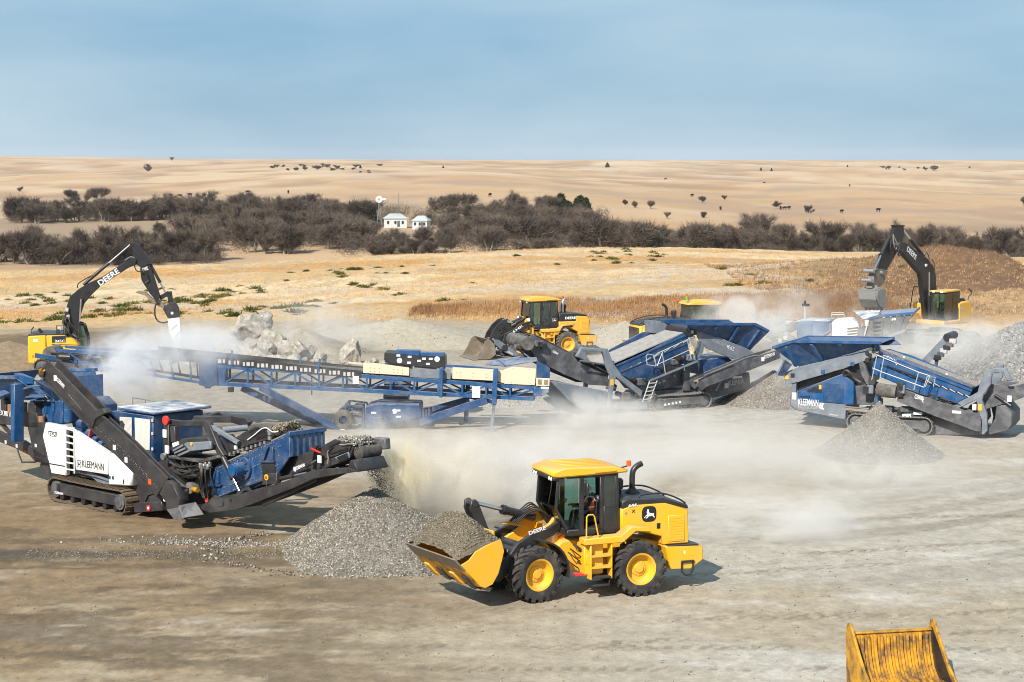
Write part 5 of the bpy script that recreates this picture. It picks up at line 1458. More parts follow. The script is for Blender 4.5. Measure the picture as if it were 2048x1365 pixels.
# ------------------------------------------------------------------ blue lattice stacking conveyor with its power unit
ST = thing('stacking_conveyor', 'long blue lattice conveyor on braced legs with pale timber side boards', 'conveyor', (-4.24,88.67,0),-2)
def strip(root, a, b_, hgt, v0, v1, name, mat, bevel=0):
    """long member between two near-side points given by its upper edge"""
    return Shape().prism([(a[0], a[2]), (b_[0], b_[2]), (b_[0], b_[2] - hgt), (a[0], a[2] - hgt)], v0, v1).obj(name, mat, root, bevel)
T0, T1 = [(-10.268,-1,3.061),(5.298,-1,2.047)]
B0, B1 = [(-10.282,-1,2.217),(5.299,-1,1.533)]
for v in (-1.0, .55):
    strip(ST, (T0[0], 0, T0[2]), (T1[0], 0, T1[2]), .17, v, v + .10, 'top_chord', 'blue_bright', .008)
    strip(ST, (B0[0], 0, B0[2]), (B1[0], 0, B1[2]), .17, v, v + .10, 'bottom_chord', 'blue_bright', .008)
nb = 14
for v in (-.95, .60):
    for i in range(nb + 1):
        t = i / nb
        a = Vector(T0).lerp(Vector(T1), t); b_ = Vector(B0).lerp(Vector(B1), t)
        a.y = b_.y = v; a.z -= .15; b_.z -= .03
        Shape().beam(a, b_, .09, .09).obj('truss_upright', 'blue_bright', ST)
        if i < nb:
            t2 = (i + 1) / nb
            a2 = Vector(T0).lerp(Vector(T1), t2); b2_ = Vector(B0).lerp(Vector(B1), t2)
            a2.y = b2_.y = v; a2.z -= .15; b2_.z -= .03
            if i % 2 == 0: Shape().beam(a, b2_, .10, .07).obj('truss_brace', 'blue_bright', ST)
            else: Shape().beam(b_, a2, .10, .07).obj('truss_brace', 'blue_bright', ST)
for i in range(nb + 1):
    b_ = Vector(B0).lerp(Vector(B1), i / nb)
    Shape().beam((b_.x, -.95, b_.z - .1), (b_.x, .6, b_.z - .1), .08, .08).obj('cross_member', 'blue_bright', ST)
# head section towards the left, hinge plates
H0, H1 = [(-17.023,-1,3.717),(-10.264,-1,3.319)]
K0, K1 = [(-16.142,-1,3.11),(-10.282,-1,2.217)]
for v in (-1.0, .55):
    strip(ST, (H0[0], 0, H0[2]), (H1[0], 0, H1[2]), .13, v, v + .09, 'head_chord', 'blue_bright', .006)
    strip(ST, (K0[0], 0, K0[2]), (K1[0], 0, K1[2]), .12, v, v + .09, 'head_chord', 'blue_bright', .006)
for i in range(7):
    t = (i + .5) / 7
    a = Vector(H0).lerp(Vector(H1), t); b_ = Vector(K0).lerp(Vector(K1), t)
    for v in (-.95, .6): Shape().beam((a.x, v, a.z - .1), (b_.x, v, b_.z - .02), .08, .07).obj('truss_upright', 'blue_bright', ST)
hg = [(-10.304,3.137),(-9.504,3.373),(-9.43,2.062),(-9.901,1.919),(-10.321,2.058)]
for a_ in (-1.06, .62): Shape().prism(hg, a_, a_ + .08).obj('hinge_plate', 'blue', ST, .01)
Shape().prism([(-9.681,3.18),(-9.327,3.322),(-9.054,2.761),(-9.11,2.151),(-9.698,2.055)], -.98, -.3).obj('hinge_gusset', 'blue', ST, .01)
for p0 in [(-9.929,-1.02,2.009),(-8.853,-1.02,1.826)]: Shape().box(p0[0] - .13, p0[0] + .13, -1.05, -.8, p0[2] - .12, p0[2] + .12).obj('hinge_block', 'black', ST, .02)
# drum and drive at the head
dd = [(-17.395,-0.7,3.497),(-18.02,-1,3.408),(-16.02,-1,3.298),(-16.024,-1,3.11)]
Shape().cyl((dd[0][0], -.8, dd[0][2] - .05), (dd[0][0], .5, dd[0][2] - .05), .34, 22).obj('head_drum', 'rubber_dusty', ST)
for v in (-1.02, .55): Shape().beam((dd[1][0], v, dd[1][2]), (dd[3][0], v, dd[3][2]), .07, .22).obj('head_frame', 'blue', ST, .01)
mt = [(-16.774,-1.25,3.368),(-16.399,-1.25,3.346)]
Shape().cyl(mt[0], (mt[0][0], -.9, mt[0][2]), .2, 14).cyl((mt[0][0] - .05, -1.2, mt[0][2]), (mt[1][0] + .1, -1.2, mt[1][2]), .13, 12).obj('drum_motor', 'black', ST)
hose(ST, [(-16.368,-1.2,3.224),(-16.09,-1.2,3.037),(-15.929,-1.2,2.874),(-16.119,-1.1,2.933)], .03)
# skirting boards along the belt
sk = [(-12.597,-1.03,3.688),(-2.74,-1.03,2.742)]
strip(ST, (sk[0][0], 0, sk[0][2]), (sk[1][0], 0, sk[1][2]), .36, -1.03, -1.0, 'belt_skirt', 'black')
strip(ST, (sk[0][0], 0, sk[0][2]), (sk[1][0], 0, sk[1][2]), .36, .65, .68, 'belt_skirt', 'black')
for k in range(10):
    q_ = Vector(sk[0]).lerp(Vector(sk[1]), .33 + k * .068)
    for dx, wd in ((-.20, .10), (0, .16), (.2, .10)):
        Shape().box(q_.x + dx - wd / 2, q_.x + dx + wd / 2, -1.04, -1.028, q_.z - .30, q_.z - .12).obj('skirt_opening', 'rail', ST)
bl = [(-17.352,0,3.521),(5.275,0,2.187)]
Shape().quad((bl[0][0], -.9, bl[0][2] - .02), (bl[1][0], -.9, bl[1][2]), (bl[1][0], .5, bl[1][2]), (bl[0][0], .5, bl[0][2] - .02), .05).obj('conveyor_belt', 'belt', ST)
for x in range(14):
    q_ = Vector(bl[0]).lerp(Vector(bl[1]), (x + .5) / 14)
    Shape().cyl((q_.x, -.9, q_.z - .16), (q_.x, .5, q_.z - .16), .08, 8).obj('idler_roller', 'rubber_dusty', ST)
# timber boards
b1 = Shape().prism([(-2.64,3.118),(-2.143,3.11),(-0.498,2.901),(-0.5,2.524),(-2.643,2.646)], -1.06, -1.02).obj('side_board', 'board', ST, .006)
b2 = Shape().prism([(1.527,2.924),(3.449,2.843),(3.438,2.303),(1.509,2.39)], -1.06, -1.02).obj('side_board', 'board', ST, .006)
Shape().prism([(3.621,2.765),(3.939,2.792),(3.907,2.19),(3.616,2.268)], -1.06, -1.02).obj('side_board', 'board', ST, .006)
b3 = Shape().prism([(3.928,2.845),(4.35,2.961),(5.39,2.876),(5.339,2.102),(3.912,2.169)], -1.07, -1.02).obj('side_board', 'board', ST, .006)
b4 = Shape().prism([(5.401,2.442),(6.02,2.419),(6.01,2.068),(5.391,2.076)], -1.07, -1.02).obj('grille_panel', 'board', ST, .006)
for pr in ([(5.479,2.381),(5.666,2.371),(5.662,2.13),(5.469,2.14)], [(5.77,2.366),(5.963,2.357),(5.953,2.121),(5.76,2.131)]):
    Shape().prism(pr, -1.076, -1.068).obj('grille_opening', 'bucket_wear', b4)
Shape().prism([(-3.534,2.964),(-2.867,2.929),(-2.868,2.838),(-3.535,2.9)], .70, .74).obj('side_board', 'board', ST)
s = Shape()
for p0 in [(-2.291,-1.06,2.884),(-2.103,-1.06,2.874),(-1.883,-1.06,2.859),(-2.292,-1.06,2.726),(-2.104,-1.06,2.711),(-1.885,-1.06,2.691),(-1.215,-1.06,2.809),(-1.021,-1.06,2.794),(-0.812,-1.06,2.785),(-1.205,-1.06,2.668),(-1.022,-1.06,2.653),(-0.813,-1.06,2.627),(1.719,-1.06,2.69),(1.901,-1.06,2.68),(2.475,-1.06,2.651),(3.1,-1.06,2.616),(1.901,-1.06,2.523),(2.475,-1.06,2.493),(3.1,-1.06,2.459),(4.324,-1.06,2.883),(5.104,-1.06,2.849),(4.246,-1.06,2.218),(5.131,-1.06,2.169)]:
    s.cyl((p0[0], -1.075, p0[2]), (p0[0], -1.05, p0[2]), .022, 6)
tag(s.obj('board_screws', 'copper', ST), kind='stuff')
Shape().prism([(-0.487,2.831),(0.925,2.815),(1.422,2.817),(1.42,2.355),(0.924,2.38),(-0.489,2.453)], -.98, -.93).obj('belt_skirt', 'slate', ST)
Shape().prism([(1.089,2.875),(2.309,2.81),(3.369,2.692),(3.369,2.548),(1.089,2.752)], .55, .65).obj('top_chord', 'blue_bright', ST)
# tail hopper
Shape().prism([(5.414,3.247),(6.039,2.909),(6.029,2.422),(5.405,2.446)], -1.0, -.94).obj('tail_hopper_side', 'blue', ST, .01)
Shape().quad(*[(4.007,-0.95,2.948),(5.465,-0.95,3.215),(5.372,0.9,3.179),(3.512,0.9,3.092)], .04).obj('tail_hopper', 'blue_worn', ST)
Shape().quad(*[(2.986,0.75,2.839),(3.994,-0.6,2.91),(4.68,0.95,3.225),(3.137,0.95,2.979)], .04).obj('tail_hopper', 'blue_worn', ST)
Shape().prism([(5.259,2.042),(6.014,2.045),(5.989,1.757),(5.677,1.598),(5.286,1.57)], -1.0, .6).obj('tail_box', 'blue_worn', ST, .02)
Shape().prism([(5.624,2.03),(5.989,2.021),(5.978,1.937),(5.614,1.946)], -1.03, -1.0).obj('label_plate', 'sticker', ST)
# legs
L_ = [(3.539,-1.2,2.895),(3.454,-1.2,1.22),(3.312,-1.2,0.196)]
Shape().beam(L_[0], L_[1], .34, .22).obj('leg_sleeve', 'blue_bright', ST, .015)
Shape().beam(L_[1], (L_[2][0], -1.2, 0), .20, .14).box(L_[2][0] - .3, L_[2][0] + .22, -1.4, -1.0, .0, .06).obj('leg', 'slate', ST)
L2 = [(2.125,0.9,1.989),(2.014,0.9,-0.052)]
Shape().beam(L2[0], (L2[1][0], .9, 0), .26, .2).box(L2[1][0] - .3, L2[1][0] + .22, .7, 1.1, .0, .06).obj('leg', 'blue', ST)
P_ = [(1.012,-1.15,2.906),(0.991,-1.15,1.544)]
Shape().beam(P_[0], P_[1], .42, .16).obj('guide_post', 'blue_bright', ST, .015)
Shape().beam((L_[1][0], -1.2, L_[1][2] + .1), (L2[0][0], .9, L_[1][2] + .1), .15, .15).obj('leg_cross', 'blue', ST)
p0 = [(2.616,-1.1,1.781)][0]
Shape().box(p0[0] - .19, p0[0] + .19, -1.13, -1.10, p0[2] - .26, p0[2] + .26).obj('notice_board', 'sticker', ST)
p0 = [(-2.984,-1.05,2.311)][0]
Shape().box(p0[0] - .14, p0[0] + .14, -1.07, -1.03, p0[2] - .18, p0[2] + .18).obj('notice_board', 'sticker', ST)
for a, b_ in ([(-8.73,-1.1,3.685),(-8.774,-1.1,2.99)], [(-4.642,-1.1,3.292),(-4.753,-1.1,2.741)], [(-5.785,0.6,3.256),(-5.804,0.6,2.89)]):
    Shape().beam(a, b_, .09, .09).obj('guide_post', 'blue_bright', ST)
Shape().beam(*[(-5.056,-0.9,2.478),(-5.065,-0.9,1.588)], .05, .05).obj('hanging_bar', 'black', ST)
# braces down to the axle and power unit
for (pa, pb, v) in (([(-7.461,-1,1.951),(-3.45,-1,-0.151)], None, -1.0), ([(-8.613,0.6,1.729),(-4.428,0.6,-0.19)], None, .6)):
    Shape().beam(pa[0], pa[1], .22, .30).obj('support_brace', 'blue_dusty', ST, .01)
for t in (.30, .52, .74):
    a = Vector([(-7.461,-1,1.951),(-3.45,-1,-0.151)][0]).lerp(Vector([(-7.461,-1,1.951),(-3.45,-1,-0.151)][1]), t)
    b_ = Vector([(-8.613,0.6,1.729),(-4.428,0.6,-0.19)][0]).lerp(Vector([(-8.613,0.6,1.729),(-4.428,0.6,-0.19)][1]), t)
    Shape().beam(a, b_, .16, .22).obj('brace_tie', 'blue_dusty', ST)
for pa in ([(3.122,-1,1.403),(-0.045,-1,0.336)], [(2.194,0.6,1.196),(-0.205,0.6,0.516)]):
    Shape().beam(pa[0], pa[1], .22, .34).obj('support_brace', 'blue_dusty', ST, .01)
ax = [(-3.885,-0.6,-0.162)][0]
for v in (-1.0, .8):
    Shape().lathe((ax[0] + .3, v, .45), (0, 1, 0), [(-.15, .2), (-.17, .4), (-.08, .47), (.08, .47), (.17, .4), (.15, .2)], 22).obj('road_wheel', 'rubber_dusty', ST)
Shape().beam((ax[0] + .3, -1.0, .5), (ax[0] + .3, .8, .5), .18, .18).obj('axle', 'blue_dusty', ST)
lp_ = [(-3.605,-1.1,-0.065),(-3.39,-1.1,-0.16)]
for p0 in lp_: Shape().box(p0[0] - .1, p0[0] + .1, -1.12, -1.08, p0[2] - .06, p0[2] + .1).obj('label_plate', 'sticker', ST)
# power unit
pu = [(-2.546,1.049),(-1.995,1.209),(-0.059,1.176),(0.003,1.06),(0.001,0.534),(-0.901,0.345),(-2.527,0.074)]
po = Shape().prism(pu, -1.1, .8).obj('power_unit', 'blue_dusty', ST, .04)
g_ = [(-1.733,-1.12,0.871),(-1.314,-1.12,0.925),(-1.737,-1.12,0.344)]
for k in range(7):
    x = g_[0][0] + (g_[1][0] - g_[0][0]) * k / 6
    Shape().box(x - .05, x + .05, -1.13, -1.09, g_[2][2], g_[0][2]).obj('vent_slat', 'blue', po)
for k in range(7):
    x = g_[1][0] + .9 + .14 * k
    Shape().box(x - .04, x + .04, -1.12, -1.09, g_[2][2] + .25, g_[0][2] + .1).obj('vent_slat', 'blue', po)
p0 = [(-1.184,-1.12,0.863)][0]
Shape().cyl(p0, (p0[0], -1.09, p0[2]), .12, 14).obj('emblem', 'white', po)
for p0 in [(-2.153,-1.12,0.79),(-1.002,-1.12,0.611),(-1.026,-1.12,0.9)]: Shape().box(p0[0] - .12, p0[0] + .12, -1.12, -1.09, p0[2] - .04, p0[2] + .04).obj('label_plate', 'sticker', po)
Shape().cyl(*[(-1.996,-1.15,0.321),(-1.994,-1.15,0.584)], .3, 14).obj('round_hatch', 'blue', po)
fr = [(-3.475,-1,1.137),(-3.51,-1,0.081),(-2.636,-1,1.035),(-2.67,-1,0.033),(-3.129,-0.4,0.742)]
s = Shape()
for v in (-1.0, .6):
    s.beam((fr[0][0], v, fr[0][2]), (fr[1][0], v, .0), .08, .08).beam((fr[2][0], v, fr[2][2]), (fr[3][0], v, 0), .08, .08).beam((fr[0][0], v, fr[0][2]), (fr[2][0], v, fr[2][2]), .08, .08)
s.beam((fr[0][0], -1, fr[0][2]), (fr[0][0], .6, fr[0][2]), .08, .08)
s.obj('radiator_frame', 'blue_dusty', ST)
Shape().box(fr[0][0] + .3, fr[2][0] - .1, -.8, .5, .2, fr[0][2] - .1).obj('radiator', 'charcoal_dusty', ST, .02)
hose(ST, [(-3.499,-1.05,0.669),(-3.209,-1.05,0.802),(-2.842,-1.05,0.751)], .04, 'slate')
hose(ST, [(-3.318,-1.05,0.353),(-3.057,-1.05,0.196),(-2.741,-1.05,0.303)], .02, 'slate')
# dark screen-mesh bin with blue lids beyond the belt, on a grey chute
BN = thing('storage_bin', 'black steel bin with blue lids on a grey chute behind the lattice conveyor', 'bin', (-4.24,88.67,0),-2)
bo = Shape().prism([(-1.958,3.282),(0.931,3.102),(0.972,2.496),(-0.718,2.652),(-1.555,2.757),(-1.976,2.918)], 2.0, 3.4).obj('bin_body', 'black', BN, .02)
Shape().prism([(-1.404,3.41),(-0.254,3.387),(-0.266,3.127),(-1.388,3.248)], 1.97, 2.5).obj('bin_lid', 'blue_bright', BN, .01)
Shape().prism([(-0.243,3.29),(0.922,3.267),(0.911,3.094),(-0.244,3.144)], 1.97, 2.5).obj('bin_lid', 'blue_bright', BN, .01)
for p0 in [(-1.282,1.99,3.15),(-0.742,1.99,3.087),(-0.77,1.99,2.805),(-0.051,1.99,3.002),(-0.284,1.99,2.893),(0.137,1.99,2.748),(0.273,1.99,2.993)]: Shape().box(p0[0] - .09, p0[0] + .09, 1.975, 1.995, p0[2] - .05, p0[2] + .05).obj('label_plate', 'sticker', bo)
for p0 in [(-1.229,1.99,2.906),(0.581,1.99,2.983)]: Shape().cyl((p0[0], 1.97, p0[2]), (p0[0], 1.995, p0[2]), .13, 14).obj('emblem', 'white_mark', bo)
Shape().prism([(-0.546,2.615),(0.536,2.537),(0.536,2.472),(-0.52,2.522)], 2.1, 3.2).obj('bin_rail', 'slate', BN)
cq = [(-1.959,2.038),(-0.658,1.978),(-0.962,0.761),(-2.102,0.838)]
Shape().hexa([(cq[0][0], 2.2, cq[0][1] + .9), (cq[1][0], 2.2, cq[1][1] + .9), (cq[1][0], 3.3, cq[1][1] + .9), (cq[0][0], 3.3, cq[0][1] + .9)],
             [(cq[3][0], 2.3, 0), (cq[2][0], 2.3, 0), (cq[2][0], 3.2, 0), (cq[3][0], 3.2, 0)]).obj('chute', 'charcoal_dusty', BN, .02)
for k in range(9):
    t = (k + .5) / 9
    z_ = (cq[0][1] + .9) * t
    a_, b_ = cq[3][0] + (cq[0][0] - cq[3][0]) * t, cq[2][0] + (cq[1][0] - cq[2][0]) * t
    Shape().beam((a_, 2.17, z_), (b_, 2.17, z_), .05, .05).obj('chute_band', 'slate', BN)

# ------------------------------------------------------------------ tracked screening plants
def rails(root, pts_list, r=.022, mat='rail', name='handrail'):
    s = Shape()
    for pts in pts_list: s.tube(pts, r, 5)
    return s.obj(name, mat, root)

# ---- middle screen, its discharge end towards the camera
SH = thing('mobile_screen', 'tracked screening plant in the middle with ladder and platform, feed hopper at its right', 'screening plant', (7.828,95.82,0),28)
track(SH, -1.72, 1.78, .41, -1.5, -1.0, 'track_dusty', 'charcoal_dusty', .19)
track(SH, -1.72, 1.78, .41, 1.0, 1.5, 'track_dusty', 'charcoal_dusty', .19)
p = [(-0.977,-1.52,0.33)][0]
for k in range(5): Shape().box(p[0] + .22 * k - .05, p[0] + .22 * k + .05, -1.46, -1.435, p[2] - .05 + .02 * k, p[2] + .05 + .02 * k).obj('label_plate', 'sticker', SH)
ch = Shape().prism([(-3.9,0.693),(-3.629,0.501),(-1.856,0.394),(-1.447,0.96),(1.92,1.006),(2.068,0.518),(1.502,0.191),(-1.44,0.074),(-3.762,0.247)], -1.0, 1.0).obj('chassis', 'charcoal_dusty', SH, .02)
Shape().prism([(-3.885,0.569),(-1.845,0.534),(-1.876,0.124),(-3.816,0.273)], -1.2, -1.0).obj('tail_beam', 'slate', ch, .015)
# long flat discharge tank at the left foot
Shape().prism([(-7.336,1.823),(-5.962,1.575),(-4.097,1.123),(-4.025,0.304),(-5.759,0.44),(-6.354,0.85)], -1.1, .9).obj('lower_hopper', 'slate', SH, .03)
# A-frame and loop over the discharge end
af = Shape()
for v0, v1 in ((-1.35, -1.15), (1.1, 1.3)):
    af.prism([(-4.492,3.309),(-4.258,3.27),(-3.953,2.59),(-3.445,1.926),(-2.217,1.1),(-2.317,0.784),(-3.51,1.668),(-3.781,1.857),(-3.945,1.141),(-4.04,0.305),(-4.208,0.344),(-4.114,1.441),(-4.084,1.96),(-4.388,2.497)], v0, v1)
afo = af.obj('end_frame', 'slate', SH, .03)
lp = Shape()
lp.prism([(-6.033,2.979),(-5.739,3.412),(-4.38,3.302),(-4.176,2.715),(-4.377,2.667),(-4.546,3.137),(-5.607,3.233),(-5.869,2.914)], -1.33, -1.13)
lp.obj('frame_loop', 'slate', SH, .03)
Shape().cyl(*[(-5.76,-1.2,2.753),(-4.298,-1.2,2.478)], .05, 8).obj('frame_bar', 'charcoal_dusty', SH)
p = [(-4.026,-1.37,1.612)][0]
Shape().box(p[0] - .09, p[0] + .09, -1.38, -1.35, p[2] - .15, p[2] + .15).obj('warning_label', 'yellow_dusty', afo)
# screen box
sb = [(-3.73,2.27),(0.201,3.841),(0.531,3.797),(0.742,2.395),(0.112,2.249),(-2.231,1.373),(-3.323,1.9)]
Shape().prism(sb, -1.15, -1.08).prism(sb, .9, .97).obj('screen_box', 'blue', SH, .02)
d_ = [(-4,2.458),(0.306,3.866)]
Shape().quad((d_[0][0], -1.07, d_[0][1] - .05), (d_[1][0], -1.07, d_[1][1] - .05), (d_[1][0], .9, d_[1][1] - .05), (d_[0][0], .9, d_[0][1] - .05), .05).obj('screen_deck', 'heap_pale', SH)
d2 = [(-3.675,-1.17,2.385),(0.434,-1.17,3.744)]
Shape().beam(d2[0], d2[1], .05, .08).obj('screen_rib', 'blue_bright', SH)
Shape().beam(*[(-3.41,-1.18,2.082),(0.432,-1.18,3.301)], .04, .05).obj('screen_rib', 'blue', SH)
for k in range(7):
    a = Vector([(-3.1,-1.17,2.152)][0]).lerp(Vector([(0.228,-1.17,3.339)][0]), k / 6.0)
    Shape().beam(a, a + Vector((.32, 0, .16)), .03, .03).obj('deck_clamp', 'rail', SH)
Shape().prism([(-2.812,2.94),(-0.804,3.763),(0.465,3.781),(0.467,3.57),(-0.732,3.472),(-2.742,2.669)], .97, 1.02).obj('far_plate', 'blue_dusty', SH)
rails(SH, [[(-2.654,1.1,2.961),(-0.781,1.1,3.732),(0.49,1.1,3.719)]], .03, 'slate', 'far_rail')
# access platform, rails, ladder
Shape().hexa([(-2.164,-1.75,1.665),(0.695,-1.75,2.525),(0.767,-1.75,2.421),(-2.095,-1.75,1.574)], [(-1.819,-1.2,1.59),(1.061,-1.2,2.455),(1.132,-1.2,2.351),(-1.749,-1.2,1.498)]).obj('platform', 'slate', SH)
rails(SH, [[(-1.658,-1.75,2.35),(-1.321,-1.75,3.08),(0.403,-1.75,3.675),(0.475,-1.75,3.525)], [(-1.76,-1.75,2.372),(0.201,-1.75,3.037),(0.479,-1.75,3.142)], [(-1.173,-1.75,1.933),(-1.39,-1.75,3.083)], [(0.126,-1.75,3.481),(0.345,-1.75,2.589)], [(0.23,-1.75,3.594),(0.554,-1.75,2.638)], [(-2.238,-1.75,2.426),(-2.31,-1.75,2.865),(-2.209,-1.75,2.959),(-1.901,-1.75,2.904),(-1.726,-1.75,2.4),(-1.76,-1.75,2.343),(-2.17,-1.75,2.422)], [(-1.726,-1.75,2.4),(-1.833,-1.75,2.842),(-1.629,-1.75,2.978),(-1.321,-1.75,3.08)]])
la = [(-2.496,-1.75,0.606),(-2.096,-1.75,1.603),(-2.088,-1.75,0.64),(-1.651,-1.75,1.608)]
ladder(SH, la[0], la[1], la[2], la[3], 5, 'rail', .03)
# feed hopper
hn = [(0.011,-1.7,4.333),(4.198,-1.7,4.181),(5.077,-1.7,3.766),(4.421,-1,2.772),(2.965,-1,3.339),(1.817,-1,3.73),(0.823,-1,4.098)]
hw = Shape()
top = [(0.046,4.349),(4.234,4.179),(5.077,3.784)]
bot = [(0.894,4.006),(2.965,3.321),(4.385,2.774)]
for vb, vt in ((-1.0, -1.7), (.3, .6)):
    hw.quad((bot[0][0], vb, bot[0][1]), (bot[1][0], vb, bot[1][1]), (top[1][0], vt, top[1][1]), (top[0][0], vt, top[0][1]), .04)
    hw.quad((bot[1][0], vb, bot[1][1]), (bot[2][0], vb, bot[2][1]), (top[2][0], vt, top[2][1]), (top[1][0], vt, top[1][1]), .04)
hw.quad((bot[2][0], -1.0, bot[2][1]), (bot[2][0], .3, bot[2][1]), (top[2][0], .6, top[2][1]), (top[2][0], -1.7, top[2][1]), .04)
ho = hw.obj('feed_hopper', 'blue_dusty', SH)
Shape().beam((top[0][0], -1.72, top[0][1]), (top[1][0], -1.72, top[1][1]), .10, .12).beam((top[1][0], -1.72, top[1][1]), (top[2][0], -1.72, top[2][1]), .10, .12).beam((top[0][0], .62, top[0][1]), (top[1][0], .62, top[1][1]), .1, .12).obj('hopper_rim', 'blue_bright', ho)
for a, b_ in ([(1.871,-1.65,4.106),(2.021,-1.12,3.671)], [(3.226,-1.65,4.05),(3.113,-1.1,3.293)], [(4.529,-1.65,3.846),(4.217,-1.08,2.94)]):
    Shape().beam(a, b_, .16, .12).obj('hopper_rib', 'blue_bright', ho, .01)
Shape().prism([(-0.53,4.348),(0.732,4.249),(0.807,3.77),(0.631,3.748),(-0.454,3.736)], .6, 1.3).obj('feed_plate', 'slate', SH)
hd_ = [(0.693,-1.2,3.912)][0]
Shape().cyl((hd_[0] - .1, -1.25, hd_[2]), (hd_[0] - .1, 1.0, hd_[2]), .28, 16).obj('feed_drum', 'black', SH)
for k, p in enumerate([(0.486,-1.3,4.018),(0.698,-1.3,3.891),(0.874,-1.3,3.824),(0.771,-1.3,3.622),(0.629,-1.3,3.716)]):
    Shape().cyl(p, (p[0], -1.1, p[2]), .10, 10).obj('drive_part', 'steel' if k % 2 else 'black', SH)
sp_ = Shape().prism([(0.864,4.108),(1.111,4.11),(1.786,3.844),(2.862,3.356),(4.096,2.903),(4.794,2.526),(3.234,2.391),(1.654,3.005),(1.153,3.503)], -1.2, -1.1).obj('feeder_side', 'slate', SH, .02)
t_ = [(1.943,-1.21,3.342),(2.797,-1.21,3.005),(2.84,-1.21,2.967),(3.26,-1.21,2.804)]
lettering('MOBISCREEN', 'rail', sp_, t_[0], t_[1], .17, bold=-.01)
lettering('MS 15 Z', 'white_mark', sp_, t_[2], t_[3], .19, bold=.005)
Shape().prism([(1.048,3.207),(1.258,3.376),(1.472,3.188),(1.406,2.834),(1.127,2.49),(0.915,2.441)], -1.25, -1.1).obj('feeder_post', 'slate', SH, .02)
Shape().beam(*[(1.191,-1.2,3.387),(0.849,-1.2,2.454)], .16, .12).obj('feeder_post', 'charcoal_dusty', SH)
# engine housing under the hopper
eg = Shape().prism([(1.497,1.04),(2.705,1.513),(4.367,1.636),(4.452,0.813),(3.293,0.608),(1.931,0.417)], -1.1, 1.1).obj('engine_housing', 'charcoal_dusty', SH, .04)
t_ = [(3.067,-1.105,1.013),(4.022,-1.105,1.11)]
lettering('KLEEMANN', 'rail', eg, t_[0], t_[1], .26, bold=0)
p = [(2.938,-1.105,1.02)][0]
Shape().box(p[0] - .12, p[0] + .12, -1.11, -1.1, p[2] - .12, p[2] + .14).obj('emblem', 'rail', eg)
p = [(3.603,-1.105,1.435)][0]
Shape().box(p[0] - .3, p[0] + .3, -1.11, -1.1, p[2] - .06, p[2] + .06).obj('label_plate', 'sticker', eg)
Shape().prism([(1.544,2.392),(3.117,2.494),(3.408,2.299),(3.27,1.764),(1.695,1.607)], -.9, .9).obj('fuel_tank', 'blue_dusty', SH, .03)
Shape().prism([(0.258,1.951),(0.609,1.932),(0.619,0.922),(0.268,0.942)], -1.25, -1.05).obj('frame_post', 'charcoal_dusty', SH, .015)
Shape().prism([(-2.488,1.596),(0.486,2.206),(0.496,1.195),(-1.108,0.988),(-1.935,0.977)], -.9, .9).obj('under_screen_chute', 'charcoal_dusty', SH, .02)
# right side conveyor climbing away
rc = [(0.539,1.297),(0.746,1.581),(3.864,2.519),(5.57,2.828),(5.687,2.4),(2.444,1.489),(1.173,1.173),(0.893,0.982)]
Shape().prism(rc, -1.95, -1.89).prism(rc, -1.25, -1.19).obj('conveyor_side', 'charcoal_dusty', SH, .012)
c0, c1 = [(0.808,1.369),(5.825,2.759)]
Shape().quad((c0[0], -1.88, c0[1]), (c1[0], -1.88, c1[1]), (c1[0], -1.26, c1[1]), (c0[0], -1.26, c0[1]), .05).obj('conveyor_belt', 'belt_dusty', SH)
t_ = [(4.661,-1.955,2.396),(5.315,-1.955,2.556)]
lettering('KLEEMANN', 'white_mark', SH, t_[0], t_[1], .18, bold=.005)
p = [(4.566,-1.955,2.376)][0]
Shape().box(p[0] - .09, p[0] + .09, -1.957, -1.95, p[2] - .09, p[2] + .12).obj('emblem', 'white_mark', SH)
hose(SH, [(0.972,-1.98,1.754),(1.674,-1.98,1.953),(2.664,-1.98,2.258),(3.592,-1.98,2.54),(4.168,-1.98,2.602)], .03, 'slate')
hose(SH, [(0.624,-1.98,1.537),(1.183,-1.98,1.743),(1.957,-1.98,1.968),(2.736,-1.98,2.195)], .025)
Shape().beam(*[(0.886,-1.7,0.96),(1.654,-1.7,1.689)], .12, .10).beam(*[(1.944,-1.6,0.889),(2.362,-1.6,1.641)], .10, .10).obj('conveyor_strut', 'slate', SH)
# left discharge conveyor
lc = [(-8.284,4.026),(-8.09,4.074),(-5.869,3),(-5.537,2.608),(-3.862,1.883),(-3.825,1.356),(-4.933,1.476),(-6.327,2.044),(-7.765,2.777),(-8.412,3.662)]
Shape().prism(lc, -.72, -.66).prism(lc, .6, .66).obj('conveyor_side', 'charcoal_dusty', SH, .012)
c0, c1 = [(-7.838,4.007),(-3.443,1.791)]
Shape().quad((c0[0], -.65, c0[1]), (c1[0], -.65, c1[1]), (c1[0], .6, c1[1]), (c0[0], .6, c0[1]), .05).obj('conveyor_belt', 'belt', SH)
t_ = [(-7.035,-0.73,3.19),(-6.741,-0.73,3.027)]
lettering('KLEEMANN', 'white_mark', SH, t_[0], t_[1], .12, bold=0)
p0 = [(-8.784,-0.3,3.744),(-7.815,-0.3,3.605)]
Shape().cyl((p0[0][0], -1.5, p0[0][2]), (p0[0][0] + .3, .7, p0[0][2] + .05), .32, 18).obj('head_drum', 'rubber_dusty', SH)
Shape().prism([(-10.485,3.99),(-10.234,3.978),(-9.645,3.578),(-9.095,3.214),(-9.477,3.157),(-9.898,3.365),(-10.444,3.764)], -1.25, -1.15).obj('conveyor_side', 'slate', SH, .012)
t_ = [(-9.825,-1.26,3.367),(-9.508,-1.26,3.194)]
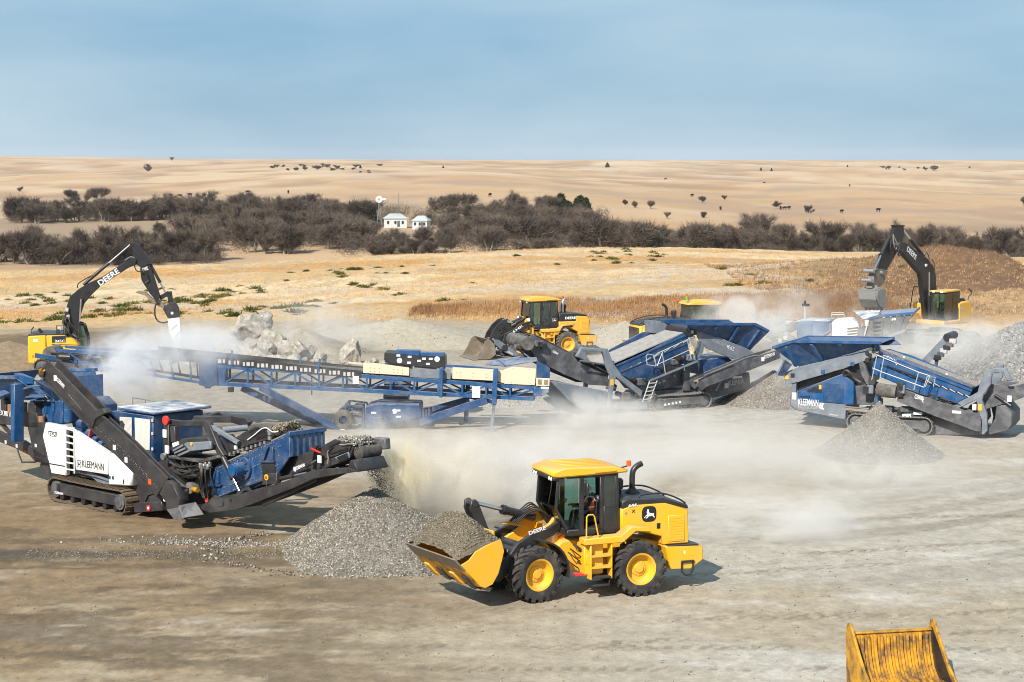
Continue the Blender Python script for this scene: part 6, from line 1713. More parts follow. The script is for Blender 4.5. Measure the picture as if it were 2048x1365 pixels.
lettering('KLEEMANN', 'white_mark', SH, t_[0], t_[1], .10, bold=0)
ram(SH, [(-9.318,-1.3,3.553)][0], [(-8.639,-1.3,3.088)][0], .06)
for k, p in enumerate([(-7.993,-0.9,3.664),(-7.864,-0.9,3.62),(-7.735,-0.9,3.653),(-7.605,-0.9,3.533),(-9.223,-1.2,3.558),(-9.94,-1.2,3.591)]):
    Shape().box(p[0] - .15, p[0] + .15, p[1] - .1, p[1] + .1, p[2] - .14, p[2] + .14).obj('drive_part', 'black' if k % 2 else 'charcoal_dusty', SH, .02)
random.seed(31)
for k in range(14):
    a = [(-2.531,-1.3,1.639),(0.291,-1.3,2.55),(-1.02,-1.4,2.037),(-0.192,-1.4,2.524),(-3.634,-1,1.319),(-2.816,-1,0.687),(-3.226,-1,0.945)][k % 7]
    s = random.uniform(.1, .24)
    q_ = Vector(a) + Vector((random.uniform(-.3, .3), random.uniform(-.1, .2), random.uniform(-.15, .15)))
    if k % 3: Shape().box(q_.x - s, q_.x + s, q_.y - s * .6, q_.y + s * .6, q_.z - s * .7, q_.z + s * .7).obj('drive_part', ('black', 'charcoal_dusty', 'slate')[k % 3], SH, .02)
    else: Shape().cyl(q_ - Vector((0, .15, 0)), q_ + Vector((0, .15, 0)), s, 12).obj('drive_part', 'black', SH)
for k in range(10):
    a = Vector([(-2.662,-1.4,1.773)][0]).lerp(Vector([(0.224,-1.4,2.681)][0]), random.random())
    hose(SH, [a, a + Vector((.2, -.1, -.25)), a + Vector((.5, 0, -.15)), a + Vector((.7, .1, .1))], .025)
for u in (-4.8, -3.0): Shape().beam((u, -1.1, .9), (u + .05, -1.1, .05), .06, .06).obj('support_leg', 'charcoal_dusty', SH)

# ---- right-hand screen
SI = thing('mobile_screen', 'tracked screening plant on the right standing behind a grey gravel cone', 'screening plant', (17.936,87.774,0),-25)
track(SI, -2.0, 2.0, .42, -1.5, -1.0, 'track_dusty', 'charcoal_dusty', .19)
track(SI, -2.0, 2.0, .42, 1.0, 1.5, 'track_dusty', 'charcoal_dusty', .19)
for k, p in enumerate([(-1.683,-1.46,0.334),(-1.569,-1.46,0.316),(-1.443,-1.46,0.311)]):
    Shape().box(p[0] - .06, p[0] + .06, -1.47, -1.435, p[2] - .06, p[2] + .06).obj('label_plate', ('sticker', 'blue_bright', 'yellow')[k], SI)
Shape().prism([(-2.13,0.809),(1.488,0.963),(2.712,0.744),(4.107,0.307),(4.291,0.123),(4.052,0.108),(1.753,-0.021),(0.884,0.36),(-1.618,0.525),(-2.156,0.462)], -1.05, 1.05).obj('chassis', 'charcoal_dusty', SI, .02)
# lower lettered box
lx = Shape().prism([(-4.767,1.514),(-4.413,1.628),(-4.4,1.249),(-2.094,1.179),(-2.082,0.454),(-3.014,0.588),(-4.465,0.796),(-4.76,0.995)], -1.3, 1.2).obj('lower_box', 'slate', SI, .04)
t_ = [(-4.357,-1.305,1.056),(-3.404,-1.305,1.045)]
lettering('KLEEMANN', 'white_mark', lx, t_[0], t_[1], .30, bold=.006)
t_ = [(-4.355,-1.305,0.892),(-3.389,-1.305,0.907)]
lettering('MOBISCREEN', 'rail', lx, t_[0], t_[1], .16, bold=-.01)
for pr in ([(-3.391,1.052),(-3.31,1.201),(-3.227,1.206),(-3.314,1.05),(-3.222,0.904),(-3.305,0.912)], [(-3.276,1.046),(-3.195,1.195),(-3.124,1.199),(-3.205,1.05),(-3.12,0.897),(-3.19,0.906)]):
    Shape().prism(pr, -1.307, -1.302).obj('emblem', 'white_mark', lx)
Shape().prism([(-2.853,0.705),(-2.47,0.683),(-2.47,0.646),(-2.852,0.661)], -1.32, -1.3).obj('pull_handle', 'rail', lx)
# blue engine enclosure with mesh doors
ee = Shape().prism([(-4.436,1.679),(-3.227,2.2),(-2.373,2.567),(-1.766,2.222),(-1.729,1.162),(-2.096,1.167),(-4.423,1.243)], -1.2, 1.1).obj('engine_enclosure', 'blue_bright', SI, .03)
for pr in ([(-3.207,2.151),(-2.239,2.149),(-2.249,1.197),(-3.2,1.258)],):
    gd = Shape().prism(pr, -1.23, -1.19).obj('mesh_door', 'blue', ee, .01)
    a0, a1, b0_, b1_ = [Vector(q) for q in [(-3.146,-1.235,2.107),(-3.146,-1.235,1.303),(-2.273,-1.235,2.101),(-2.284,-1.235,1.249)]]
    for k in range(9):
        t = (k + .5) / 9
        Shape().beam(a0.lerp(a1, t), b0_.lerp(b1_, t), .025, .03).obj('mesh_bar', 'blue_bright', gd)
    for k in range(9):
        t = (k + .5) / 9
        Shape().beam(a0.lerp(b0_, t), a1.lerp(b1_, t), .025, .03).obj('mesh_bar', 'blue_bright', gd)
g2 = Shape().prism([(-3.992,1.796),(-3.29,2.115),(-3.251,1.677),(-4.022,1.668)], -1.225, -1.19).obj('vent_panel', 'blue', ee, .01)
a0, a1, b0_, b1_ = [Vector(q) for q in [(-3.887,-1.23,1.817),(-3.937,-1.23,1.689),(-3.313,-1.23,2.054),(-3.275,-1.23,1.698)]]
for k in range(5): Shape().beam(a0.lerp(a1, (k + .5) / 5), b0_.lerp(b1_, (k + .5) / 5), .02, .03).obj('vent_slat', 'black', g2)
p = [(-3.34,-1.24,1.941)][0]
Shape().box(p[0] - .06, p[0] + .06, -1.26, -1.2, p[2] - .1, p[2] + .1).obj('warning_label', 'yellow', ee)
Shape().prism([(-4.341,1.475),(-3.825,1.477),(-3.824,1.414),(-4.34,1.412)], -1.21, -1.19).obj('label_plate', 'black_mark', ee)
Shape().prism([(-4.712,2.05),(-4.499,2.123),(-4.492,1.65),(-4.706,1.607)], -1.25, -1.0).obj('hopper_post', 'slate', SI, .02)
p = [(-4.569,-1.31,1.463)][0]
Shape().box(p[0] - .1, p[0] + .1, -1.32, -1.29, p[2] - .16, p[2] + .16).obj('label_plate', 'sticker', lx)
# feeder
fd = Shape().prism([(-5.117,2.512),(-4.363,2.851),(-1.195,3.729),(-1.239,3.367),(-2.631,2.805),(-4.805,2.021),(-4.999,1.986)], -1.25, 1.15).obj('belt_feeder', 'slate', SI, .02)
Shape().prism([(-5.029,2.526),(-1.169,3.714),(-0.708,4.08),(-0.52,4.026),(-0.574,3.579),(-1.162,3.287),(-2.856,2.648),(-4.762,2.021),(-4.956,1.998)], -1.32, -1.26).obj('feeder_side', 'slate', fd, .012)
Shape().prism([(-5.054,2.512),(-4.783,2.589),(-4.775,2.033),(-4.956,2.011)], -1.34, -1.3).obj('feeder_end', 'slate', fd)
for p, m_ in zip([(-4.926,-1.35,2.334),(-4.649,-1.35,2.442),(-1.807,-1.34,3.107),(-3.196,-1.34,2.68)], ('yellow_dusty', 'black', 'blue_bright', 'blue_bright')):
    Shape().box(p[0] - .09, p[0] + .09, -1.36, -1.3, p[2] - .09, p[2] + .09).obj('label_plate', m_, fd)
for k, p in enumerate([(-1.106,-1.3,3.661),(-0.951,-1.3,3.761),(-0.795,-1.3,3.736),(-0.671,-1.3,3.804),(-0.979,-1.3,3.543),(-0.823,-1.3,3.581),(-1.112,-1.25,3.315)]):
    Shape().cyl((p[0], -1.4, p[2]), (p[0], -1.0, p[2]), .11 + .03 * (k % 2), 10).obj('drive_part', 'steel' if k % 2 else 'black', SI)
Shape().prism([(-4.764,1.978),(-2.711,2.658),(-1.315,3.273),(-1.026,2.227),(-1.781,2.127),(-2.391,2.567),(-3.344,2.175),(-4.499,1.661)], -.9, .9).obj('feeder_shade_block', 'black', SI)  # black block added for the dark shade under the feeder
# hopper
top = [(-5.477,3.753),(-4.513,4.093),(-0.336,4.188)]
bot = [(-4.379,2.84),(-3.303,3.141),(-0.757,3.999)]
hw = Shape()
for vb, vt in ((-1.1, -1.8), (.3, .6)):
    hw.quad((bot[0][0], vb, bot[0][1]), (bot[1][0], vb, bot[1][1]), (top[1][0], vt, top[1][1]), (top[0][0], vt, top[0][1]), .04)
    hw.quad((bot[1][0], vb, bot[1][1]), (bot[2][0], vb, bot[2][1]), (top[2][0], vt, top[2][1]), (top[1][0], vt, top[1][1]), .04)
hw.quad((bot[0][0], -1.1, bot[0][1]), (bot[0][0], .3, bot[0][1]), (top[0][0], .6, top[0][1]), (top[0][0], -1.8, top[0][1]), .04)
ho = hw.obj('feed_hopper', 'blue', SI)
s = Shape()
for sg in (-1.83, .63):
    s.beam((top[0][0], sg, top[0][1]), (top[1][0], sg, top[1][1]), .10, .12).beam((top[1][0], sg, top[1][1]), (top[2][0], sg, top[2][1]), .10, .12)
s.beam((top[0][0], -1.83, top[0][1]), (top[0][0], .63, top[0][1]), .1, .12).obj('hopper_rim', 'blue_bright', ho)
for a, b_ in ([(-4.882,-1.78,3.826),(-4.525,-1.2,2.875)], [(-3.665,-1.78,4.001),(-3.34,-1.2,3.211)], [(-2.303,-1.78,4.057),(-2.264,-1.2,3.634)], [(-0.556,-1.78,4.128),(-0.639,-1.3,3.743)]):
    Shape().beam(a, b_, .20, .14).obj('hopper_rib', 'blue_bright', ho, .01)
Shape().hexa([(-5.312,-1.9,2.467),(-4.934,-1.9,3.207),(-4.664,-1.5,2.992),(-5.109,-1.5,2.404)], [(-5.215,-1.9,2.472),(-4.857,-1.9,3.211),(-4.612,-1.5,2.963),(-5.044,-1.5,2.407)]).obj('hopper_wing', 'blue_worn', ho)
Shape().quad(*[(-3.5,0.7,4.109),(-0.294,0.7,4.11),(-0.037,0.7,3.9),(-0.929,0.6,3.841)], .05).obj('far_plate', 'blue_dusty', ho)
# screen box
sb = [(-0.97,2.691),(-0.856,3.317),(-0.706,3.646),(0.416,3.374),(3.665,2.17),(3.553,1.842),(2.84,1.407),(1.678,1.743)]
Shape().prism(sb, -1.15, -1.08).prism(sb, 1.0, 1.07).obj('screen_box', 'blue_bright', SI, .02)
d_ = [(-0.768,3.631),(3.634,2.211)]
Shape().quad((d_[0][0], -1.07, d_[0][1] - .04), (d_[1][0], -1.07, d_[1][1] - .04), (d_[1][0], 1.0, d_[1][1] - .04), (d_[0][0], 1.0, d_[0][1] - .04), .05).obj('screen_deck', 'belt_dusty', SI)
Shape().quad((d_[0][0], -1.16, d_[0][1] + .02), (d_[1][0], -1.16, d_[1][1] + .02), (d_[1][0], -.45, d_[1][1] + .02), (d_[0][0], -.2, d_[0][1] + .06), .04).obj('screen_cover', 'blue', SI)
Shape().beam(*[(-0.692,-1.2,3.565),(3.676,-1.2,2.128)], .06, .09).obj('screen_rib', 'blue_bright', SI)
t_ = [(-0.448,-1.17,3.412),(0.146,-1.17,3.21)]
lettering('KLEEMANN', 'white_mark', SI, t_[0], t_[1], .18, bold=.006)
for pr in ([(0.152,3.21),(0.206,3.293),(0.25,3.282),(0.202,3.2),(0.234,3.133),(0.191,3.138)],): Shape().prism(pr, -1.172, -1.155).obj('emblem', 'white_mark', SI)
for k in range(11):
    a = Vector([(-0.185,-1.2,3.074)][0]).lerp(Vector([(3.381,-1.2,1.93)][0]), k / 10.0)
    Shape().beam(a, a + Vector((.26, 0, -.14)), .05, .04).obj('deck_clamp', 'rail' if k > 4 else 'black', SI)
Shape().beam(*[(-0.25,-1.19,3.101),(3.56,-1.19,1.865)], .03, .05).obj('clamp_rail', 'black', SI)
for p in [(0.502,-1,3.444),(2.475,-1,2.767)]: Shape().cyl(p, (p[0], p[1], p[2] + .08), .05, 8).obj('bolt', 'sticker', SI)
rails(SI, [[(-0.573,-1.8,3.626),(-0.23,-1.8,3.499),(1.375,-1.8,2.918),(1.894,-1.8,2.772)], [(-0.748,-1.8,3.015),(-0.311,-1.8,2.851),(1.632,-1.8,2.241)], [(-0.23,-1.8,3.499),(-0.425,-1.8,2.322)], [(-0.542,-1.8,3.627),(-0.769,-1.8,2.459)], [(1.375,-1.8,2.918),(1.178,-1.8,2.096)], [(1.632,-1.8,2.241),(1.773,-1.8,2.736),(2.137,-1.8,2.723),(2.055,-1.8,2.293)], [(1.894,-1.8,2.772),(1.692,-1.8,2.275)]])
pk = [(-0.8,-1.8,2.458),(1.693,-1.8,2.214)]
# posts and arms between engine and screen
Shape().prism([(-1.505,3.179),(-1.349,3.279),(-1.221,3.129),(-0.959,2.459),(-0.581,2.292),(-0.7,1.976),(-1.142,2.202),(-1.402,2.686)], -1.4, -1.15).obj('lift_arm', 'charcoal_dusty', SI, .03)
Shape().prism([(-0.733,1.737),(-0.359,1.757),(-0.375,0.919),(-0.687,0.933)], -1.5, -1.2).obj('support_post', 'charcoal_dusty', SI, .02)
hose(SI, [(-2.284,-1.3,2.644),(-2.083,-1.35,2.784),(-1.892,-1.35,2.668),(-1.712,-1.3,2.422),(-1.394,-1.3,2.251)], .07, 'hose')
p = [(-0.542,-1.52,1.513)][0]
Shape().box(p[0] - .12, p[0] + .12, -1.54, -1.48, p[2] - .2, p[2] + .2).obj('valve_block', 'blue_bright', SI, .02)
Shape().prism([(-1.697,2.066),(-1.103,2.158),(-0.782,1.74),(-0.773,1.244),(-1.588,1.2)], -1.2, -.6).obj('machine_bay', 'charcoal_dusty', SI, .02)
s0 = [(-2.076,-1.5,1.023),(-0.943,-1.5,0.992)]
Shape().beam(s0[0], s0[1], .18, .10).beam((s0[0][0], -1.5, s0[0][2] + .1), (s0[1][0], -1.5, s0[1][2] + .1), .05, .05).obj('step_bar', 'belt_dusty', SI)
# near side conveyor with drum
cv = [(0.432,2.083),(0.678,2.065),(2.845,1.478),(4.198,1.069),(4.214,0.374),(4.007,0.362),(2.133,0.951),(0.412,1.529)]
Shape().prism(cv, -1.75, -1.69).prism(cv, -1.15, -1.09).obj('conveyor_side', 'charcoal_dusty', SI, .012)
c0, c1 = [(-0.302,2.007),(4.073,0.897)]
Shape().quad((c0[0], -1.68, c0[1]), (c1[0], -1.68, c1[1]), (c1[0], -1.16, c1[1]), (c0[0], -1.16, c0[1]), .05).obj('conveyor_belt', 'belt', SI)
dr = [(-0.525,-1.75,2.034),(0.373,-1.75,1.957)]
Shape().cyl(dr[0], dr[1], .30, 18).obj('head_drum', 'rubber_dusty', SI)
Shape().beam(*[(-0.289,-1.8,1.694),(0.481,-1.8,1.753)], .10, .10).obj('drum_frame', 'copper', SI)
for k, p in enumerate([(0.539,-1.8,1.941),(0.628,-1.8,2.099),(0.564,-1.8,2.218),(-1.035,-1.7,1.972),(-0.848,-1.7,2.012),(-0.762,-1.7,2.418)]):
    Shape().box(p[0] - .16, p[0] + .16, p[1] - .1, p[1] + .1, p[2] - .2, p[2] + .2).obj('drive_part', ('black', 'slate', 'charcoal')[k % 3], SI, .03)
t_ = [(1.195,-1.76,1.725),(1.575,-1.76,1.617)]
lettering('KLEEMANN', 'white_mark', SI, t_[0], t_[1], .2, bold=.004)
for pr in ([(1.544,1.628),(1.603,1.704),(1.64,1.7),(1.587,1.618),(1.625,1.547),(1.582,1.55)],): Shape().prism(pr, -1.762, -1.751).obj('emblem', 'white_mark', SI)
for p in [(0.772,-1.4,0.861),(1.291,-1.4,0.982),(3.124,-1.76,1.191)]: Shape().box(p[0] - .2, p[0] + .2, p[1] - .02, p[1] + .02, p[2] - .06, p[2] + .06).obj('label_plate', 'sticker', SI)
random.seed(41)
for k in range(12):
    a = Vector([(1.449,-1.5,1.863)][0]).lerp(Vector([(2.793,-1.5,1.446)][0]), random.random())
    hose(SI, [a, a + Vector((.2, -.05, .12)), a + Vector((.45, 0, .05)), a + Vector((.7, .05, -.15))], .028)
for k in range(8):
    q_ = Vector([(-0.362,-1.1,1.226)][0]).lerp(Vector([(1.068,-1.1,0.995)][0]), random.random()) + Vector((0, random.uniform(-.2, .3), random.uniform(-.2, .2)))
    s_ = random.uniform(.12, .25)
    Shape().box(q_.x - s_, q_.x + s_, q_.y - s_, q_.y + s_, q_.z - s_ * .6, q_.z + s_ * .6).obj('drive_part', ('black', 'charcoal_dusty', 'slate')[k % 3], SI, .02)
# arch frame at the discharge end
af = Shape()
for v0, v1 in ((-1.5, -1.25), (1.2, 1.45)):
    af.prism([(4.057,2.483),(4.367,3.15),(4.593,3.112),(4.56,2.508),(4.246,2.009),(4.192,1.764),(4.414,1.171),(4.462,0.387),(4.288,0.182),(4.108,0.244),(4.188,0.674),(3.925,1.75),(3.157,1.313),(2.884,1.42),(3.976,2.086)], v0, v1)
afo = af.obj('end_frame', 'slate', SI, .03)
Shape().prism([(4.394,3.131),(4.717,3.224),(5.216,3.248),(5.463,2.761),(5.495,2.673),(5.23,2.69),(5.074,3.061),(4.545,2.975)], -1.48, -1.28).obj('frame_loop', 'slate', SI, .03)
for p, m_ in zip([(3.815,-1.3,1.405),(4.103,-1.52,1.429),(5.31,-1,1.827)], ('sticker', 'yellow_dusty', 'sticker')): Shape().box(p[0] - .09, p[0] + .09, p[1] - .02, p[1] + .01, p[2] - .14, p[2] + .14).obj('label_plate', m_, afo)
Shape().prism([(3.532,1.427),(4.005,1.697),(4.147,0.73),(3.858,0.285),(3.302,0.925)], -1.0, 1.0).obj('discharge_box', 'charcoal_dusty', SI, .02)
rc = [(4.104,1.752),(4.446,2.438),(5.397,2.365),(7.365,3.062),(7.493,2.59),(5.588,1.77),(4.235,1.271)]
Shape().prism(rc, -.92, -.86).prism(rc, .8, .86).obj('conveyor_side', 'charcoal_dusty', SI, .012)
c0, c1 = [(4.046,1.83),(7.225,2.964)]
Shape().quad((c0[0], -.85, c0[1]), (c1[0], -.85, c1[1]), (c1[0], .8, c1[1]), (c0[0], .8, c0[1]), .05).obj('conveyor_belt', 'belt_dusty', SI)
Shape().prism([(4.746,1.445),(5.099,1.525),(5.433,1.181),(5.446,0.637),(5.245,0.382),(4.479,0.153),(4.356,0.329),(4.699,0.896)], -1.1, 1.0).obj('tail_tank', 'charcoal_dusty', SI, .02)
ram(SI, [(4.655,-1,1.974)][0], [(5.376,-1,1.528)][0], .07)
# far side conveyor
fc = [(0.689,3.4,3.048),(1.686,3.4,4.182)]
f0, f1 = Vector(fc[0]), Vector(fc[1])
dn = Vector((0, .6, 0))
Shape().quad(f0 - dn, f1 - dn, f1 + dn, f0 + dn, .06).obj('far_belt', 'belt_dusty', SI)
for sd in (-.68, .68):
    Shape().beam(f0 + Vector((0, sd, -.08)), f1 + Vector((0, sd, -.08)), .10, .34).obj('conveyor_side', 'charcoal' if sd > 0 else 'slate', SI)
Shape().cyl(f1 + Vector((0, -.75, -.05)), f1 + Vector((0, .75, -.05)), .2, 14).obj('head_drum', 'black', SI)
Shape().beam(f0.lerp(f1, .5), (f0.x + .2, f0.y - 1.2, .9), .12, .12).beam(f0, (f0.x - .6, 1.2, f0.z - .5), .2, .2).obj('conveyor_strut', 'charcoal_dusty', SI)
for k in range(6):
    q_ = f0.lerp(f1, .3 + .14 * k) + Vector((.3, -.9, -.2))
    Shape().box(q_.x - .16, q_.x + .16, q_.y - .1, q_.y + .1, q_.z - .12, q_.z + .12).obj('drive_part', ('black', 'charcoal_dusty', 'rail')[k % 3], SI, .02)

# ------------------------------------------------------------------ crusher at the back, fed by the right-hand excavator
RJ = thing('impact_crusher', 'dusty blue crusher with white louvred bonnet, under the stone-worn excavator bucket', 'crusher', (18.815,118.415,0),-15)
track(RJ, -1.2, 3.2, .45, -1.5, -1.0, 'track_dusty', 'charcoal_dusty', .2)
track(RJ, -1.2, 3.2, .45, 1.0, 1.5, 'track_dusty', 'charcoal_dusty', .2)
Shape().prism([(-2.595,1.163),(5.315,1.726),(5.683,1.186),(4.443,0.421),(-1.75,0.254)], -1.0, 1.0).obj('main_frame', 'charcoal_dusty', RJ, .03)
hn = Shape().prism([(2.952,2.017),(3.524,2.79),(4.059,2.956),(6.24,3.175),(5.639,2.079),(4.709,1.692),(3.004,1.624)], -1.35, -1.25).obj('hopper_wall', 'charcoal_dusty', RJ, .02)
tq = [(3.527,2.794),(4.063,2.96),(6.242,3.198)]
Shape().quad((tq[1][0], 1.6, tq[1][1] + .1), (tq[2][0] + .2, 1.6, tq[2][1] + .1), (tq[2][0] - .8, 1.2, tq[2][1] - 1.2), (tq[1][0], 1.2, tq[1][1] - 1.2), .05).obj('feed_hopper', 'blue_worn', RJ)
Shape().quad((tq[2][0], -1.3, tq[2][1]), (tq[2][0] + .2, 1.6, tq[2][1] + .1), (tq[2][0] - .8, 1.2, tq[2][1] - 1.2), (tq[2][0] - .8, -1.2, tq[2][1] - 1.2), .05).obj('feed_hopper', 'blue_dusty', RJ)
Shape().quad((tq[0][0] - .3, -1.3, tq[0][1] - .1), (tq[1][0], -1.3, tq[1][1] - .05), (tq[1][0], 1.6, tq[1][1] + .1), (tq[0][0] - 1.2, 1.5, tq[0][1] + .2), .05).obj('hopper_cover', 'blue_roof', RJ)
Shape().beam((tq[0][0], -1.4, tq[0][1]), (tq[1][0], -1.4, tq[1][1]), .1, .12).beam((tq[1][0], -1.4, tq[1][1]), (tq[2][0], -1.4, tq[2][1]), .1, .14).beam((tq[2][0], -1.4, tq[2][1]), (tq[2][0] + .2, 1.6, tq[2][1] + .1), .1, .12).obj('hopper_rim', 'blue_bright', RJ)
for p in [(4.453,-1.42,2.947),(4.854,-1.42,3.001),(5.227,-1.42,3.054),(5.36,-1.42,3.075),(4.962,-1.38,2.782),(5.122,-1.38,2.803),(5.671,-1.42,3.091),(6.114,-1.42,3.146)]:
    Shape().cyl(p, (p[0], -1.3, p[2]), .08, 8).obj('bolt_head', 'sticker', RJ)
for a, b_ in ([(4.425,-1.38,2.834),(4.266,-1.38,1.735)], [(4.871,-1.38,2.889),(4.713,-1.38,1.745)], [(5.67,-1.38,3.042),(5.245,-1.38,1.941)]):
    Shape().beam(a, b_, .12, .12).obj('hopper_rib', 'charcoal_dusty', RJ)
la = [(3.826,-1.5,1.781),(3.809,-1.5,2.739),(4.363,-1.5,1.821),(4.326,-1.5,2.823)]
ladder(RJ, la[0], la[1], la[2], la[3], 4, 'charcoal_dusty', .04)
Shape().beam(*[(3.541,-1.5,2.687),(3.306,-1.5,1.768)], .08, .08).obj('hopper_strut', 'rail', RJ)
p = [(3.446,-1.4,2.522)][0]
Shape().box(p[0] - .12, p[0] + .12, -1.42, -1.36, p[2] - .18, p[2] + .18).obj('label_plate', 'sticker', RJ)
Shape().beam(*[(4.722,-1.5,1.711),(5.783,-1.5,2.164)], .10, .14).obj('chassis_edge', 'slate', RJ)
# white louvred bonnet
bn = Shape().prism([(1.206,2.348),(1.409,2.656),(2.43,2.742),(2.858,2.505),(2.961,2.25),(2.972,1.628),(1.272,1.586)], -1.35, .4).obj('bonnet', 'white', RJ, .10)
for k in range(5):
    a, b_ = [(2.261,-1.37,2.144),(2.927,-1.37,2.233)]
    q_ = Vector((0, 0, -.17 * k))
    Shape().beam(Vector(a) + q_, Vector(b_) + q_, .05, .07).obj('louvre', 'black_mark', bn)
# blue engine box
ebx = Shape().prism([(-0.888,2.343),(-0.643,2.487),(1.135,2.499),(1.229,2.299),(1.147,1.726),(0.286,1.429),(-0.829,1.402)], -1.3, .9).obj('engine_module', 'blue_bright', RJ, .10)
Shape().prism([(-0.975,2.472),(-0.61,2.6),(1.169,2.611),(1.216,2.511),(-0.653,2.433)], -1.25, 1.0).obj('module_roof', 'blue_roof', RJ, .04)
Shape().prism([(0.165,2.312),(0.82,2.355),(0.739,1.717),(0.159,1.491)], -1.33, -1.30).obj('module_door', 'blue_roof', ebx, .01)
Shape().tube([(0.307,-1.5,1.448),(1.208,-1.5,1.994),(1.221,-1.5,2.315),(1.245,-1.5,2.499)], .07, 7).obj('hydraulic_pipe', 'slate', RJ)
Shape().tube([(1.214,-1.2,2.612),(1.303,-1.2,2.733),(1.44,-1.2,2.709)], .09, 7).obj('intake_pipe', 'slate', RJ)
rails_ = [[(1.066,0.8,2.679),(1.08,0.8,2.941),(1.845,0.8,2.957),(1.877,0.8,2.697)], [(1.082,0.8,2.82),(1.856,0.8,2.827)]]
s = Shape()
for r_ in rails_: s.tube(r_, .03, 5)
s.obj('handrail', 'rail', RJ)
# dusty machinery towards the discharge end
Shape().prism([(-3.399,2.402),(-2.613,2.558),(-0.997,2.408),(-0.99,1.899),(-1.768,1.556),(-2.504,1.259),(-3.162,1.988)], -1.0, 1.0).obj('crusher_housing', 'charcoal_dusty', RJ, .05)
Shape().prism([(-2.491,2.299),(-1.02,2.406),(-1.014,1.962),(-2.393,1.837)], -1.2, -1.0).obj('side_beam', 'slate', RJ, .02)
Shape().beam(*[(-3.148,-1.1,1.997),(-1.017,-1.1,1.397)], .35, .3).obj('discharge_arm', 'charcoal_dusty', RJ, .02)
random.seed(51)
for k in range(14):
    q_ = Vector([(-2.86,-1.2,2.198),(-1.751,-1.2,2.13),(-2.114,-1.2,1.658),(-1.29,-1.2,2.048),(-2.574,-1.2,1.554)][k % 5]) + Vector((random.uniform(-.7, .7), random.uniform(-.2, .2), random.uniform(-.3, .3)))
    s_ = random.uniform(.08, .22)
    Shape().box(q_.x - s_, q_.x + s_, q_.y - s_, q_.y + s_, q_.z - s_, q_.z + s_).obj('drive_part', ('rail', 'charcoal_dusty', 'slate', 'black')[k % 4], RJ, .02)
Shape().hexa([(-3.751,-0.5,2.773),(-3.408,-0.5,2.921),(-3.001,-0.5,2.463),(-3.512,-0.5,2.358)], [(-3.887,0.5,2.692),(-3.541,0.5,2.84),(-3.132,0.5,2.378),(-3.647,0.5,2.272)]).obj('raised_flap', 'charcoal_dusty', RJ, .02)
Shape().beam(*[(-4.24,-0.3,2.278),(-3.748,-0.3,2.589)], .06, .06).obj('flap_stay', 'slate', RJ)
Shape().hexa([(-1.695,-0.2,2.653),(-0.959,-0.2,3.023),(-0.709,-0.2,2.954),(-0.862,-0.2,2.699)], [(-1.778,0.5,2.595),(-1.038,0.5,2.967),(-0.786,0.5,2.898),(-0.941,0.5,2.642)]).obj('rusty_flap', 'copper', RJ, .01)
ms = [(-0.526,0.3,2.498),(-0.539,0.3,3.357)]
Shape().cyl(ms[0], ms[1], .07, 8).obj('camera_mast', 'rail', RJ)
Shape().box(ms[1][0] - .18, ms[1][0] + .28, .2, .45, ms[1][2], ms[1][2] + .16).cyl((ms[1][0], .3, ms[1][2] + .16), (ms[1][0], .3, ms[1][2] + .35), .08, 8).obj('mast_camera', 'black', RJ, .02)

# ------------------------------------------------------------------ excavators
def excavator_tracks(root, rot, L=4.4, gauge=1.2):
    tr = []
    for sd in (-1, 1):
        a, b_ = sorted((sd * (gauge - .35), sd * (gauge + .35)))
        f = track(root, -L / 2, L / 2, .48, a, b_, 'track_dusty', 'charcoal_dusty', .24)
        place(f, 0, 0, rot)
    c = Shape().box(-1.0, 1.0, -1.0, 1.0, .45, .95).cyl((0, 0, .9), (0, 0, 1.15), .75, 24).obj('undercarriage', 'charcoal_dusty', root, .02)
    place(c, 0, 0, rot)

# left: house turned with its back to the camera's left, boom to the right, rock breaker on the stick
XD = thing('excavator', 'yellow excavator with black boom and a pale hydraulic breaker, behind the left crusher', 'excavator', (-26.108,112.17,0),8, group='yellow tracked excavators')
excavator_tracks(XD, 4)
hs = Shape().prism([(-2.377,2.247),(-1.34,2.287),(-1.356,1.586),(-0.87,1.58),(0.562,1.594),(0.546,0.824),(-0.888,0.765),(-1.217,0.582),(-2.414,0.654)], -1.4, 1.3).obj('upper_body', 'yellow', XD, .06)
Shape().prism([(-1.341,2.267),(-0.237,2.272),(-0.24,2.139),(0.18,2.033),(0.549,1.614),(-0.869,1.593),(-1.336,1.599)], -1.39, 1.0).obj('engine_cover', 'yellow', XD, .04)
Shape().prism([(-2.376,2.3),(-1.824,2.359),(-0.236,2.319),(-0.238,2.239),(-2.378,2.22)], -1.3, 1.25).obj('deck_top', 'black', XD, .02)
lab = Shape().prism([(-1.004,2.229),(-0.225,2.239),(-0.233,1.852),(-1.013,1.849)], -1.41, -1.385).obj('name_panel', 'black', hs)
t_ = [(-0.836,-1.412,1.861),(-0.277,-1.412,1.867)]
lettering('245C', 'white_mark', lab, t_[0], t_[1], .15, bold=.015)
p = [(-1.948,-1.41,1.996)][0]
Shape().box(p[0] - .13, p[0] + .13, -1.415, -1.395, p[2] - .08, p[2] + .08).obj('label_plate', 'sticker', hs)
Shape().beam(*[(-1.028,-1.405,1.749),(0.499,-1.405,1.695)], .012, .03).beam(*[(-1.354,-1.405,2.234),(-1.368,-1.405,1.62)], .012, .03).obj('panel_seam', 'black', hs)
u0 = [(-2.392,1.601)][0]
lettering('DEERE', 'black_mark', hs, (u0[0] - .005, .7, u0[1] - .1), (u0[0] - .005, -1.3, u0[1] - .1), .28, face=(-1, 0, 0), bold=.01)
p = [(-2.112,-1.41,1.064)][0]
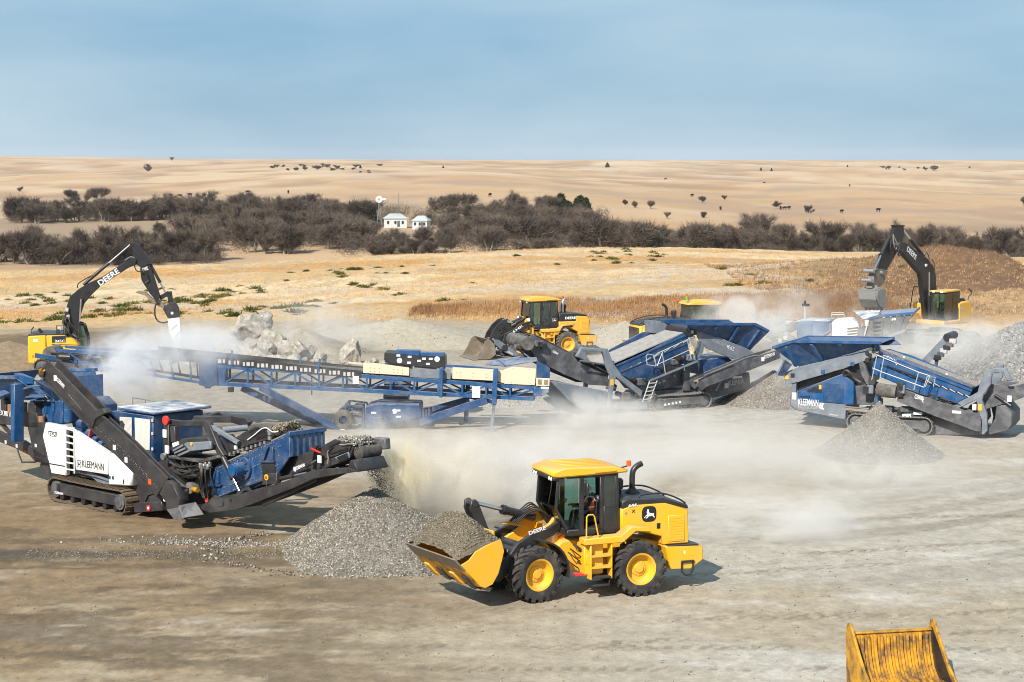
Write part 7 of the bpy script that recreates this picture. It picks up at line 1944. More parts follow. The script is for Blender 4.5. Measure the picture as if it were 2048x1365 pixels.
Shape().box(p[0] - .03, p[0] + .03, -1.415, -1.395, p[2] - .08, p[2] + .08).obj('reflector', 'orange_lens', hs)
# mirrors and exhaust on the deck
Shape().tube([(-2.365,-1.2,2.315),(-2.201,-1.2,2.379),(-2.164,-1.2,2.579)], .02, 5).hexa([(-2.21,-1.25,2.617),(-2.056,-1.25,2.816),(-2.012,-1.25,2.768),(-2.16,-1.25,2.55)], [(-2.226,-1.1,2.604),(-2.072,-1.1,2.803),(-2.028,-1.1,2.755),(-2.176,-1.1,2.537)]).obj('mirror', 'black', XD)
Shape().tube([(-1.658,-0.4,2.199),(-1.731,-0.4,2.436),(-1.859,-0.4,2.571)], .10, 8).obj('exhaust_pipe', 'black', XD)
Shape().tube([(-1.912,-1.2,2.276),(-1.897,-1.2,2.376),(-2.104,-1.2,2.392)], .015, 5).obj('deck_rail', 'black', XD)
# boom
bm_ = Shape().prism([(-0.087,1.664),(-0.396,2.545),(-0.272,3.755),(-0.027,4.458),(0.474,4.889),(1.006,5.22),(1.869,5.602),(3.471,6.692),(3.834,6.71),(3.86,6.326),(3.394,6.128),(1.759,5.066),(1.155,4.479),(0.771,3.999),(0.539,3.308),(0.42,2.332),(0.34,1.658)], -.3, .3).obj('boom', 'black_boom', XD, .04)
t_ = [(1.753,-0.305,5.079),(2.902,-0.305,5.863)]
lettering('DEERE', 'white_mark', bm_, t_[0], t_[1], .32, bold=.015)
st_ = Shape().prism([(3.536,7.515),(3.683,7.602),(3.959,7.546),(4.604,6.634),(4.639,6.364),(4.183,6.064),(3.826,6.404),(3.766,6.741)], -.26, .26).prism([(4.062,6.097),(4.636,6.342),(4.807,5.855),(5.226,4.398),(5.041,4.082),(4.618,4.573),(4.136,5.388)], -.2, .2).obj('stick', 'black_boom', XD, .03)
t_ = [(4.261,-0.265,5.917),(4.568,-0.265,6.022)]
lettering('DEE', 'white_mark', st_, t_[0], t_[1], .2, bold=.01)
for c_, r_ in zip([(3.702,-0.34,6.578),(3.618,-0.3,7.517),(4.591,-0.3,6.502),(5.014,-0.3,4.171),(0.612,-0.36,4.321),(0.966,-0.34,4.719)], (.17, .12, .12, .12, .14, .12)):
    Shape().cyl(c_, (c_[0], -c_[1], c_[2]), r_, 14).obj('pin', 'black_boom', XD)
ram(XD, [(0.75,0,5.136)][0], [(3.502,0,7.485)][0], .10, .55)
ram(XD, [(4.653,0,6.331)][0], [(5.799,0,4.107)][0], .09, .50)
for v in (-.5, .5): ram(XD, [(0.427,-0.5,1.878),(0.341,0.5,1.785)][0 if v < 0 else 1], [(0.623,-0.5,4.331),(0.539,0.5,4.26)][0 if v < 0 else 1], .09, .45)
Shape().beam(*[(5.742,0,4.684),(5.831,0,4.004)], .12, .3).beam(*[(5.169,0,4.283),(5.741,0,4.616)], .10, .26).obj('linkage', 'black_boom', XD)
th = Shape().prism([(3.774,4.666),(3.928,4.732),(4.423,4.633),(4.748,4.305),(5.407,3.96),(5.483,3.756),(5.27,3.758),(4.777,4.034),(4.483,4.308),(4.354,4.478)], -.3, .3).obj('thumb', 'bucket_wear', XD, .02)
br = Shape().prism([(5.353,3.697),(5.811,4.065),(6.11,4.028),(6.304,3.687),(6.343,3.198),(5.662,3.098)], -.36, .36).obj('breaker_bracket', 'charcoal', XD, .04)
p = [(5.901,-0.37,3.422)][0]
Shape().cyl(p, (p[0], -.34, p[2]), .09, 6).obj('emblem', 'white_mark', br)
bk = Shape().prism([(5.627,3.069),(6.328,3.169),(6.394,2.326),(6.466,1.407),(6.363,1.239),(6.084,1.311),(5.905,1.789),(5.714,2.335)], -.33, .33).obj('breaker_body', 'white', XD, .04)
Shape().beam(*[(5.748,-0.335,2.336),(6.188,-0.335,2.738)], .012, .03).beam(*[(5.975,-0.335,1.925),(6.381,-0.335,2.328)], .012, .05).obj('breaker_stripe', 'black_mark', bk)
q2 = [(6.233,0,1.277),(6.275,0,0.594)]
Shape().cyl(q2[0], q2[1], .11, 12, .05).obj('chisel', 'steel', XD)
hose(XD, [(5.15,-0.4,4.109),(4.947,-0.4,3.908),(4.885,-0.4,3.368),(5.064,-0.4,2.96),(5.394,-0.4,2.854),(5.624,-0.3,2.911)], .05)
hose(XD, [(3.836,-0.35,6.645),(3.765,-0.4,6.211),(3.957,-0.4,5.907),(4.322,-0.4,5.971),(4.51,-0.35,5.529),(4.571,-0.3,5.391),(4.369,-0.3,5.224)], .035)
hose(XD, [(0.414,-0.35,4.96),(0.486,-0.35,5.228),(0.885,-0.35,5.493),(1.216,-0.35,5.658),(1.409,-0.3,5.62)], .035)
hose(XD, [(3.208,-0.35,6.582),(3.542,-0.35,6.781),(3.771,-0.35,6.713)], .035, 'slate')
random.seed(61)
for k in range(10):
    x = 560 + k * 22
    hose(XD, [(-0.137,-0.45,3.294),(-0.242,-0.5,2.762),(-0.02,-0.55,2.226),(0.229,-0.5,1.814)][0:1] + [tuple(Vector(q_) + Vector((random.uniform(-.3, .4), random.uniform(-.2, .3), random.uniform(-.1, .1)))) for q_ in [(-0.205,-0.5,2.963),(-0.017,-0.55,2.36),(0.296,-0.5,1.88)]], .035)
for k, q_ in enumerate([(-0.197,-0.42,3.696),(-0.201,-0.42,3.494),(-0.14,-0.42,3.292),(-0.234,-0.42,3.495),(-0.63,-0.6,2.574),(-0.721,-0.7,2.45)]):
    Shape().box(q_[0] - .09, q_[0] + .09, q_[1] - .06, q_[1] + .06, q_[2] - .12, q_[2] + .12).obj('valve', 'charcoal' if k % 2 else 'rail', XD, .02)
# cab on the far side
cp = [(0.02,1.435),(0.047,2.689),(0.446,2.82),(0.707,2.681),(0.905,2.001),(0.933,1.423)]
o_ = Shape()
for v in (.3, 1.25):
    pts = [(q_[0], v, q_[1]) for q_ in cp]
    for a, b_ in zip(pts, pts[1:]): o_.beam(a, b_, .10, .10)
for a in (1, 2, 3, 4): o_.beam((cp[a][0], .3, cp[a][1]), (cp[a][0], 1.25, cp[a][1]), .10, .10)
o_.obj('cab_frame', 'black', XD)
Shape().prism(cp, .33, .345).obj('cab_window', 'glass', XD, smooth=0)
Shape().hexa([(cp[2][0] - .5, .3, cp[2][1]), (cp[3][0], .3, cp[3][1]), (cp[3][0], 1.25, cp[3][1]), (cp[2][0] - .5, 1.25, cp[2][1])], [(cp[2][0] - .5, .3, cp[2][1] + .06), (cp[3][0], .3, cp[3][1] + .06), (cp[3][0], 1.25, cp[3][1] + .06), (cp[2][0] - .5, 1.25, cp[2][1] + .06)]).obj('cab_roof', 'black', XD)
hose(XD, [(0.462,0.1,2.803),(0.757,0.1,2.698),(0.924,0.1,2.154),(0.929,0.1,1.442)], .05)
gr = [(-0.744,-1.2,2.227),(-0.744,-1.2,2.829),(-0.341,-1.2,2.824),(-0.353,-1.2,2.256)]
Shape().tube(gr, .025, 5).tube([gr[0], Vector(gr[0]).lerp(Vector(gr[1]), .5), Vector(gr[3]).lerp(Vector(gr[2]), .5)], .02, 5).obj('handrail', 'black', XD)

# right: facing the camera's left, emptying its bucket into the rear crusher
XE = thing('excavator', 'yellow excavator holding a stone-worn bucket over the rear crusher, before the brown mound', 'excavator', (29.05,128.354,0),50, group='yellow tracked excavators')
excavator_tracks(XE, -38, 4.6, 1.25)
up = Shape().prism([(-1.961,1.82),(0.055,1.796),(0.001,2.911),(0.898,2.968),(1.604,2.928),(1.854,2.66),(1.845,1.572),(1.442,1.454),(-1.948,1.549)], -1.35, 1.35).obj('upper_body', 'yellow_dusty', XE, .08)
us = [(-2.024,1.554),(1.908,1.568),(-2.036,1.824)]
Shape().box(us[0][0] - .1, us[0][0] + .5, -1.35, 1.35, us[0][1], us[2][1]).obj('deck', 'yellow_dusty', XE, .03)
sd_ = Shape().prism([(-1.416,2.072),(-1.449,2.867),(-1.004,2.95),(-0.4,2.879),(-0.192,1.56),(-1.248,1.629)], .75, 1.35).obj('side_locker', 'yellow_dusty', XE, .05)
Shape().prism([(-2.948,1.769),(-2.455,2.309),(-1.634,2.223),(-1.608,1.61),(-2.871,1.679)], .7, 1.35).obj('front_step', 'yellow_dusty', XE, .04)
p = [(0.357,-1.36,2.496)][0]
Shape().box(p[0] - .25, p[0] + .25, -1.36, -1.34, p[2] - .08, p[2] + .08).obj('label_plate', 'rail', up)
Shape().prism([(0.786,2.921),(0.808,3.1),(1.429,3.174),(1.676,2.929)], -1.0, -.2).obj('air_intake', 'black', XE, .04)
mr = [(1.585,-1.2,3.03),(1.655,-1.2,3.207),(2.114,-1.2,3.472)]
Shape().tube(mr, .03, 5).hexa([(1.449,-1.25,3.763),(1.603,-1.25,3.812),(2.134,-1.25,3.596),(2.046,-1.25,3.456)], [(1.75,-1.1,3.74),(1.905,-1.1,3.79),(2.437,-1.1,3.574),(2.349,-1.1,3.433)]).obj('mirror', 'black', XE)
# cab
cn = [(-1.893,1.812),(-1.98,3.696),(0.056,3.823),(0.154,1.787)]
uf, ur = cn[0][0], cn[3][0]
wb, wt = us[2][1], cn[1][1]
cv_ = -1.3 + 1.05
s = Shape()
for u in (uf, uf + (ur - uf) * .52, ur - .06):
    for v in (-1.3, cv_ - .08): s.box(u, u + .09, v, v + .08, wb, wt)
for v in (-1.3, cv_ - .08): s.box(uf, ur, v, v + .08, wb, wb + .12).box(uf, ur, v, v + .08, wt - .1, wt)
s.box(uf, uf + .09, -1.3, cv_, wb, wb + .10).box(uf, uf + .09, -1.3, cv_, wt - .1, wt)
s.box(uf + (ur - uf) * .5, ur, -1.3, -1.25, wb, wb + (wt - wb) * .42).obj('cab_frame', 'black', XE, .012)
rf = Shape().box(uf - .12, ur + .05, -1.34, cv_ + .04, wt + .003, wt + .12).obj('cab_roof', 'yellow_dusty', XE, .03)
for v in (-1.1, -.5): Shape().box(uf - .2, uf - .12, v - .1, v + .1, wt - .02, wt + .12).obj('work_lamp', 'lamp', rf, .02)
Shape().box(uf + .02, uf + .03, -1.22, cv_ - .08, wb + .1, wt - .1).obj('windscreen', 'glass', XE, smooth=0)
Shape().box(uf + .09, ur - .1, -1.28, -1.27, wb + .12, wt - .1).obj('cab_window', 'glass', XE, smooth=0)
Shape().cyl((uf + .6, -.8, wt), (uf + .6, -.8, wt + .5), .012, 4).obj('aerial', 'black', XE)
Shape().box(uf + .75, uf + .9, -1.05, -.55, wb + .1, wb + 1.0).box(uf + .4, uf + .85, -1.05, -.55, wb + .1, wb + .4).obj('seat', 'black', XE, .04)
Shape().box(uf - .05, uf + .02, -.9, -.6, wb - .14, wb - .02).obj('emblem', 'black_mark', XE)
p2 = XE.matrix_basis @ Vector((uf + .6, -.8, wb + .45))
person('operator in orange vest behind the windscreen of the right excavator', p2, XE.rotation_euler.z * 180 / PI, 'vest_orange')
# boom and stick
V0 = .35
bm2 = Shape().prism([(-1.545,1.7),(-2.056,3.162),(-2.444,4.606),(-2.606,4.933),(-5.548,6.634),(-5.769,6.85),(-5.283,7.146),(-4.852,7.132),(-1.73,5.962),(-0.883,5.463),(-0.445,4.798),(-0.279,3.783),(-0.92,2.882),(-0.972,1.663)], V0 - .17, V0 + .17).obj('boom', 'black_boom', XE, .04)
bv = V0 - .17
t_ = [(-4.62,0.175,6.536),(-3.357,0.175,5.87)]
lettering('DEERE', 'white_mark', bm2, t_[0], t_[1], .36, bold=.012)
p = [(-1.931,0.17,5.478)][0]
Shape().box(p[0] - .14, p[0] + .14, bv - .06, bv, p[2] - .09, p[2] + .09).obj('work_lamp', 'lamp', bm2, .02)
st2 = Shape().prism([(-6.065,8.258),(-5.01,8.203),(-4.845,7.655),(-5.48,6.736),(-7.12,5.347),(-8.235,5.465),(-7.814,6.407),(-6.464,7.634)], V0 - .14, V0 + .14).obj('stick', 'black_boom', XE, .04)
Shape().prism([(-6.179,8.282),(-4.896,8.227),(-4.964,8.132),(-6.175,8.178)], V0 - .18, V0 + .18).obj('stick_cap', 'black_boom', st2, .01)
ram(XE, [(-1.882,0.35,6.039)][0], [(-4.959,0.35,8.006)][0], .12, .62)
ram(XE, [(-7.057,0.1,7.555)][0], [(-9.026,0.1,5.475)][0], .11, .55)
for v in (-.15, .85):
    a_ = [(-1.128,0.85,1.79),(-1.876,-0.15,1.891)][0 if v > 0 else 1]; b_ = [(-1.443,0.85,4.61),(-2.074,-0.15,5.035)][0 if v > 0 else 1]
    ram(XE, a_, b_, .11, .5)
random.seed(71)
for k in range(9):
    a_ = Vector([(-6.791,0,7.584),(-7.062,0,7.317),(-5.927,0,7.142)][k % 3])
    hose(XE, [a_ + Vector((0, 0, .1)), a_ + Vector((random.uniform(-.3, .3), -.1, -.4)), a_ + Vector((random.uniform(-.4, .5), -.1, random.uniform(-.9, -.5))), a_ + Vector((random.uniform(0, .7), 0, -.5))], .04, 'hose' if k % 3 else 'belt_dusty')
for a_ in [(-2.396,0,6),(-1.629,0,5.507)]: hose(XE, [a_, Vector(a_) + Vector((.1, 0, .35)), Vector(a_) + Vector((.5, 0, .1)), Vector(a_) + Vector((.6, 0, -.4))], .03)
s = Shape()
for i in range(14):
    q_ = Vector([(-0.996,0.04,4.836)][0]).lerp(Vector([(-0.955,0.04,3.903)][0]), i / 13)
    s.box(q_.x - .03, q_.x + .03, bv - .02, bv + .02, q_.z - .03, q_.z + .03)
s.obj('hose_clamps', 'charcoal', bm2)
lk = Shape().prism([(-8.85,5.39),(-8.238,5.534),(-7.12,5.347),(-7.318,5.046),(-7.646,4.51),(-8.396,4.205),(-9.222,4.316),(-9.034,4.784)], V0 - .22, V0 + .22).obj('bucket_linkage', 'bucket_wear', XE, .03)
for c_ in [(-9.202,0,5.419),(-8.097,0,5.267),(-9.453,0,4.819),(-8.753,0,4.375)]: Shape().cyl(c_, (c_[0], .7, c_[2]), .12, 12).obj('pin', 'steel', XE)
M['worn_steel'] = paint('stone_polished_steel', (.30, .29, .28), .4, .7, .5, metal=.4, dust=(.22, .20, .18, 1), bump=.4)
bq = [(-9.351,4.147),(-8.74,4.319),(-8.254,4.226),(-8.024,3.666),(-8.062,3.188),(-8.484,2.994),(-8.971,3.139),(-9.331,3.602)]
bo = Shape().prism(bq, -.34, -.26).prism(bq, .96, 1.04).obj('bucket_side', 'worn_steel', XE, .03)
n_ = len(bq)
s = Shape()
for i in range(n_ - 1):
    a_, b_ = bq[(i + 3) % n_], bq[(i + 4) % n_]
    if i < 6: s.quad((a_[0], -.26, a_[1]), (b_[0], -.26, b_[1]), (b_[0], .96, b_[1]), (a_[0], .96, a_[1]), .06)
s.obj('bucket_shell', 'worn_steel', XE)
for k in range(5):
    v = -.2 + .28 * k
    Shape().beam((bq[5][0], v, bq[5][1]), (bq[5][0] - .05, v, bq[5][1] - .3), .14, .08).obj('bucket_tooth', 'bucket_wear', XE)
Shape().tube([(-1.694,1.4,2.516),(-1.303,1.4,3.862),(-1.158,1.4,3.963),(-0.481,1.4,3.907)], .035, 6).obj('guard_rail', 'black', XE)

# ------------------------------------------------------------------ worn loader bucket in the lower right corner
BK = thing('loader_bucket', 'worn yellow bucket with ribbed inner wall lying open in the lower right corner', 'bucket', (9.12, 44.75, 0), 12)
prof = [(.03, 1.20), (-.02, .80), (-.22, .36), (-.55, .10), (-1.30, .04)]
back = [(.10, 1.22), (.06, .78), (-.16, .30), (-.52, .03), (-1.30, .0)]
s = Shape()
for i in range(4): s.prism_u([prof[i], prof[i + 1], back[i + 1], back[i]], -1.03, 1.03)
BKs = s.obj('bucket_shell', 'yellow_worn', BK)
for k in range(12):
    u = -.94 + .165 * k
    Shape().prism_u([(.02, 1.18), (-.03, .80), (-.23, .37), (-.55, .11), (-1.25, .05), (-1.24, .10), (-.52, .17), (-.16, .42), (.03, .82)][:5] + [(-1.2, .14), (-.50, .20), (-.28, .45), (-.12, .82), (-.07, 1.16)], u - .035, u + .035).obj('rib', 'yellow_worn', BKs, .008)
Shape().box(-1.03, 1.03, -.02, .11, 1.203, 1.25).obj('back_rim', 'yellow_worn', BK, .012)
for sg in (-1, 1):
    a_, b_ = sorted((sg * 1.033, sg * 1.10))
    sp = Shape().prism_u([(.10, .02), (.20, 1.22), (.12, 1.46), (-.06, 1.48), (-.40, 1.10), (-.95, .55), (-1.36, .30), (-1.40, .02)], a_, b_).obj('side_plate', 'yellow_worn', BK, .015)
    q_ = sg * 1.03
    Shape().prism_u([(.02, .14), (.10, 1.16), (-.02, 1.30), (-.38, .98), (-.9, .46), (-1.25, .2)], min(q_, q_ - sg * .012), max(q_, q_ - sg * .012)).obj('scorched_plate', 'black', sp)

# ------------------------------------------------------------------ heaps of crushed stone
def heap(name, label, c, rx, ry, h, mat, base_mat, n, smin, smax, seed, cat='gravel heap', tail=(0, 0), sharp=1.0, group=None):
    """cone of stone at its angle of repose, with the loose stones lying on it"""
    root = thing(name, label, cat, (c[0], c[1], hz(c[0], c[1])), 0, group)
    na_, nr = 72, 34
    A = np.linspace(0, 2 * PI, na_, endpoint=False); Rr = np.linspace(0, 1, nr)
    a, r = np.meshgrid(A, Rr)
    def surf(a, r):
        wob = 1 + .10 * (fbm(np.cos(a) * 1.7 + seed, np.sin(a) * 1.7 + 9, 3) - .5) * 2
        x = np.cos(a) * r * rx * wob + tail[0] * r ** 2 * np.maximum(0, np.cos(a - tail[1])); y = np.sin(a) * r * ry * wob
        z = h * (np.sqrt((1 - r) ** 2 + .010) - .10) / (1.005 - .10) * (1 - .15 * r * (1 - r)) - .05 * r ** 6
        z = z + height(x + c[0], y + c[1], False) - hz(c[0], c[1])
        z = z + (fbm(x * .9 + seed, y * .9, 4) - .5) * .18 * h * r * (1.2 - r) + (fbm(x * 4, y * 4 + seed, 3) - .5) * .05
        return x, y, z
    x, y, z = surf(a, r)
    idx = np.arange(na_ * nr).reshape(nr, na_)
    nx = np.roll(idx, -1, 1)
    f = np.stack([idx[:-1], idx[1:], nx[1:], nx[:-1]], -1).reshape(-1, 4)
    mesh_np('fine_gravel', np.stack([x, y, z], -1).reshape(-1, 3), f, base_mat, root, True)
    def fn(rng, n):
        a = rng.uniform(0, 2 * PI, n); r = np.sqrt(rng.uniform(0, 1.10, n)).clip(0, 1.04)
        r = np.where(rng.rand(n) < .06, r * rng.uniform(1, 1.12, n), r)
        x, y, z = surf(a, np.minimum(r, 1.0)); k = np.maximum(r, 1.0)
        x, y = x * k, y * k
        return np.stack([x, y, z + rng.uniform(-.01, .02, n)], -1)
    tag(stones(n, fn, smin, smax, mat, 'loose_stone', root, seed), kind='stuff')
    return root
M['gravel_front'] = stone_mat('crushed_warm_grey_stone', (.10, .09, .072), (.215, .195, .16), (.50, .465, .40))
heap('gravel_heap', 'big heap of crushed stone at the front, under the end of the left crusher belt', (-4.45, 60.2), 4.3, 4.3, 2.05, 'gravel_front', 'heap', 42000, .03, .10, 2, tail=(1.2, PI), group='gravel heaps')
heap('gravel_heap', 'grey cone of fine gravel before the tracks of the right-hand screen', (15.653,80.325), 2.95, 3.4, 2.25, 'gravel', 'heap', 17000, .035, .075, 4, group='gravel heaps')
heap('gravel_heap', 'pale gravel heap under the tail of the lattice conveyor', (0.413,97.434), 3.4, 2.6, 1.0, 'gravel_pale', 'heap_pale', 6000, .06, .13, 6, group='gravel heaps')
heap('gravel_heap', 'low brown gravel heap between the two screens under the climbing belt', (13.539,97.434), 3.2, 3.2, 1.7, 'gravel', 'heap', 6500, .05, .11, 8, group='gravel heaps')
def foot_fn(rng, n):
    a = rng.uniform(PI * .75, PI * 2.1, n); r = rng.normal(.93, .05, n)
    x = -4.45 + np.cos(a) * 4.4 * r - 1.0 * np.maximum(0, -np.cos(a)); y = 60.2 + np.sin(a) * 4.2 * r
    return np.stack([x, y, height(x, y) + .03], -1)
tag(stones(420, foot_fn, .06, .16, 'gravel_front', 'rolled_stones', None, 22), 'coarser stones rolled to the foot of the big front heap', 'stones', kind='stuff')
def fall_fn(rng, n):
    t = rng.rand(n) ** 1.3
    x = -4.62 + .50 * t + rng.normal(0, .10 + .10 * t, n); y = 60.4 - .2 * t + rng.normal(0, .22, n)
    return np.stack([x, y, 3.30 - 1.45 * t + rng.normal(0, .06, n)], -1)
tag(stones(2200, fall_fn, .02, .07, 'gravel_front', 'falling_stones', None, 23), 'stream of stones falling from the left crusher belt onto the front heap', 'stones', kind='stuff')
# strewn stones by the crusher foot
def strew_fn(rng, n):
    x = rng.normal(-9.7, 1.6, n); y = 61.3 + (x + 9.7) * -.12 + rng.normal(0, .35, n)
    return np.stack([x, y, height(x, y) + .01], -1)
tag(stones(900, strew_fn, .04, .14, 'gravel', 'strewn_stones', None, 12), 'crushed stone strewn on the earth before the left crusher foot', 'stones', kind='stuff')
def strew2(rng, n):
    x = rng.uniform(-15.5, -5, n); y = 59.5 - (x + 10) * .03 + rng.normal(0, .42, n) * (1.4 - .06 * (x + 15))
    return np.stack([x, y, height(x, y) + .005], -1)
tag(stones(3200, strew2, .025, .08, 'gravel_brown', 'strewn_stones', None, 13), 'trail of dark crushed stone running left from the front heap', 'stones', kind='stuff')
def strew3(rng, n):
    x = rng.uniform(-16, 16, n); y = rng.uniform(43, 62, n)
    return np.stack([x, y, height(x, y) + .005], -1)
tag(stones(1800, strew3, .02, .09, 'gravel_brown', 'strewn_stones', None, 14), 'pebbles and clods scattered over the bare foreground', 'stones', kind='stuff')

# ------------------------------------------------------------------ boulders behind the lattice conveyor
def boulder_mesh(seed, sub=4):
    bm = bmesh.new()
    bmesh.ops.create_icosphere(bm, subdivisions=sub, radius=1)
    rng = random.Random(seed)
    planes = []
    for i in range(13):
        n = Vector((rng.uniform(-1, 1), rng.uniform(-1, 1), rng.uniform(-1, 1))).normalized()
        planes.append((n, rng.uniform(.52, .9)))
    from mathutils import noise
    for v in bm.verts:
        for n, d in planes:
            k = v.co.dot(n) - d
            if k > 0: v.co -= n * k
        v.co += v.co.normalized() * (noise.fractal(v.co * 2.2 + Vector((seed, 0, 0)), 1.0, 2.0, 5) * .09 - abs(noise.noise(v.co * 3.1 + Vector((0, seed, 0)))) * .05)
    me = bpy.data.meshes.new('boulder')
    bm.to_mesh(me); bm.free()
    me.shade_smooth(); me.set_sharp_from_angle(angle=R(22))
    return me
BM = [boulder_mesh(k * 7 + 1) for k in range(6)]
for i, me in enumerate(BM): me.materials.append(M['rock_dark'] if i == 5 else M['rock'])
BLD = [(-16.62, 121.08, 1.36, 1.25, 'tall pale boulder topping the rock heap beside the breaker', 0), (-18.46, 117.45, 1.12, 0.00, None, 1), (-17.47, 117.45, 1.18, 0.00, None, 2), (-14.89, 117.45, 1.12, 0.69, 'flat pale slab lying high on the rock heap', 3), (-13.85, 116.58, 1.12, 0.00, None, 4),
       (-15.29, 114.59, 1.00, 0.00, None, 1), (-12.9, 116.29, 0.89, 0.00, None, 2), (-12.9, 119.24, 0.71, 0.23, None, 0), (-16.12, 114.03, 0.89, 0.00, None, 3), (-14.09, 113.48, 0.83, 0.00, None, 0), (-17.47, 114.59, 0.71, 0.00, None, 4), (-19.05, 116.29, 0.59, 0.00, None, 1), (-13.04, 113.48, 0.71, 0.00, None, 3), (-17.88, 124.28, 0.83, 1.03, 'mossy dark boulder wedged at the top left of the rock heap', 5), (-16.32, 124.95, 0.83, 1.49, 'squared boulder at the very top of the rock heap', 2),
       (-12.02, 112.39, 0.53, 0.00, None, 1), (-11.65, 114.59, 0.35, 0.00, None, 4), (-19.48, 115.15, 0.47, 0.00, None, 2)]
random.seed(81)
for (x, y, s_, up_, lab_, k) in BLD:
    o = bpy.data.objects.new('boulder', BM[k]); COL.objects.link(o)
    o.location = (x, y, s_ * .45 + up_)
    o.rotation_euler = (random.uniform(-.4, .4), random.uniform(-.4, .4), random.uniform(0, 6))
    o.scale = (s_ * random.uniform(1.0, 1.3), s_ * random.uniform(.8, 1.1), s_ * random.uniform(.75, 1.0))
    tag(o, lab_ or 'pale broken boulder in the rock heap behind the lattice conveyor', 'boulder', 'boulders of the rock heap')
x0_, y0_ = (-15.436,115.716)
for k in range(26):
    o = bpy.data.objects.new('boulder', BM[k % 6]); COL.objects.link(o)
    s_ = random.uniform(.28, .62)
    o.location = (x0_ + random.gauss(0, 2.0), y0_ + random.uniform(-.9, 1.6), s_ * .45 + random.choice((0, 0, .35, .7)))
    o.scale = (s_ * 1.2, s_, s_ * .85); o.rotation_euler = (k, k * 2.3, k * 1.7)
    tag(o, 'small broken rock among the big boulders of the rock heap', 'rock', 'small rocks of the rock heap')
x, y = (-9.91,116.289)
o = bpy.data.objects.new('boulder', BM[0]); COL.objects.link(o)
o.location = (x, y, .6); o.scale = (.75, .7, 1.25); o.rotation_euler = (.2, .3, 2)
tag(o, 'single upright pointed boulder right of the rock heap', 'boulder')
for k in range(9):
    x, y = (-9.923,115.716)
    o = bpy.data.objects.new('rubble_stone', BM[k % 5]); COL.objects.link(o)
    s_ = random.uniform(.15, .32)
    o.location = (x + random.uniform(-1.2, 2.2), y + random.uniform(-.5, .5), s_ * .5); o.scale = (s_, s_, s_ * .8); o.rotation_euler = (k, k * 2, k * 3)
    tag(o, 'small stone at the foot of the upright pointed boulder', 'stone', 'stones round the pointed boulder')

M['gravel_rough'] = stone_mat('broken_quarry_rock', (.15, .145, .135), (.24, .235, .225), (.40, .39, .375))
M['heap_rough'] = rock_mat('quarry_rock_grit', (.17, .165, .155), (.28, .275, .265))
# bank of broken rock at the right edge
rr = heap('rubble_heap', 'wide bank of broken grey rock at the right edge behind the screen', (32.314,112.391), 8.5, 8.5, 3.9, 'gravel_rough', 'heap_rough', 9000, .10, .42, 10, cat='rubble heap')
M['bank_earth'] = rock_mat('grey_bank_earth', (.30, .265, .205), (.38, .335, .265))
M['brown_earth'] = rock_mat('brown_bank_earth', (.17, .125, .075), (.25, .19, .125))
for (g, rx, ry, h, seed, lab, mt_) in (((-13.937,124.285), 5.0, 3.0, 1.5, 16, 'low earth mound just behind the rock heap', 'bank_earth'),
        ((7.67,128.354), 5.5, 4, 1.5, 18, 'smooth grey earth mound between the old loader and the hidden loader', 'bank_earth'),
        ((-7.602,128.354), 9.0, 4.5, 1.6, 19, 'long grey earth bank behind the conveyor, left of the old loader', 'bank_earth'),
        ((-30.378,114.307), 7.0, 4.5, 1.5, 20, 'dark brown earth bank at the left edge beside the left excavator', 'brown_earth')):
    heap('earth_mound', lab, g, rx, ry, h, 'gravel_brown', mt_, 350, .05, .14, seed, cat='earth mound', group='mounds of bare earth')

# places of the far trees, cattle and farm, in metres
FARTREES = [(-419.8, 2203.3, 10.4, 'bare tree with a bush on the pale far slope at the left'),
    (-589.8, 3310.7, 7.8, 'round bare bush near the left skyline'),
    (-349.5, 1353.7, 4.6, 'lone small umbrella shaped tree at the far left edge'),
    (-243.6, 1059.3, 7.8, 'left bare tree of the pale grove above the upper left tree line'),
    (-234.2, 1048.3, 7.7, 'middle bare tree of the pale grove above the upper left tree line'),
    (-225.5, 1039.8, 8.8, 'tallest bare tree of the pale grove above the upper left tree line'),
    (104.7, 1043.8, 4.1, 'upper slender bare tree on the right pasture'),
    (123.5, 1109.8, 3.2, 'small bare tree right of the upper slender tree on the right pasture'),
    (139.8, 1000.7, 4.7, 'leaning bare tree with cattle below it on the right pasture'),
    (145.1, 933.0, 4.9, 'bare tree nearest the right tree line, by the leaning tree'),
    (65.2, 796.9, 3.1, 'bush shaped bare tree just above the middle tree line'),
    (82.5, 822.6, 3.0, 'bare sapling above the middle tree line'),
    (304.1, 1130.6, 6.0, 'bare tree cut by the right picture edge'),
    (58.4, 901.9, 3.8, 'bare tree beside the cedars, first towards the right'),
    (65.5, 901.9, 4.3, 'bare tree beside the cedars, second towards the right'),
    (55.4, 930.9, 3.4, 'bare tree touching the right side of the cedars'),
    (-62.9, 827.6, 3.5, 'tall bare tree rising above the dark round tree by the windmill'),
    (-233.8, 2284.3, 3.6, 'bare bush beside the far track on the left'),
    (-250.5, 2299.4, 4.2, 'bare bush left of the far track'),
    (-235.3, 2359.3, 3.1, 'bare bush right of the far track')]
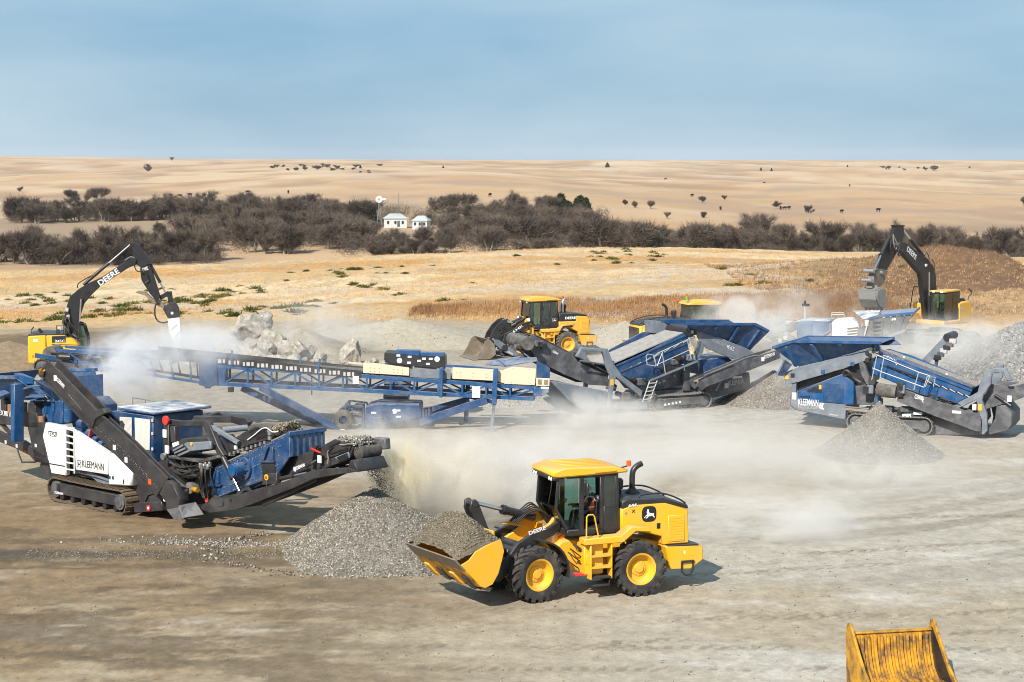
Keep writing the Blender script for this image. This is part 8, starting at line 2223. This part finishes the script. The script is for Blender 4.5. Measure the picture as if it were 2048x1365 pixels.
FARCEDARS = [(142.8, 2855.9, 6.8, 'dark cedar clump alone near the skyline right of the middle'),
    (355.8, 2726.0, 4.3, 'left one of two dark cedars near the right skyline'),
    (369.3, 2714.1, 4.3, 'right one of two dark cedars near the right skyline'),
    (514.3, 2925.5, 3.8, 'single dark cedar near the right skyline'),
    (595.8, 2757.6, 3.6, 'dark cedar at the end of the far hedge'),
    (-89.1, 2470.3, 3.3, 'tiny dark cedar near the middle skyline'),
    (-188.7, 2374.8, 3.7, 'dark cedar beside the far hedge left of the middle'),
    (15.9, 816.8, 5.6, 'dark green cedar in the evergreen stand in the middle of the creek woods'),
    (14.2, 819.0, 5.6, 'dark green cedar in the evergreen stand in the middle of the creek woods'),
    (28.7, 778.4, 6.1, 'dark green cedar in the evergreen stand in the middle of the creek woods'),
    (15.0, 785.7, 5.1, 'dark green cedar in the evergreen stand in the middle of the creek woods'),
    (14.5, 815.5, 5.2, 'dark green cedar in the evergreen stand in the middle of the creek woods'),
    (28.8, 776.7, 6.1, 'dark green cedar in the evergreen stand in the middle of the creek woods'),
    (27.7, 819.5, 5.4, 'dark green cedar in the evergreen stand in the middle of the creek woods'),
    (22.9, 778.8, 6.3, 'dark green cedar in the evergreen stand in the middle of the creek woods'),
    (29.8, 830.3, 6.1, 'dark green cedar in the evergreen stand in the middle of the creek woods'),
    (24.2, 790.8, 4.9, 'dark green cedar in the evergreen stand in the middle of the creek woods'),
    (21.0, 823.1, 6.8, 'dark green cedar in the evergreen stand in the middle of the creek woods'),
    (28.1, 790.8, 5.2, 'dark green cedar in the evergreen stand in the middle of the creek woods'),
    (28.9, 790.0, 6.4, 'dark green cedar in the evergreen stand in the middle of the creek woods'),
    (27.8, 792.6, 5.5, 'dark green cedar in the evergreen stand in the middle of the creek woods'),
    (22.8, 794.7, 4.9, 'dark green cedar in the evergreen stand in the middle of the creek woods'),
    (16.3, 769.9, 4.5, 'dark green cedar in the evergreen stand in the middle of the creek woods'),
    (11.4, 778.0, 5.1, 'dark green cedar in the evergreen stand in the middle of the creek woods'),
    (21.4, 791.7, 5.3, 'dark green cedar in the evergreen stand in the middle of the creek woods'),
    (32.0, 823.5, 5.7, 'dark green cedar in the evergreen stand in the middle of the creek woods'),
    (14.5, 779.2, 5.1, 'dark green cedar in the evergreen stand in the middle of the creek woods'),
    (21.8, 879.9, 3.2, 'cedar standing just above the evergreen stand'),
    (30.9, 864.6, 2.3, 'small cedar right above the evergreen stand'),
    (-50.8, 685.2, 6.9, 'dark round evergreen left of the windmill')]
COWS = [(-191.5, 1068.6), (-182.1, 1045.5), (-180.8, 1070.4), (-168.8, 1044.9), (-151.6, 1092.9), (-127.1, 1082.8), (-131.9, 1660.3), (-145.1, 1927.8), (-117.5, 1571.8), (239.4, 1808.2), (103.7, 946.9), (138.7, 983.3), (139.8, 976.3), (143.4, 985.5), (164.2, 948.4), (189.2, 983.3), (143.0, 1775.9), (107.8, 1140.5), (341.4, 1968.3), (270.6, 1527.7), (-18.4, 944.3), (-11.3, 979.0)]
HOUSE1 = (-41.3, 673.6)
HOUSE2 = (-31.5, 662.4)
WINDMILL = (-46.8, 671.3)
POLE = (-42.5, 714.7)
HEDGE = [(-233.9, 2415.7), (-226.1, 1927.4), (-297.7, 2369.5), (-206.5, 2979.5), (-194.0, 2130.4), (-300.4, 2433.3), (-193.9, 2375.5), (-236.6, 2948.2), (-323.4, 2913.0), (-179.6, 1909.2), (-172.9, 1947.9), (-197.3, 1938.0), (-303.0, 2532.8), (-170.7, 2044.5), (-299.4, 3011.1), (-271.2, 2483.5), (-208.7, 1927.4), (-216.4, 1907.1), (-210.9, 2991.4), (-216.8, 2122.7), (-298.5, 2396.4), (-204.6, 2973.0), (656.3, 2967.6), (573.3, 2602.0), (561.0, 2763.1), (519.4, 2629.6), (525.6, 2702.4), (562.3, 2596.3), (574.0, 2694.5), (664.0, 2976.2), (652.3, 2960.0), (576.1, 2598.2), (515.9, 2629.6), (656.0, 2960.0), (532.6, 2585.0), (875.5, 3653.5)]

# ------------------------------------------------------------------ plants and the far country
def simple_mat(name, a, c, attr=True, rough=.9):
    m, nt, b = _new(name)
    L = nt.links.new
    oi = nnode(nt, 'ShaderNodeObjectInfo')
    mx = nnode(nt, 'ShaderNodeMixRGB')
    mx.inputs['Color1'].default_value = (*a, 1); mx.inputs['Color2'].default_value = (*c, 1)
    L(oi.outputs['Random'], mx.inputs['Fac']); L(mx.outputs[0], b.inputs['Base Color'])
    b.inputs['Roughness'].default_value = rough
    b.inputs['Specular IOR Level'].default_value = .1
    return m
M['bark'] = simple_mat('winter_bark', (.17, .145, .12), (.36, .32, .27))
M['twigs'] = simple_mat('winter_twigs', (.080, .064, .052), (.150, .120, .095))
M['cedar'] = simple_mat('cedar_needles', (.022, .035, .016), (.045, .05, .024))
M['yucca'] = simple_mat('olive_leaves', (.06, .078, .018), (.15, .145, .045))
M['hide'] = simple_mat('black_hide', (.02, .015, .012), (.05, .03, .02))

def bare_tree(seed, spread=.55, low=.25, ntw=2600):
    """height 1: trunk with limbs, and a crown of fine twigs"""
    rng = random.Random(seed)
    tr = Shape()
    tips = []
    def limb(p, d, r, ln, lev):
        pts = [p]
        for i in range(3):
            d = (d + Vector((rng.uniform(-.3, .3), rng.uniform(-.3, .3), rng.uniform(-.05, .22)))).normalized()
            p = p + d * ln / 3
            pts.append(p)
        tr.tube(pts, [r, r * .85, r * .7, r * .5], 5 if lev < 2 else 3)
        if lev >= 1: tips.extend((q, d) for q in pts[1:])
        if lev >= 2: return
        for k in range(rng.choice((3, 4))):
            q = pts[rng.choice((1, 2, 3, 3))]
            a = rng.uniform(0, 2 * PI)
            nd = (d * rng.uniform(.5, 1) + Vector((math.cos(a), math.sin(a), rng.uniform(.0, .5))) * spread * 1.6).normalized()
            limb(q, nd, r * .58, ln * rng.uniform(.6, .85), lev + 1)
    for k in range(rng.choice((1, 2, 2, 3))):
        a = rng.uniform(0, 2 * PI)
        limb(Vector((math.cos(a) * .03, math.sin(a) * .03, -.02)), Vector((math.cos(a) * .22, math.sin(a) * .22, 1)), .022, low + .12, 0)
    trunk = tr.mesh('trunk', 0, 60)
    nr = np.random.RandomState(seed)
    P = np.array([t[0] for t in tips]); D = np.array([t[1] for t in tips])
    i = nr.randint(0, len(P), ntw)
    base = P[i] + nr.normal(0, .03, (ntw, 3))
    dr = D[i] * .5 + nr.normal(0, .55, (ntw, 3)) + np.array([0, 0, .28]); dr /= np.linalg.norm(dr, axis=1)[:, None]
    ln = nr.uniform(.06, .17, ntw)[:, None]
    sd = np.cross(dr, nr.normal(size=(ntw, 3))); sd /= np.linalg.norm(sd, axis=1)[:, None]
    w = nr.uniform(.0022, .0055, ntw)[:, None]
    tip = base + dr * ln
    V = np.stack([base - sd * w, base + sd * w, tip], 1)
    zmax = max(V[..., 2].max(), .2)
    V = V.reshape(-1, 3) / zmax
    me = bpy.data.meshes.new('crown')
    me.from_pydata(V.tolist(), [], np.arange(ntw * 3).reshape(-1, 3).tolist())
    for v in trunk.vertices: v.co = v.co / zmax
    trunk.materials.append(M['bark']); me.materials.append(M['twigs'])
    return trunk, me
TREES = [bare_tree(100 + k, spread=(.5, .62, .7, .55, .8, .7)[k % 6], low=(.26, .2, .14, .28, .10, .18)[k % 6], ntw=5200) for k in range(8)]

def cedar_tree(seed):
    nr = np.random.RandomState(seed)
    n = 1500
    z = nr.uniform(.04, 1, n); a = nr.uniform(0, 2 * PI, n)
    r = (1 - z) ** .75 * .34 * nr.uniform(.5, 1.1, n) + .02
    c = np.stack([np.cos(a) * r, np.sin(a) * r, z], -1)
    d1 = nr.normal(size=(n, 3)) * .05; d2 = nr.normal(size=(n, 3)) * .05
    V = np.stack([c + d1, c + d2, c - d1 - d2 + np.array([0, 0, .03])], 1).reshape(-1, 3)
    me = bpy.data.meshes.new('crown')
    me.from_pydata(V.tolist(), [], np.arange(n * 3).reshape(-1, 3).tolist())
    me.materials.append(M['cedar'])
    tk = Shape().cyl((0, 0, -.03), (0, 0, .8), .025, 6, .006).mesh('trunk')
    tk.materials.append(M['bark'])
    return tk, me
CEDARS = [cedar_tree(200 + k) for k in range(3)]

def plant_tree(kind, var, x, y, h, label, group, wide=1.0):
    tk, cr = (TREES if kind == 'bare_tree' else CEDARS)[var]
    r_ = thing(kind, label, 'tree', (x, y, hz(x, y) - .15), random.uniform(0, 360), group)
    a = link_mesh('trunk', tk, None, r_); b_ = link_mesh('crown', cr, None, r_)
    h *= 1.25 if kind == 'bare_tree' else 1.0
    r_.scale = (h * wide, h * wide, h)
    return r_

random.seed(91)
def band(n, t0, t1, y0, y1, h0, h1, label, group, wide=(1.0, 1.5), row=None):
    where, made = label.split(' in ', 1)[-1] if ' of the ' not in label else label.split(' of ', 1)[-1], []
    for i in range(n):
        t = t0 + (t1 - t0) * (i + random.uniform(.0, 1.0)) / n
        y = random.uniform(y0, y1)
        h = random.uniform(h0, h1) * random.choice((.62, .75, .85, .9, 1.0, 1.15))
        if -.074 < t < -.041 and 540 < y < 676: y = random.uniform(480, 520); h *= .7      # the farm stands in a clearing
        made.append((plant_tree('bare_tree', random.randrange(8), t * y, y, h, label, group, random.uniform(*wide)), t, h))
    made.sort(key=lambda a: a[1])
    made[0][0]['label'] = 'leftmost bare tree in ' + where
    made[-1][0]['label'] = 'rightmost bare tree in ' + where
    max(made[1:-1], key=lambda a: a[2])[0]['label'] = 'tallest bare tree in ' + where
band(38, -.285, -.160, 486, 512, 5.6, 8.2, 'bare grey tree of the lower left tree line standing before the straw field', 'trees of the lower left tree line')
band(46, -.262, -.095, 738, 768, 7.0, 9.5, 'bare grey tree of the upper left tree line under the pale hillside', 'trees of the upper left tree line')
band(40, -.185, -.065, 520, 640, 5.5, 8.5, 'bare tree in the wooded creek bottom left of the white houses', 'trees in the creek bottom')
band(26, -.150, -.080, 640, 730, 6.0, 8.5, 'bare tree in the back row of the creek woods left of the white houses', 'trees in the creek bottom')
band(46, -.090, .045, 500, 610, 5.5, 8.0, 'bare tree in the creek bottom in front of the white houses', 'trees in the creek bottom')
band(36, -.045, .045, 620, 800, 6.0, 8.8, 'bare tree in the thicket right of the white houses', 'trees in the creek bottom')
band(26, .045, .130, 490, 560, 5.5, 9.0, 'bare tree in the tree line behind the middle of the grassy rise', 'trees of the right tree line')
band(34, .125, .285, 470, 530, 5.0, 9.0, 'bare tree in the tree line behind the right excavator boom', 'trees of the right tree line', (.8, 1.3))
for (x, y, h, lab) in FARTREES:
    plant_tree('bare_tree', random.randrange(8), x, y, h * .85, lab, 'lone trees on the far pasture', 1.2)
for (x, y, h, lab) in FARCEDARS:
    plant_tree('cedar_tree', random.randrange(3), x, y, h, lab, 'dark cedars', random.uniform(1.1, 1.6))

for i, (x, y) in enumerate(HEDGE):
    side = i < 22
    plant_tree('bare_tree', random.randrange(8), x, y, random.uniform(2.0, 4.5), 'small bush of the far hedge near the skyline, ' + ('left of the middle' if side else 'at the right'), 'bushes of the far hedges', 2.2)
# the brushwood under and between the trees reads as one mass
def thicket(n, seed):
    nr = np.random.RandomState(seed)
    zones = [(-.285, -.155, 484, 515, 3.5, .12), (-.262, -.09, 735, 772, 5.0, .14), (-.18, -.06, 520, 720, 5.5, .25), (-.09, .05, 500, 800, 5.0, .28), (.04, .135, 486, 570, 3.5, .08), (.125, .29, 470, 535, 3.0, .08)]
    V = []
    for t0, t1, y0, y1, hh, share in zones:
        k = int(n * share)
        t = nr.uniform(t0, t1, k); y = nr.uniform(y0, y1, k); x = t * y
        ok = (fbm(x * .03 + 5, y * .03, 3) > .36) & ~((t > -.075) & (t < -.040) & (y > 530) & (y < 680))
        x, y = x[ok], y[ok]; k = len(x)
        z = height(x, y, False)
        m_ = 130
        r_ = nr.uniform(1.6, 3.4, k)
        c = nr.normal(0, .5, (k, m_, 3)).clip(-1, 1)
        P = np.stack([x[:, None] + c[..., 0] * r_[:, None], y[:, None] + c[..., 1] * r_[:, None], z[:, None] + (c[..., 2] * .5 + .5) * hh * nr.uniform(.5, 1.0, k)[:, None]], -1).reshape(-1, 3)
        dr = nr.normal(0, .6, P.shape) + np.array([0, 0, .5]); dr /= np.linalg.norm(dr, axis=1)[:, None]
        sd = np.cross(dr, nr.normal(size=P.shape)); sd /= np.linalg.norm(sd, axis=1)[:, None]
        w = nr.uniform(.03, .07, (len(P), 1)); l_ = nr.uniform(.5, 1.3, (len(P), 1))
        V.append(np.stack([P - sd * w, P + sd * w, P + dr * l_], 1).reshape(-1, 3))
    V = np.concatenate(V)
    o = mesh_np('brushwood', V, np.arange(len(V)).reshape(-1, 3), 'twigs')
    tag(o, 'grey brown leafless brushwood filling the creek bottom between the trees', 'brushwood', kind='stuff')
thicket(2300, 17)

# cattle on the far pasture
def cow_mesh():
    V = [(-.9, 0, 1.1), (-.3, 0, 1.15), (.5, 0, 1.15), (.85, 0, 1.25), (1.2, 0, 1.2), (1.45, 0, 1.0)]
    s = Shape().tube(V, [.30, .42, .40, .26, .17, .12], 8)
    for u in (-.7, .5):
        for v in (-.2, .2): s.tube([(u, v, .95), (u + .04, v, .5), (u, v, 0)], [.14, .09, .07], 6)
    s.tube([(-.95, 0, 1.25), (-1.05, 0, .7)], .04, 4)
    for v in (-.14, .14): s.tube([(1.2, v * .8, 1.3), (1.15, v * 1.8, 1.32)], .05, 4)
    return s.mesh('cow')
cm = cow_mesh(); cm.materials.append(M['hide'])
for i, (x, y) in enumerate(COWS):
    o = link_mesh('cow', cm)
    o.location = (x, y, hz(x, y)); o.rotation_euler = (0, 0, random.uniform(0, 6)); o.scale = (1.25,) * 3
    tag(o, 'dark cow grazing far off on the open pasture', 'cow', 'cattle on the far pasture')

# farm buildings among the trees
def house(label, x, y, rot, L_, W_, wall, pitch, chim):
    z = hz(x, y) + .4
    h_ = thing('farmhouse', label, 'house', (x, y, z), rot)
    M.setdefault('siding', paint('white_siding', (.50, .53, .52), .6, .3, .1)); M.setdefault('tin_roof', paint('pale_tin_roof', (.42, .46, .45), .5, .3, .1))
    w = Shape().box(-L_ / 2, L_ / 2, -W_ / 2, W_ / 2, -1, wall).obj('wall', 'siding', h_)
    Shape().hexa([(-L_ / 2 - .4, -W_ / 2 - .4, wall), (L_ / 2 + .4, -W_ / 2 - .4, wall), (L_ / 2 + .4, W_ / 2 + .4, wall), (-L_ / 2 - .4, W_ / 2 + .4, wall)],
                 [(-L_ / 4, -.2, wall + pitch), (L_ / 4, -.2, wall + pitch), (L_ / 4, .2, wall + pitch), (-L_ / 4, .2, wall + pitch)]).obj('roof', 'tin_roof', h_)
    for k in range(3):
        u = -L_ * .32 + k * L_ * .32
        f = Shape().box(u - .45, u + .45, -W_ / 2 - .05, -W_ / 2 + .02, .9, 2.1).obj('window', 'siding', h_)
        Shape().box(u - .38, u + .38, -W_ / 2 - .07, -W_ / 2 - .05, .97, 2.03).obj('pane', 'black', f)
    Shape().box(L_ * .08, L_ * .08 + .95, -W_ / 2 - .06, -W_ / 2 + .02, 0, 2.1).obj('door', 'charcoal_dusty', h_)
    if chim: Shape().box(-.3, .3, .1, .6, wall + pitch - .6, wall + pitch + .5).obj('chimney', 'copper', h_)
house('white farmhouse with pale hipped roof in the trees, right of the windmill', *HOUSE1, 4, 8.0, 6.0, 2.9, 1.7, True)
house('smaller white outbuilding with pale roof in the trees right of the farmhouse', *HOUSE2, -12, 5.2, 5.0, 2.6, 1.7, False)
wx, wy = WINDMILL
wm = thing('windmill', 'small farm windpump on a lattice tower left of the white farmhouse', 'windmill', (wx, wy, hz(wx, wy)))
s = Shape()
for a in (-1, 1):
    for b_ in (-1, 1): s.beam((a * .9, b_ * .9, 0), (a * .12, b_ * .12, 9.6), .14, .14)
for k in range(5):
    r_ = .9 - .15 * k; zz = 1 + 1.8 * k
    s.beam((-r_, -r_, zz), (r_, -r_, zz), .08, .08).beam((-r_, r_, zz), (r_, r_, zz), .08, .08).beam((-r_, -r_, zz), (r_, -r_, zz + 1.6), .07, .07)
s.obj('tower', 'slate', wm)
rt = Shape().lathe((0, -.4, 10), (0, 1, 0), [(-.05, 1.15), (.05, 1.15), (.05, 1.22), (-.05, 1.22), (-.05, 1.15)], 20).obj('rotor', 'sticker', wm)
for k in range(14):
    t = 2 * PI * k / 14
    Shape().quad((.35 * math.cos(t), -.42, 10 + .35 * math.sin(t)), (1.2 * math.cos(t), -.42, 10 + 1.2 * math.sin(t)), (1.2 * math.cos(t + .34), -.34, 10 + 1.2 * math.sin(t + .34)), (.35 * math.cos(t + .3), -.38, 10 + .35 * math.sin(t + .3)), .02).obj('vane', 'sticker', rt)
Shape().beam((.1, 0, 10), (1.5, .1, 10), .1, .1).box(1.4, 2.4, .05, .12, 9.7, 10.3).obj('tail', 'sticker', wm)
px_, py_ = POLE
pl_ = thing('utility_pole', 'thin utility pole behind the white farmhouse', 'pole', (px_, py_, hz(px_, py_)))
Shape().cyl((0, 0, 0), (0, 0, 11), .16, 8, .10).obj('pole_shaft', 'bark', pl_)
Shape().beam((-1, 0, 10.4), (1, 0, 10.4), .12, .12).obj('crossarm', 'bark', pl_)

# ---- near prairie: shrubs one by one, grass as a mass
def clump(seed, n=170):
    nr = np.random.RandomState(seed)
    V = []; F = []
    for i in range(n):
        a = nr.uniform(0, 2 * PI); e = nr.uniform(.1, 1.5); l_ = nr.uniform(.3, .9); o_ = nr.uniform(0, .6, 2) * np.array([math.cos(a * 3), math.sin(a * 5)])
        d = np.array([math.cos(a) * math.cos(e), math.sin(a) * math.cos(e), math.sin(e)])
        sd = np.array([-math.sin(a), math.cos(a), 0]) * .03
        b_ = np.array([o_[0], o_[1], 0])
        k = len(V)
        V += [b_ - sd, b_ + sd, b_ + d * l_ * .6 + sd, b_ + d * l_ + np.array([0, 0, -.1]), b_ + d * l_ * .6 - sd]
        F.append((k, k + 1, k + 2, k + 3, k + 4))
    me = bpy.data.meshes.new('shrub'); me.from_pydata([tuple(v) for v in V], [], F); me.materials.append(M['yucca'])
    return me
CL = [clump(300 + k) for k in range(5)]
def shrubs(n, t0, t1, y0, y1, s0, s1, label, group):
    k = 0
    while k < n:
        t = random.uniform(t0, t1); y = random.uniform(y0, y1)
        if fbm(np.array([t * 40]), np.array([y * .06]), 3)[0] < .5: continue
        x = t * y
        o = link_mesh('shrub', CL[random.randrange(5)])
        s_ = random.uniform(s0, s1)
        o.location = (x, y, hz(x, y) - .05); o.rotation_euler = (0, 0, random.uniform(0, 6)); o.scale = (s_ * 1.35, s_ * 1.2, s_ * .85)
        tag(o, label, 'shrub', group); k += 1
shrubs(130, -.275, -.10, 147, 212, .35, .95, 'low olive green clump on the straw slope behind the left excavator', 'green clumps on the left slope')
shrubs(34, -.12, -.02, 160, 235, .35, .75, 'low olive green clump on the straw slope left of the old loader', 'green clumps on the middle slope')
shrubs(26, .00, .085, 225, 272, .4, .8, 'olive green clump near the crest of the rise in the middle', 'green clumps on the crest')
shrubs(10, .10, .22, 175, 240, .4, .8, 'dark green clump on the rise between the hidden loader and the right excavator', 'green clumps on the right rise')

def grass(name, label, n, fn, h0, h1, width, col_a, col_b, seed):
    rng = np.random.RandomState(seed)
    x, y = fn(rng, n); n = len(x)
    z = height(x, y) - .03
    nb = 5
    N_ = n * nb
    bx = np.repeat(x, nb) + rng.normal(0, .12, N_); by = np.repeat(y, nb) + rng.normal(0, .12, N_); bz = np.repeat(z, nb)
    h = rng.uniform(h0, h1, N_) * np.repeat(rng.uniform(.6, 1.25, n), nb); a = rng.uniform(0, 2 * PI, N_); w = width * rng.uniform(.6, 1.4, N_)
    ln = rng.normal(.12, .28, N_) * h; la = rng.normal(.3, .9, N_)
    V = np.stack([np.stack([bx - np.cos(a) * w, by - np.sin(a) * w, bz], -1), np.stack([bx + np.cos(a) * w, by + np.sin(a) * w, bz], -1),
                  np.stack([bx + ln * np.cos(la), by + ln * np.sin(la), bz + h], -1)], 1).reshape(-1, 3)
    F = np.arange(N_ * 3).reshape(-1, 3)
    m, nt, b = _new(name + '_blades')
    at = nnode(nt, 'ShaderNodeAttribute', attribute_name='tone')
    mx = nnode(nt, 'ShaderNodeMixRGB'); mx.inputs['Color1'].default_value = (*col_a, 1); mx.inputs['Color2'].default_value = (*col_b, 1)
    sp = nnode(nt, 'ShaderNodeSeparateColor')
    nt.links.new(at.outputs['Color'], sp.inputs[0]); nt.links.new(sp.outputs[0], mx.inputs['Fac']); nt.links.new(mx.outputs[0], b.inputs['Base Color'])
    b.inputs['Roughness'].default_value = .9; b.inputs['Specular IOR Level'].default_value = .1
    o = mesh_np(name, V, F, m)
    tone = np.repeat(np.clip(fbm(x * .09, y * .09, 3) * 1.6 - .3 + rng.normal(0, .18, n), 0, 1), nb * 3)
    at_ = o.data.color_attributes.new('tone', 'FLOAT_COLOR', 'POINT')
    at_.data.foreach_set('color', np.stack([tone] * 3 + [np.ones_like(tone)], -1).astype(np.float32).ravel())
    tag(o, label, 'grass', kind='stuff')
def fn_field(rng, n):
    t = rng.uniform(-.29, .29, n); y = rng.uniform(142, 285, n); x = t * y
    k = fbm(x * .06 + 3, y * .06, 4) + rng.normal(0, .08, n) > .5
    return x[k], y[k]
grass('prairie_grass', 'straw coloured dry grass covering the rise behind the quarry', 46000, fn_field, .10, .28, .021, (.56, .41, .23), (.49, .29, .11), 5)
def fn_red(rng, n):
    x = rng.uniform(-8, 31, n); y = 159 - np.abs(rng.normal(0, 5.0, n))
    k = fbm(x * .12, y * .12, 3) + rng.normal(0, .1, n) > .40
    return x[k], y[k]
grass('tall_grass', 'tall rust brown grass in the band behind the loaders', 26000, fn_red, .12, .5, .018, (.44, .26, .12), (.17, .085, .045), 6)
def fn_mound(rng, n):
    x = rng.uniform(22, 62, n); y = rng.uniform(146, 222, n)
    k = fbm(x * .1 + 4, y * .1, 3) + rng.normal(0, .1, n) > .42
    return x[k], y[k]
grass('tall_grass', 'rust brown grass over the mound behind the right excavator', 13000, fn_mound, .15, .4, .018, (.24, .14, .075), (.13, .072, .042), 7)

# ------------------------------------------------------------------ rock dust hanging in the air
def dust_cloud(label, c, r, density, col=(.86, .84, .81), seed=0, rough=.35, wisp=(1, 1, 1), soft=1.3, rotz=0, aniso=-.08):
    """puff of dust: an ellipsoid of uneven density that thins out towards its skin"""
    bm = bmesh.new()
    bmesh.ops.create_icosphere(bm, subdivisions=3, radius=1)
    me = bpy.data.meshes.new('dust_cloud')
    bm.to_mesh(me); bm.free()
    m = bpy.data.materials.new('rock_dust')
    m.use_nodes = True
    nt = m.node_tree
    nt.nodes.clear()
    L = nt.links.new
    out = nnode(nt, 'ShaderNodeOutputMaterial')
    pv = nnode(nt, 'ShaderNodeVolumePrincipled')
    pv.inputs['Color'].default_value = (*col, 1)
    pv.inputs['Anisotropy'].default_value = aniso
    tc = nnode(nt, 'ShaderNodeTexCoord')
    ln = nnode(nt, 'ShaderNodeVectorMath', operation='LENGTH')
    L(tc.outputs['Object'], ln.inputs[0])
    fo = nnode(nt, 'ShaderNodeMapRange')
    fo.interpolation_type = 'SMOOTHSTEP'
    fo.inputs['From Min'].default_value = 1.0; fo.inputs['From Max'].default_value = .15
    L(ln.outputs['Value'], fo.inputs['Value'])
    mp = nnode(nt, 'ShaderNodeMapping')
    mp.inputs['Location'].default_value = (seed * 3.7, seed * 1.3, seed * 5.1)
    mp.inputs['Scale'].default_value = tuple(a * b_ for a, b_ in zip(r, wisp))
    L(tc.outputs['Object'], mp.inputs['Vector'])
    n = nnode(nt, 'ShaderNodeTexNoise', Scale=rough, Detail=5.0, Roughness=.62, Distortion=1.1)
    n.inputs['Scale'].default_value = rough * 1.5
    L(mp.outputs['Vector'], n.inputs['Vector'])
    nr_ = nnode(nt, 'ShaderNodeMapRange')
    nr_.inputs['From Min'].default_value = .43; nr_.inputs['From Max'].default_value = .64
    L(n.outputs['Fac'], nr_.inputs['Value'])
    pw = nnode(nt, 'ShaderNodeMath', operation='POWER'); pw.inputs[1].default_value = soft
    L(fo.outputs[0], pw.inputs[0])
    mu = nnode(nt, 'ShaderNodeMath', operation='MULTIPLY'); L(pw.outputs[0], mu.inputs[0]); L(nr_.outputs[0], mu.inputs[1])
    m2 = nnode(nt, 'ShaderNodeMath', operation='MULTIPLY'); m2.inputs[1].default_value = density * 3.3; L(mu.outputs[0], m2.inputs[0])
    L(m2.outputs[0], pv.inputs['Density'])
    L(pv.outputs[0], out.inputs['Volume'])
    o = link_mesh('dust_cloud', me, m)
    o.location = c; o.scale = r; o.rotation_euler = (0, 0, R(rotz))
    tag(o, label, 'dust', kind='stuff')
    return o
TAN = (.92, .83, .62)
dust_cloud('yellow dust falling with the stone from the left crusher belt onto the front heap', (-3.624,60.8,2.434), (1.35, 1.1, 1.5), 1.3, TAN, 1, .9, (2.2, 1, .8), .9)
dust_cloud('cloud of pale dust blowing right from the front heap towards the loader', (-2.435,63.5,1.645), (3.6, 2.8, 2.4), .75, (.89, .84, .75), 2, .45)
dust_cloud('white dust drifting behind the cab of the front loader', (0.285,67,1.137), (5.5, 4.0, 2.5), .46, seed=3, rough=.3)
dust_cloud('dust over the power unit of the lattice conveyor', (-4.972,80,0.866), (4.4, 2.5, 1.5), .22, seed=4)
dust_cloud('thick white dust puff over the left crusher, before the lattice conveyor', (-16.692,82,3.533), (2.6, 2.0, 2.3), .95, (.86, .87, .90), 5, .5)
dust_cloud('dust drifting along the lattice conveyor right of the thick puff', (-14.663,83.5,4.146), (4.4, 2.2, 1.6), .36, (.86, .87, .90), 6, .4)
dust_cloud('dust round the tip of the hydraulic breaker', (-17.654,107,2.08), (5.0, 2.5, 2.0), .34, seed=7)
dust_cloud('thin dust rising above the rock heap', (-12.376,122,1.752), (6.0, 4.0, 2.6), .13, seed=8)
dust_cloud('dust low round the discharge end of the middle screen', (3.292,88,0.763), (4.6, 2.4, 1.5), .42, seed=9)
dust_cloud('fine dust coming off the deck of the middle screen', (5.956,97.5,2.746), (3.2, 2.2, 1.2), .22, seed=10)
dust_cloud('dust plume rising behind the hopper of the middle screen', (14.2,113,3.354), (4.6, 3.0, 1.7), .42, (.86, .82, .77), 11, .4)
dust_cloud('brownish dust drifting over the rust brown grass', (18.848,124,2.988), (7.5, 5.0, 2.2), .10, (.84, .78, .70), 12, .25)
dust_cloud('dust round the tracks of the right excavator', (24.512,118,1.572), (6.0, 4.0, 1.7), .20, seed=13)
dust_cloud('grey dust hanging before the rubble bank at the right', (27.866,112,1.593), (6.0, 4.5, 2.6), .22, seed=14)
dust_cloud('dust between the two screens', (13.387,97,1.117), (4.0, 2.5, 1.4), .15, seed=15)
dust_cloud('dust whirled up behind the rear wheels of the front loader', (9.009,63,0.37), (5.2, 4.0, 1.6), .34, seed=16, rough=.3, wisp=(.5, 1, 1.4))
dust_cloud('veil of dust at the foot of the gravel cone on the right', (13.814,72.5,0.497), (4.8, 2.0, .9), .30, seed=17)
dust_cloud('wide low veil of dust over the middle of the quarry floor', (6.593,76,-0.083), (13, 9, 2.4), .075, seed=18, rough=.15)
dust_cloud('wide low veil of dust over the floor before the middle screen', (5.159,86,0.57), (11, 6, 1.5), .10, seed=19, rough=.15)
dust_cloud('broad pale haze of dust across the middle and right of the yard', (8.863,73,0.021), (17, 10, 3.0), .075, seed=20, rough=.12, wisp=(.6, 1, 1))
dust_cloud('broad pale haze of dust round the lattice conveyor', (-10.815,88,2.291), (10, 5, 2.6), .055, seed=21, rough=.2)
dust_cloud('broad haze of dust round the rear crusher and the two screens', (17.595,108,1.695), (14, 6, 3.0), .15, seed=22, rough=.16)
dust_cloud('pale billow of dust reaching left under the crusher belt', (-5.415,67,2.128), (2.6, 2.2, 1.3), .35, seed=23, rough=.5)

# ------------------------------------------------------------------ the thin air that pales the far hills
_hm = bpy.data.materials.new('thin_haze')
_hm.use_nodes = True
_hm.node_tree.nodes.clear()
_ho = nnode(_hm.node_tree, 'ShaderNodeOutputMaterial')
_hv = nnode(_hm.node_tree, 'ShaderNodeVolumePrincipled')
_hv.inputs['Color'].default_value = (.80, .86, .95, 1)
_hv.inputs['Density'].default_value = 3.2e-5
_hm.node_tree.links.new(_hv.outputs[0], _ho.inputs['Volume'])
_hb = Shape().box(-11500, 11500, -11500, 11500, -32, 62).obj('haze', _hm, smooth=0)
tag(_hb, kind='stuff')
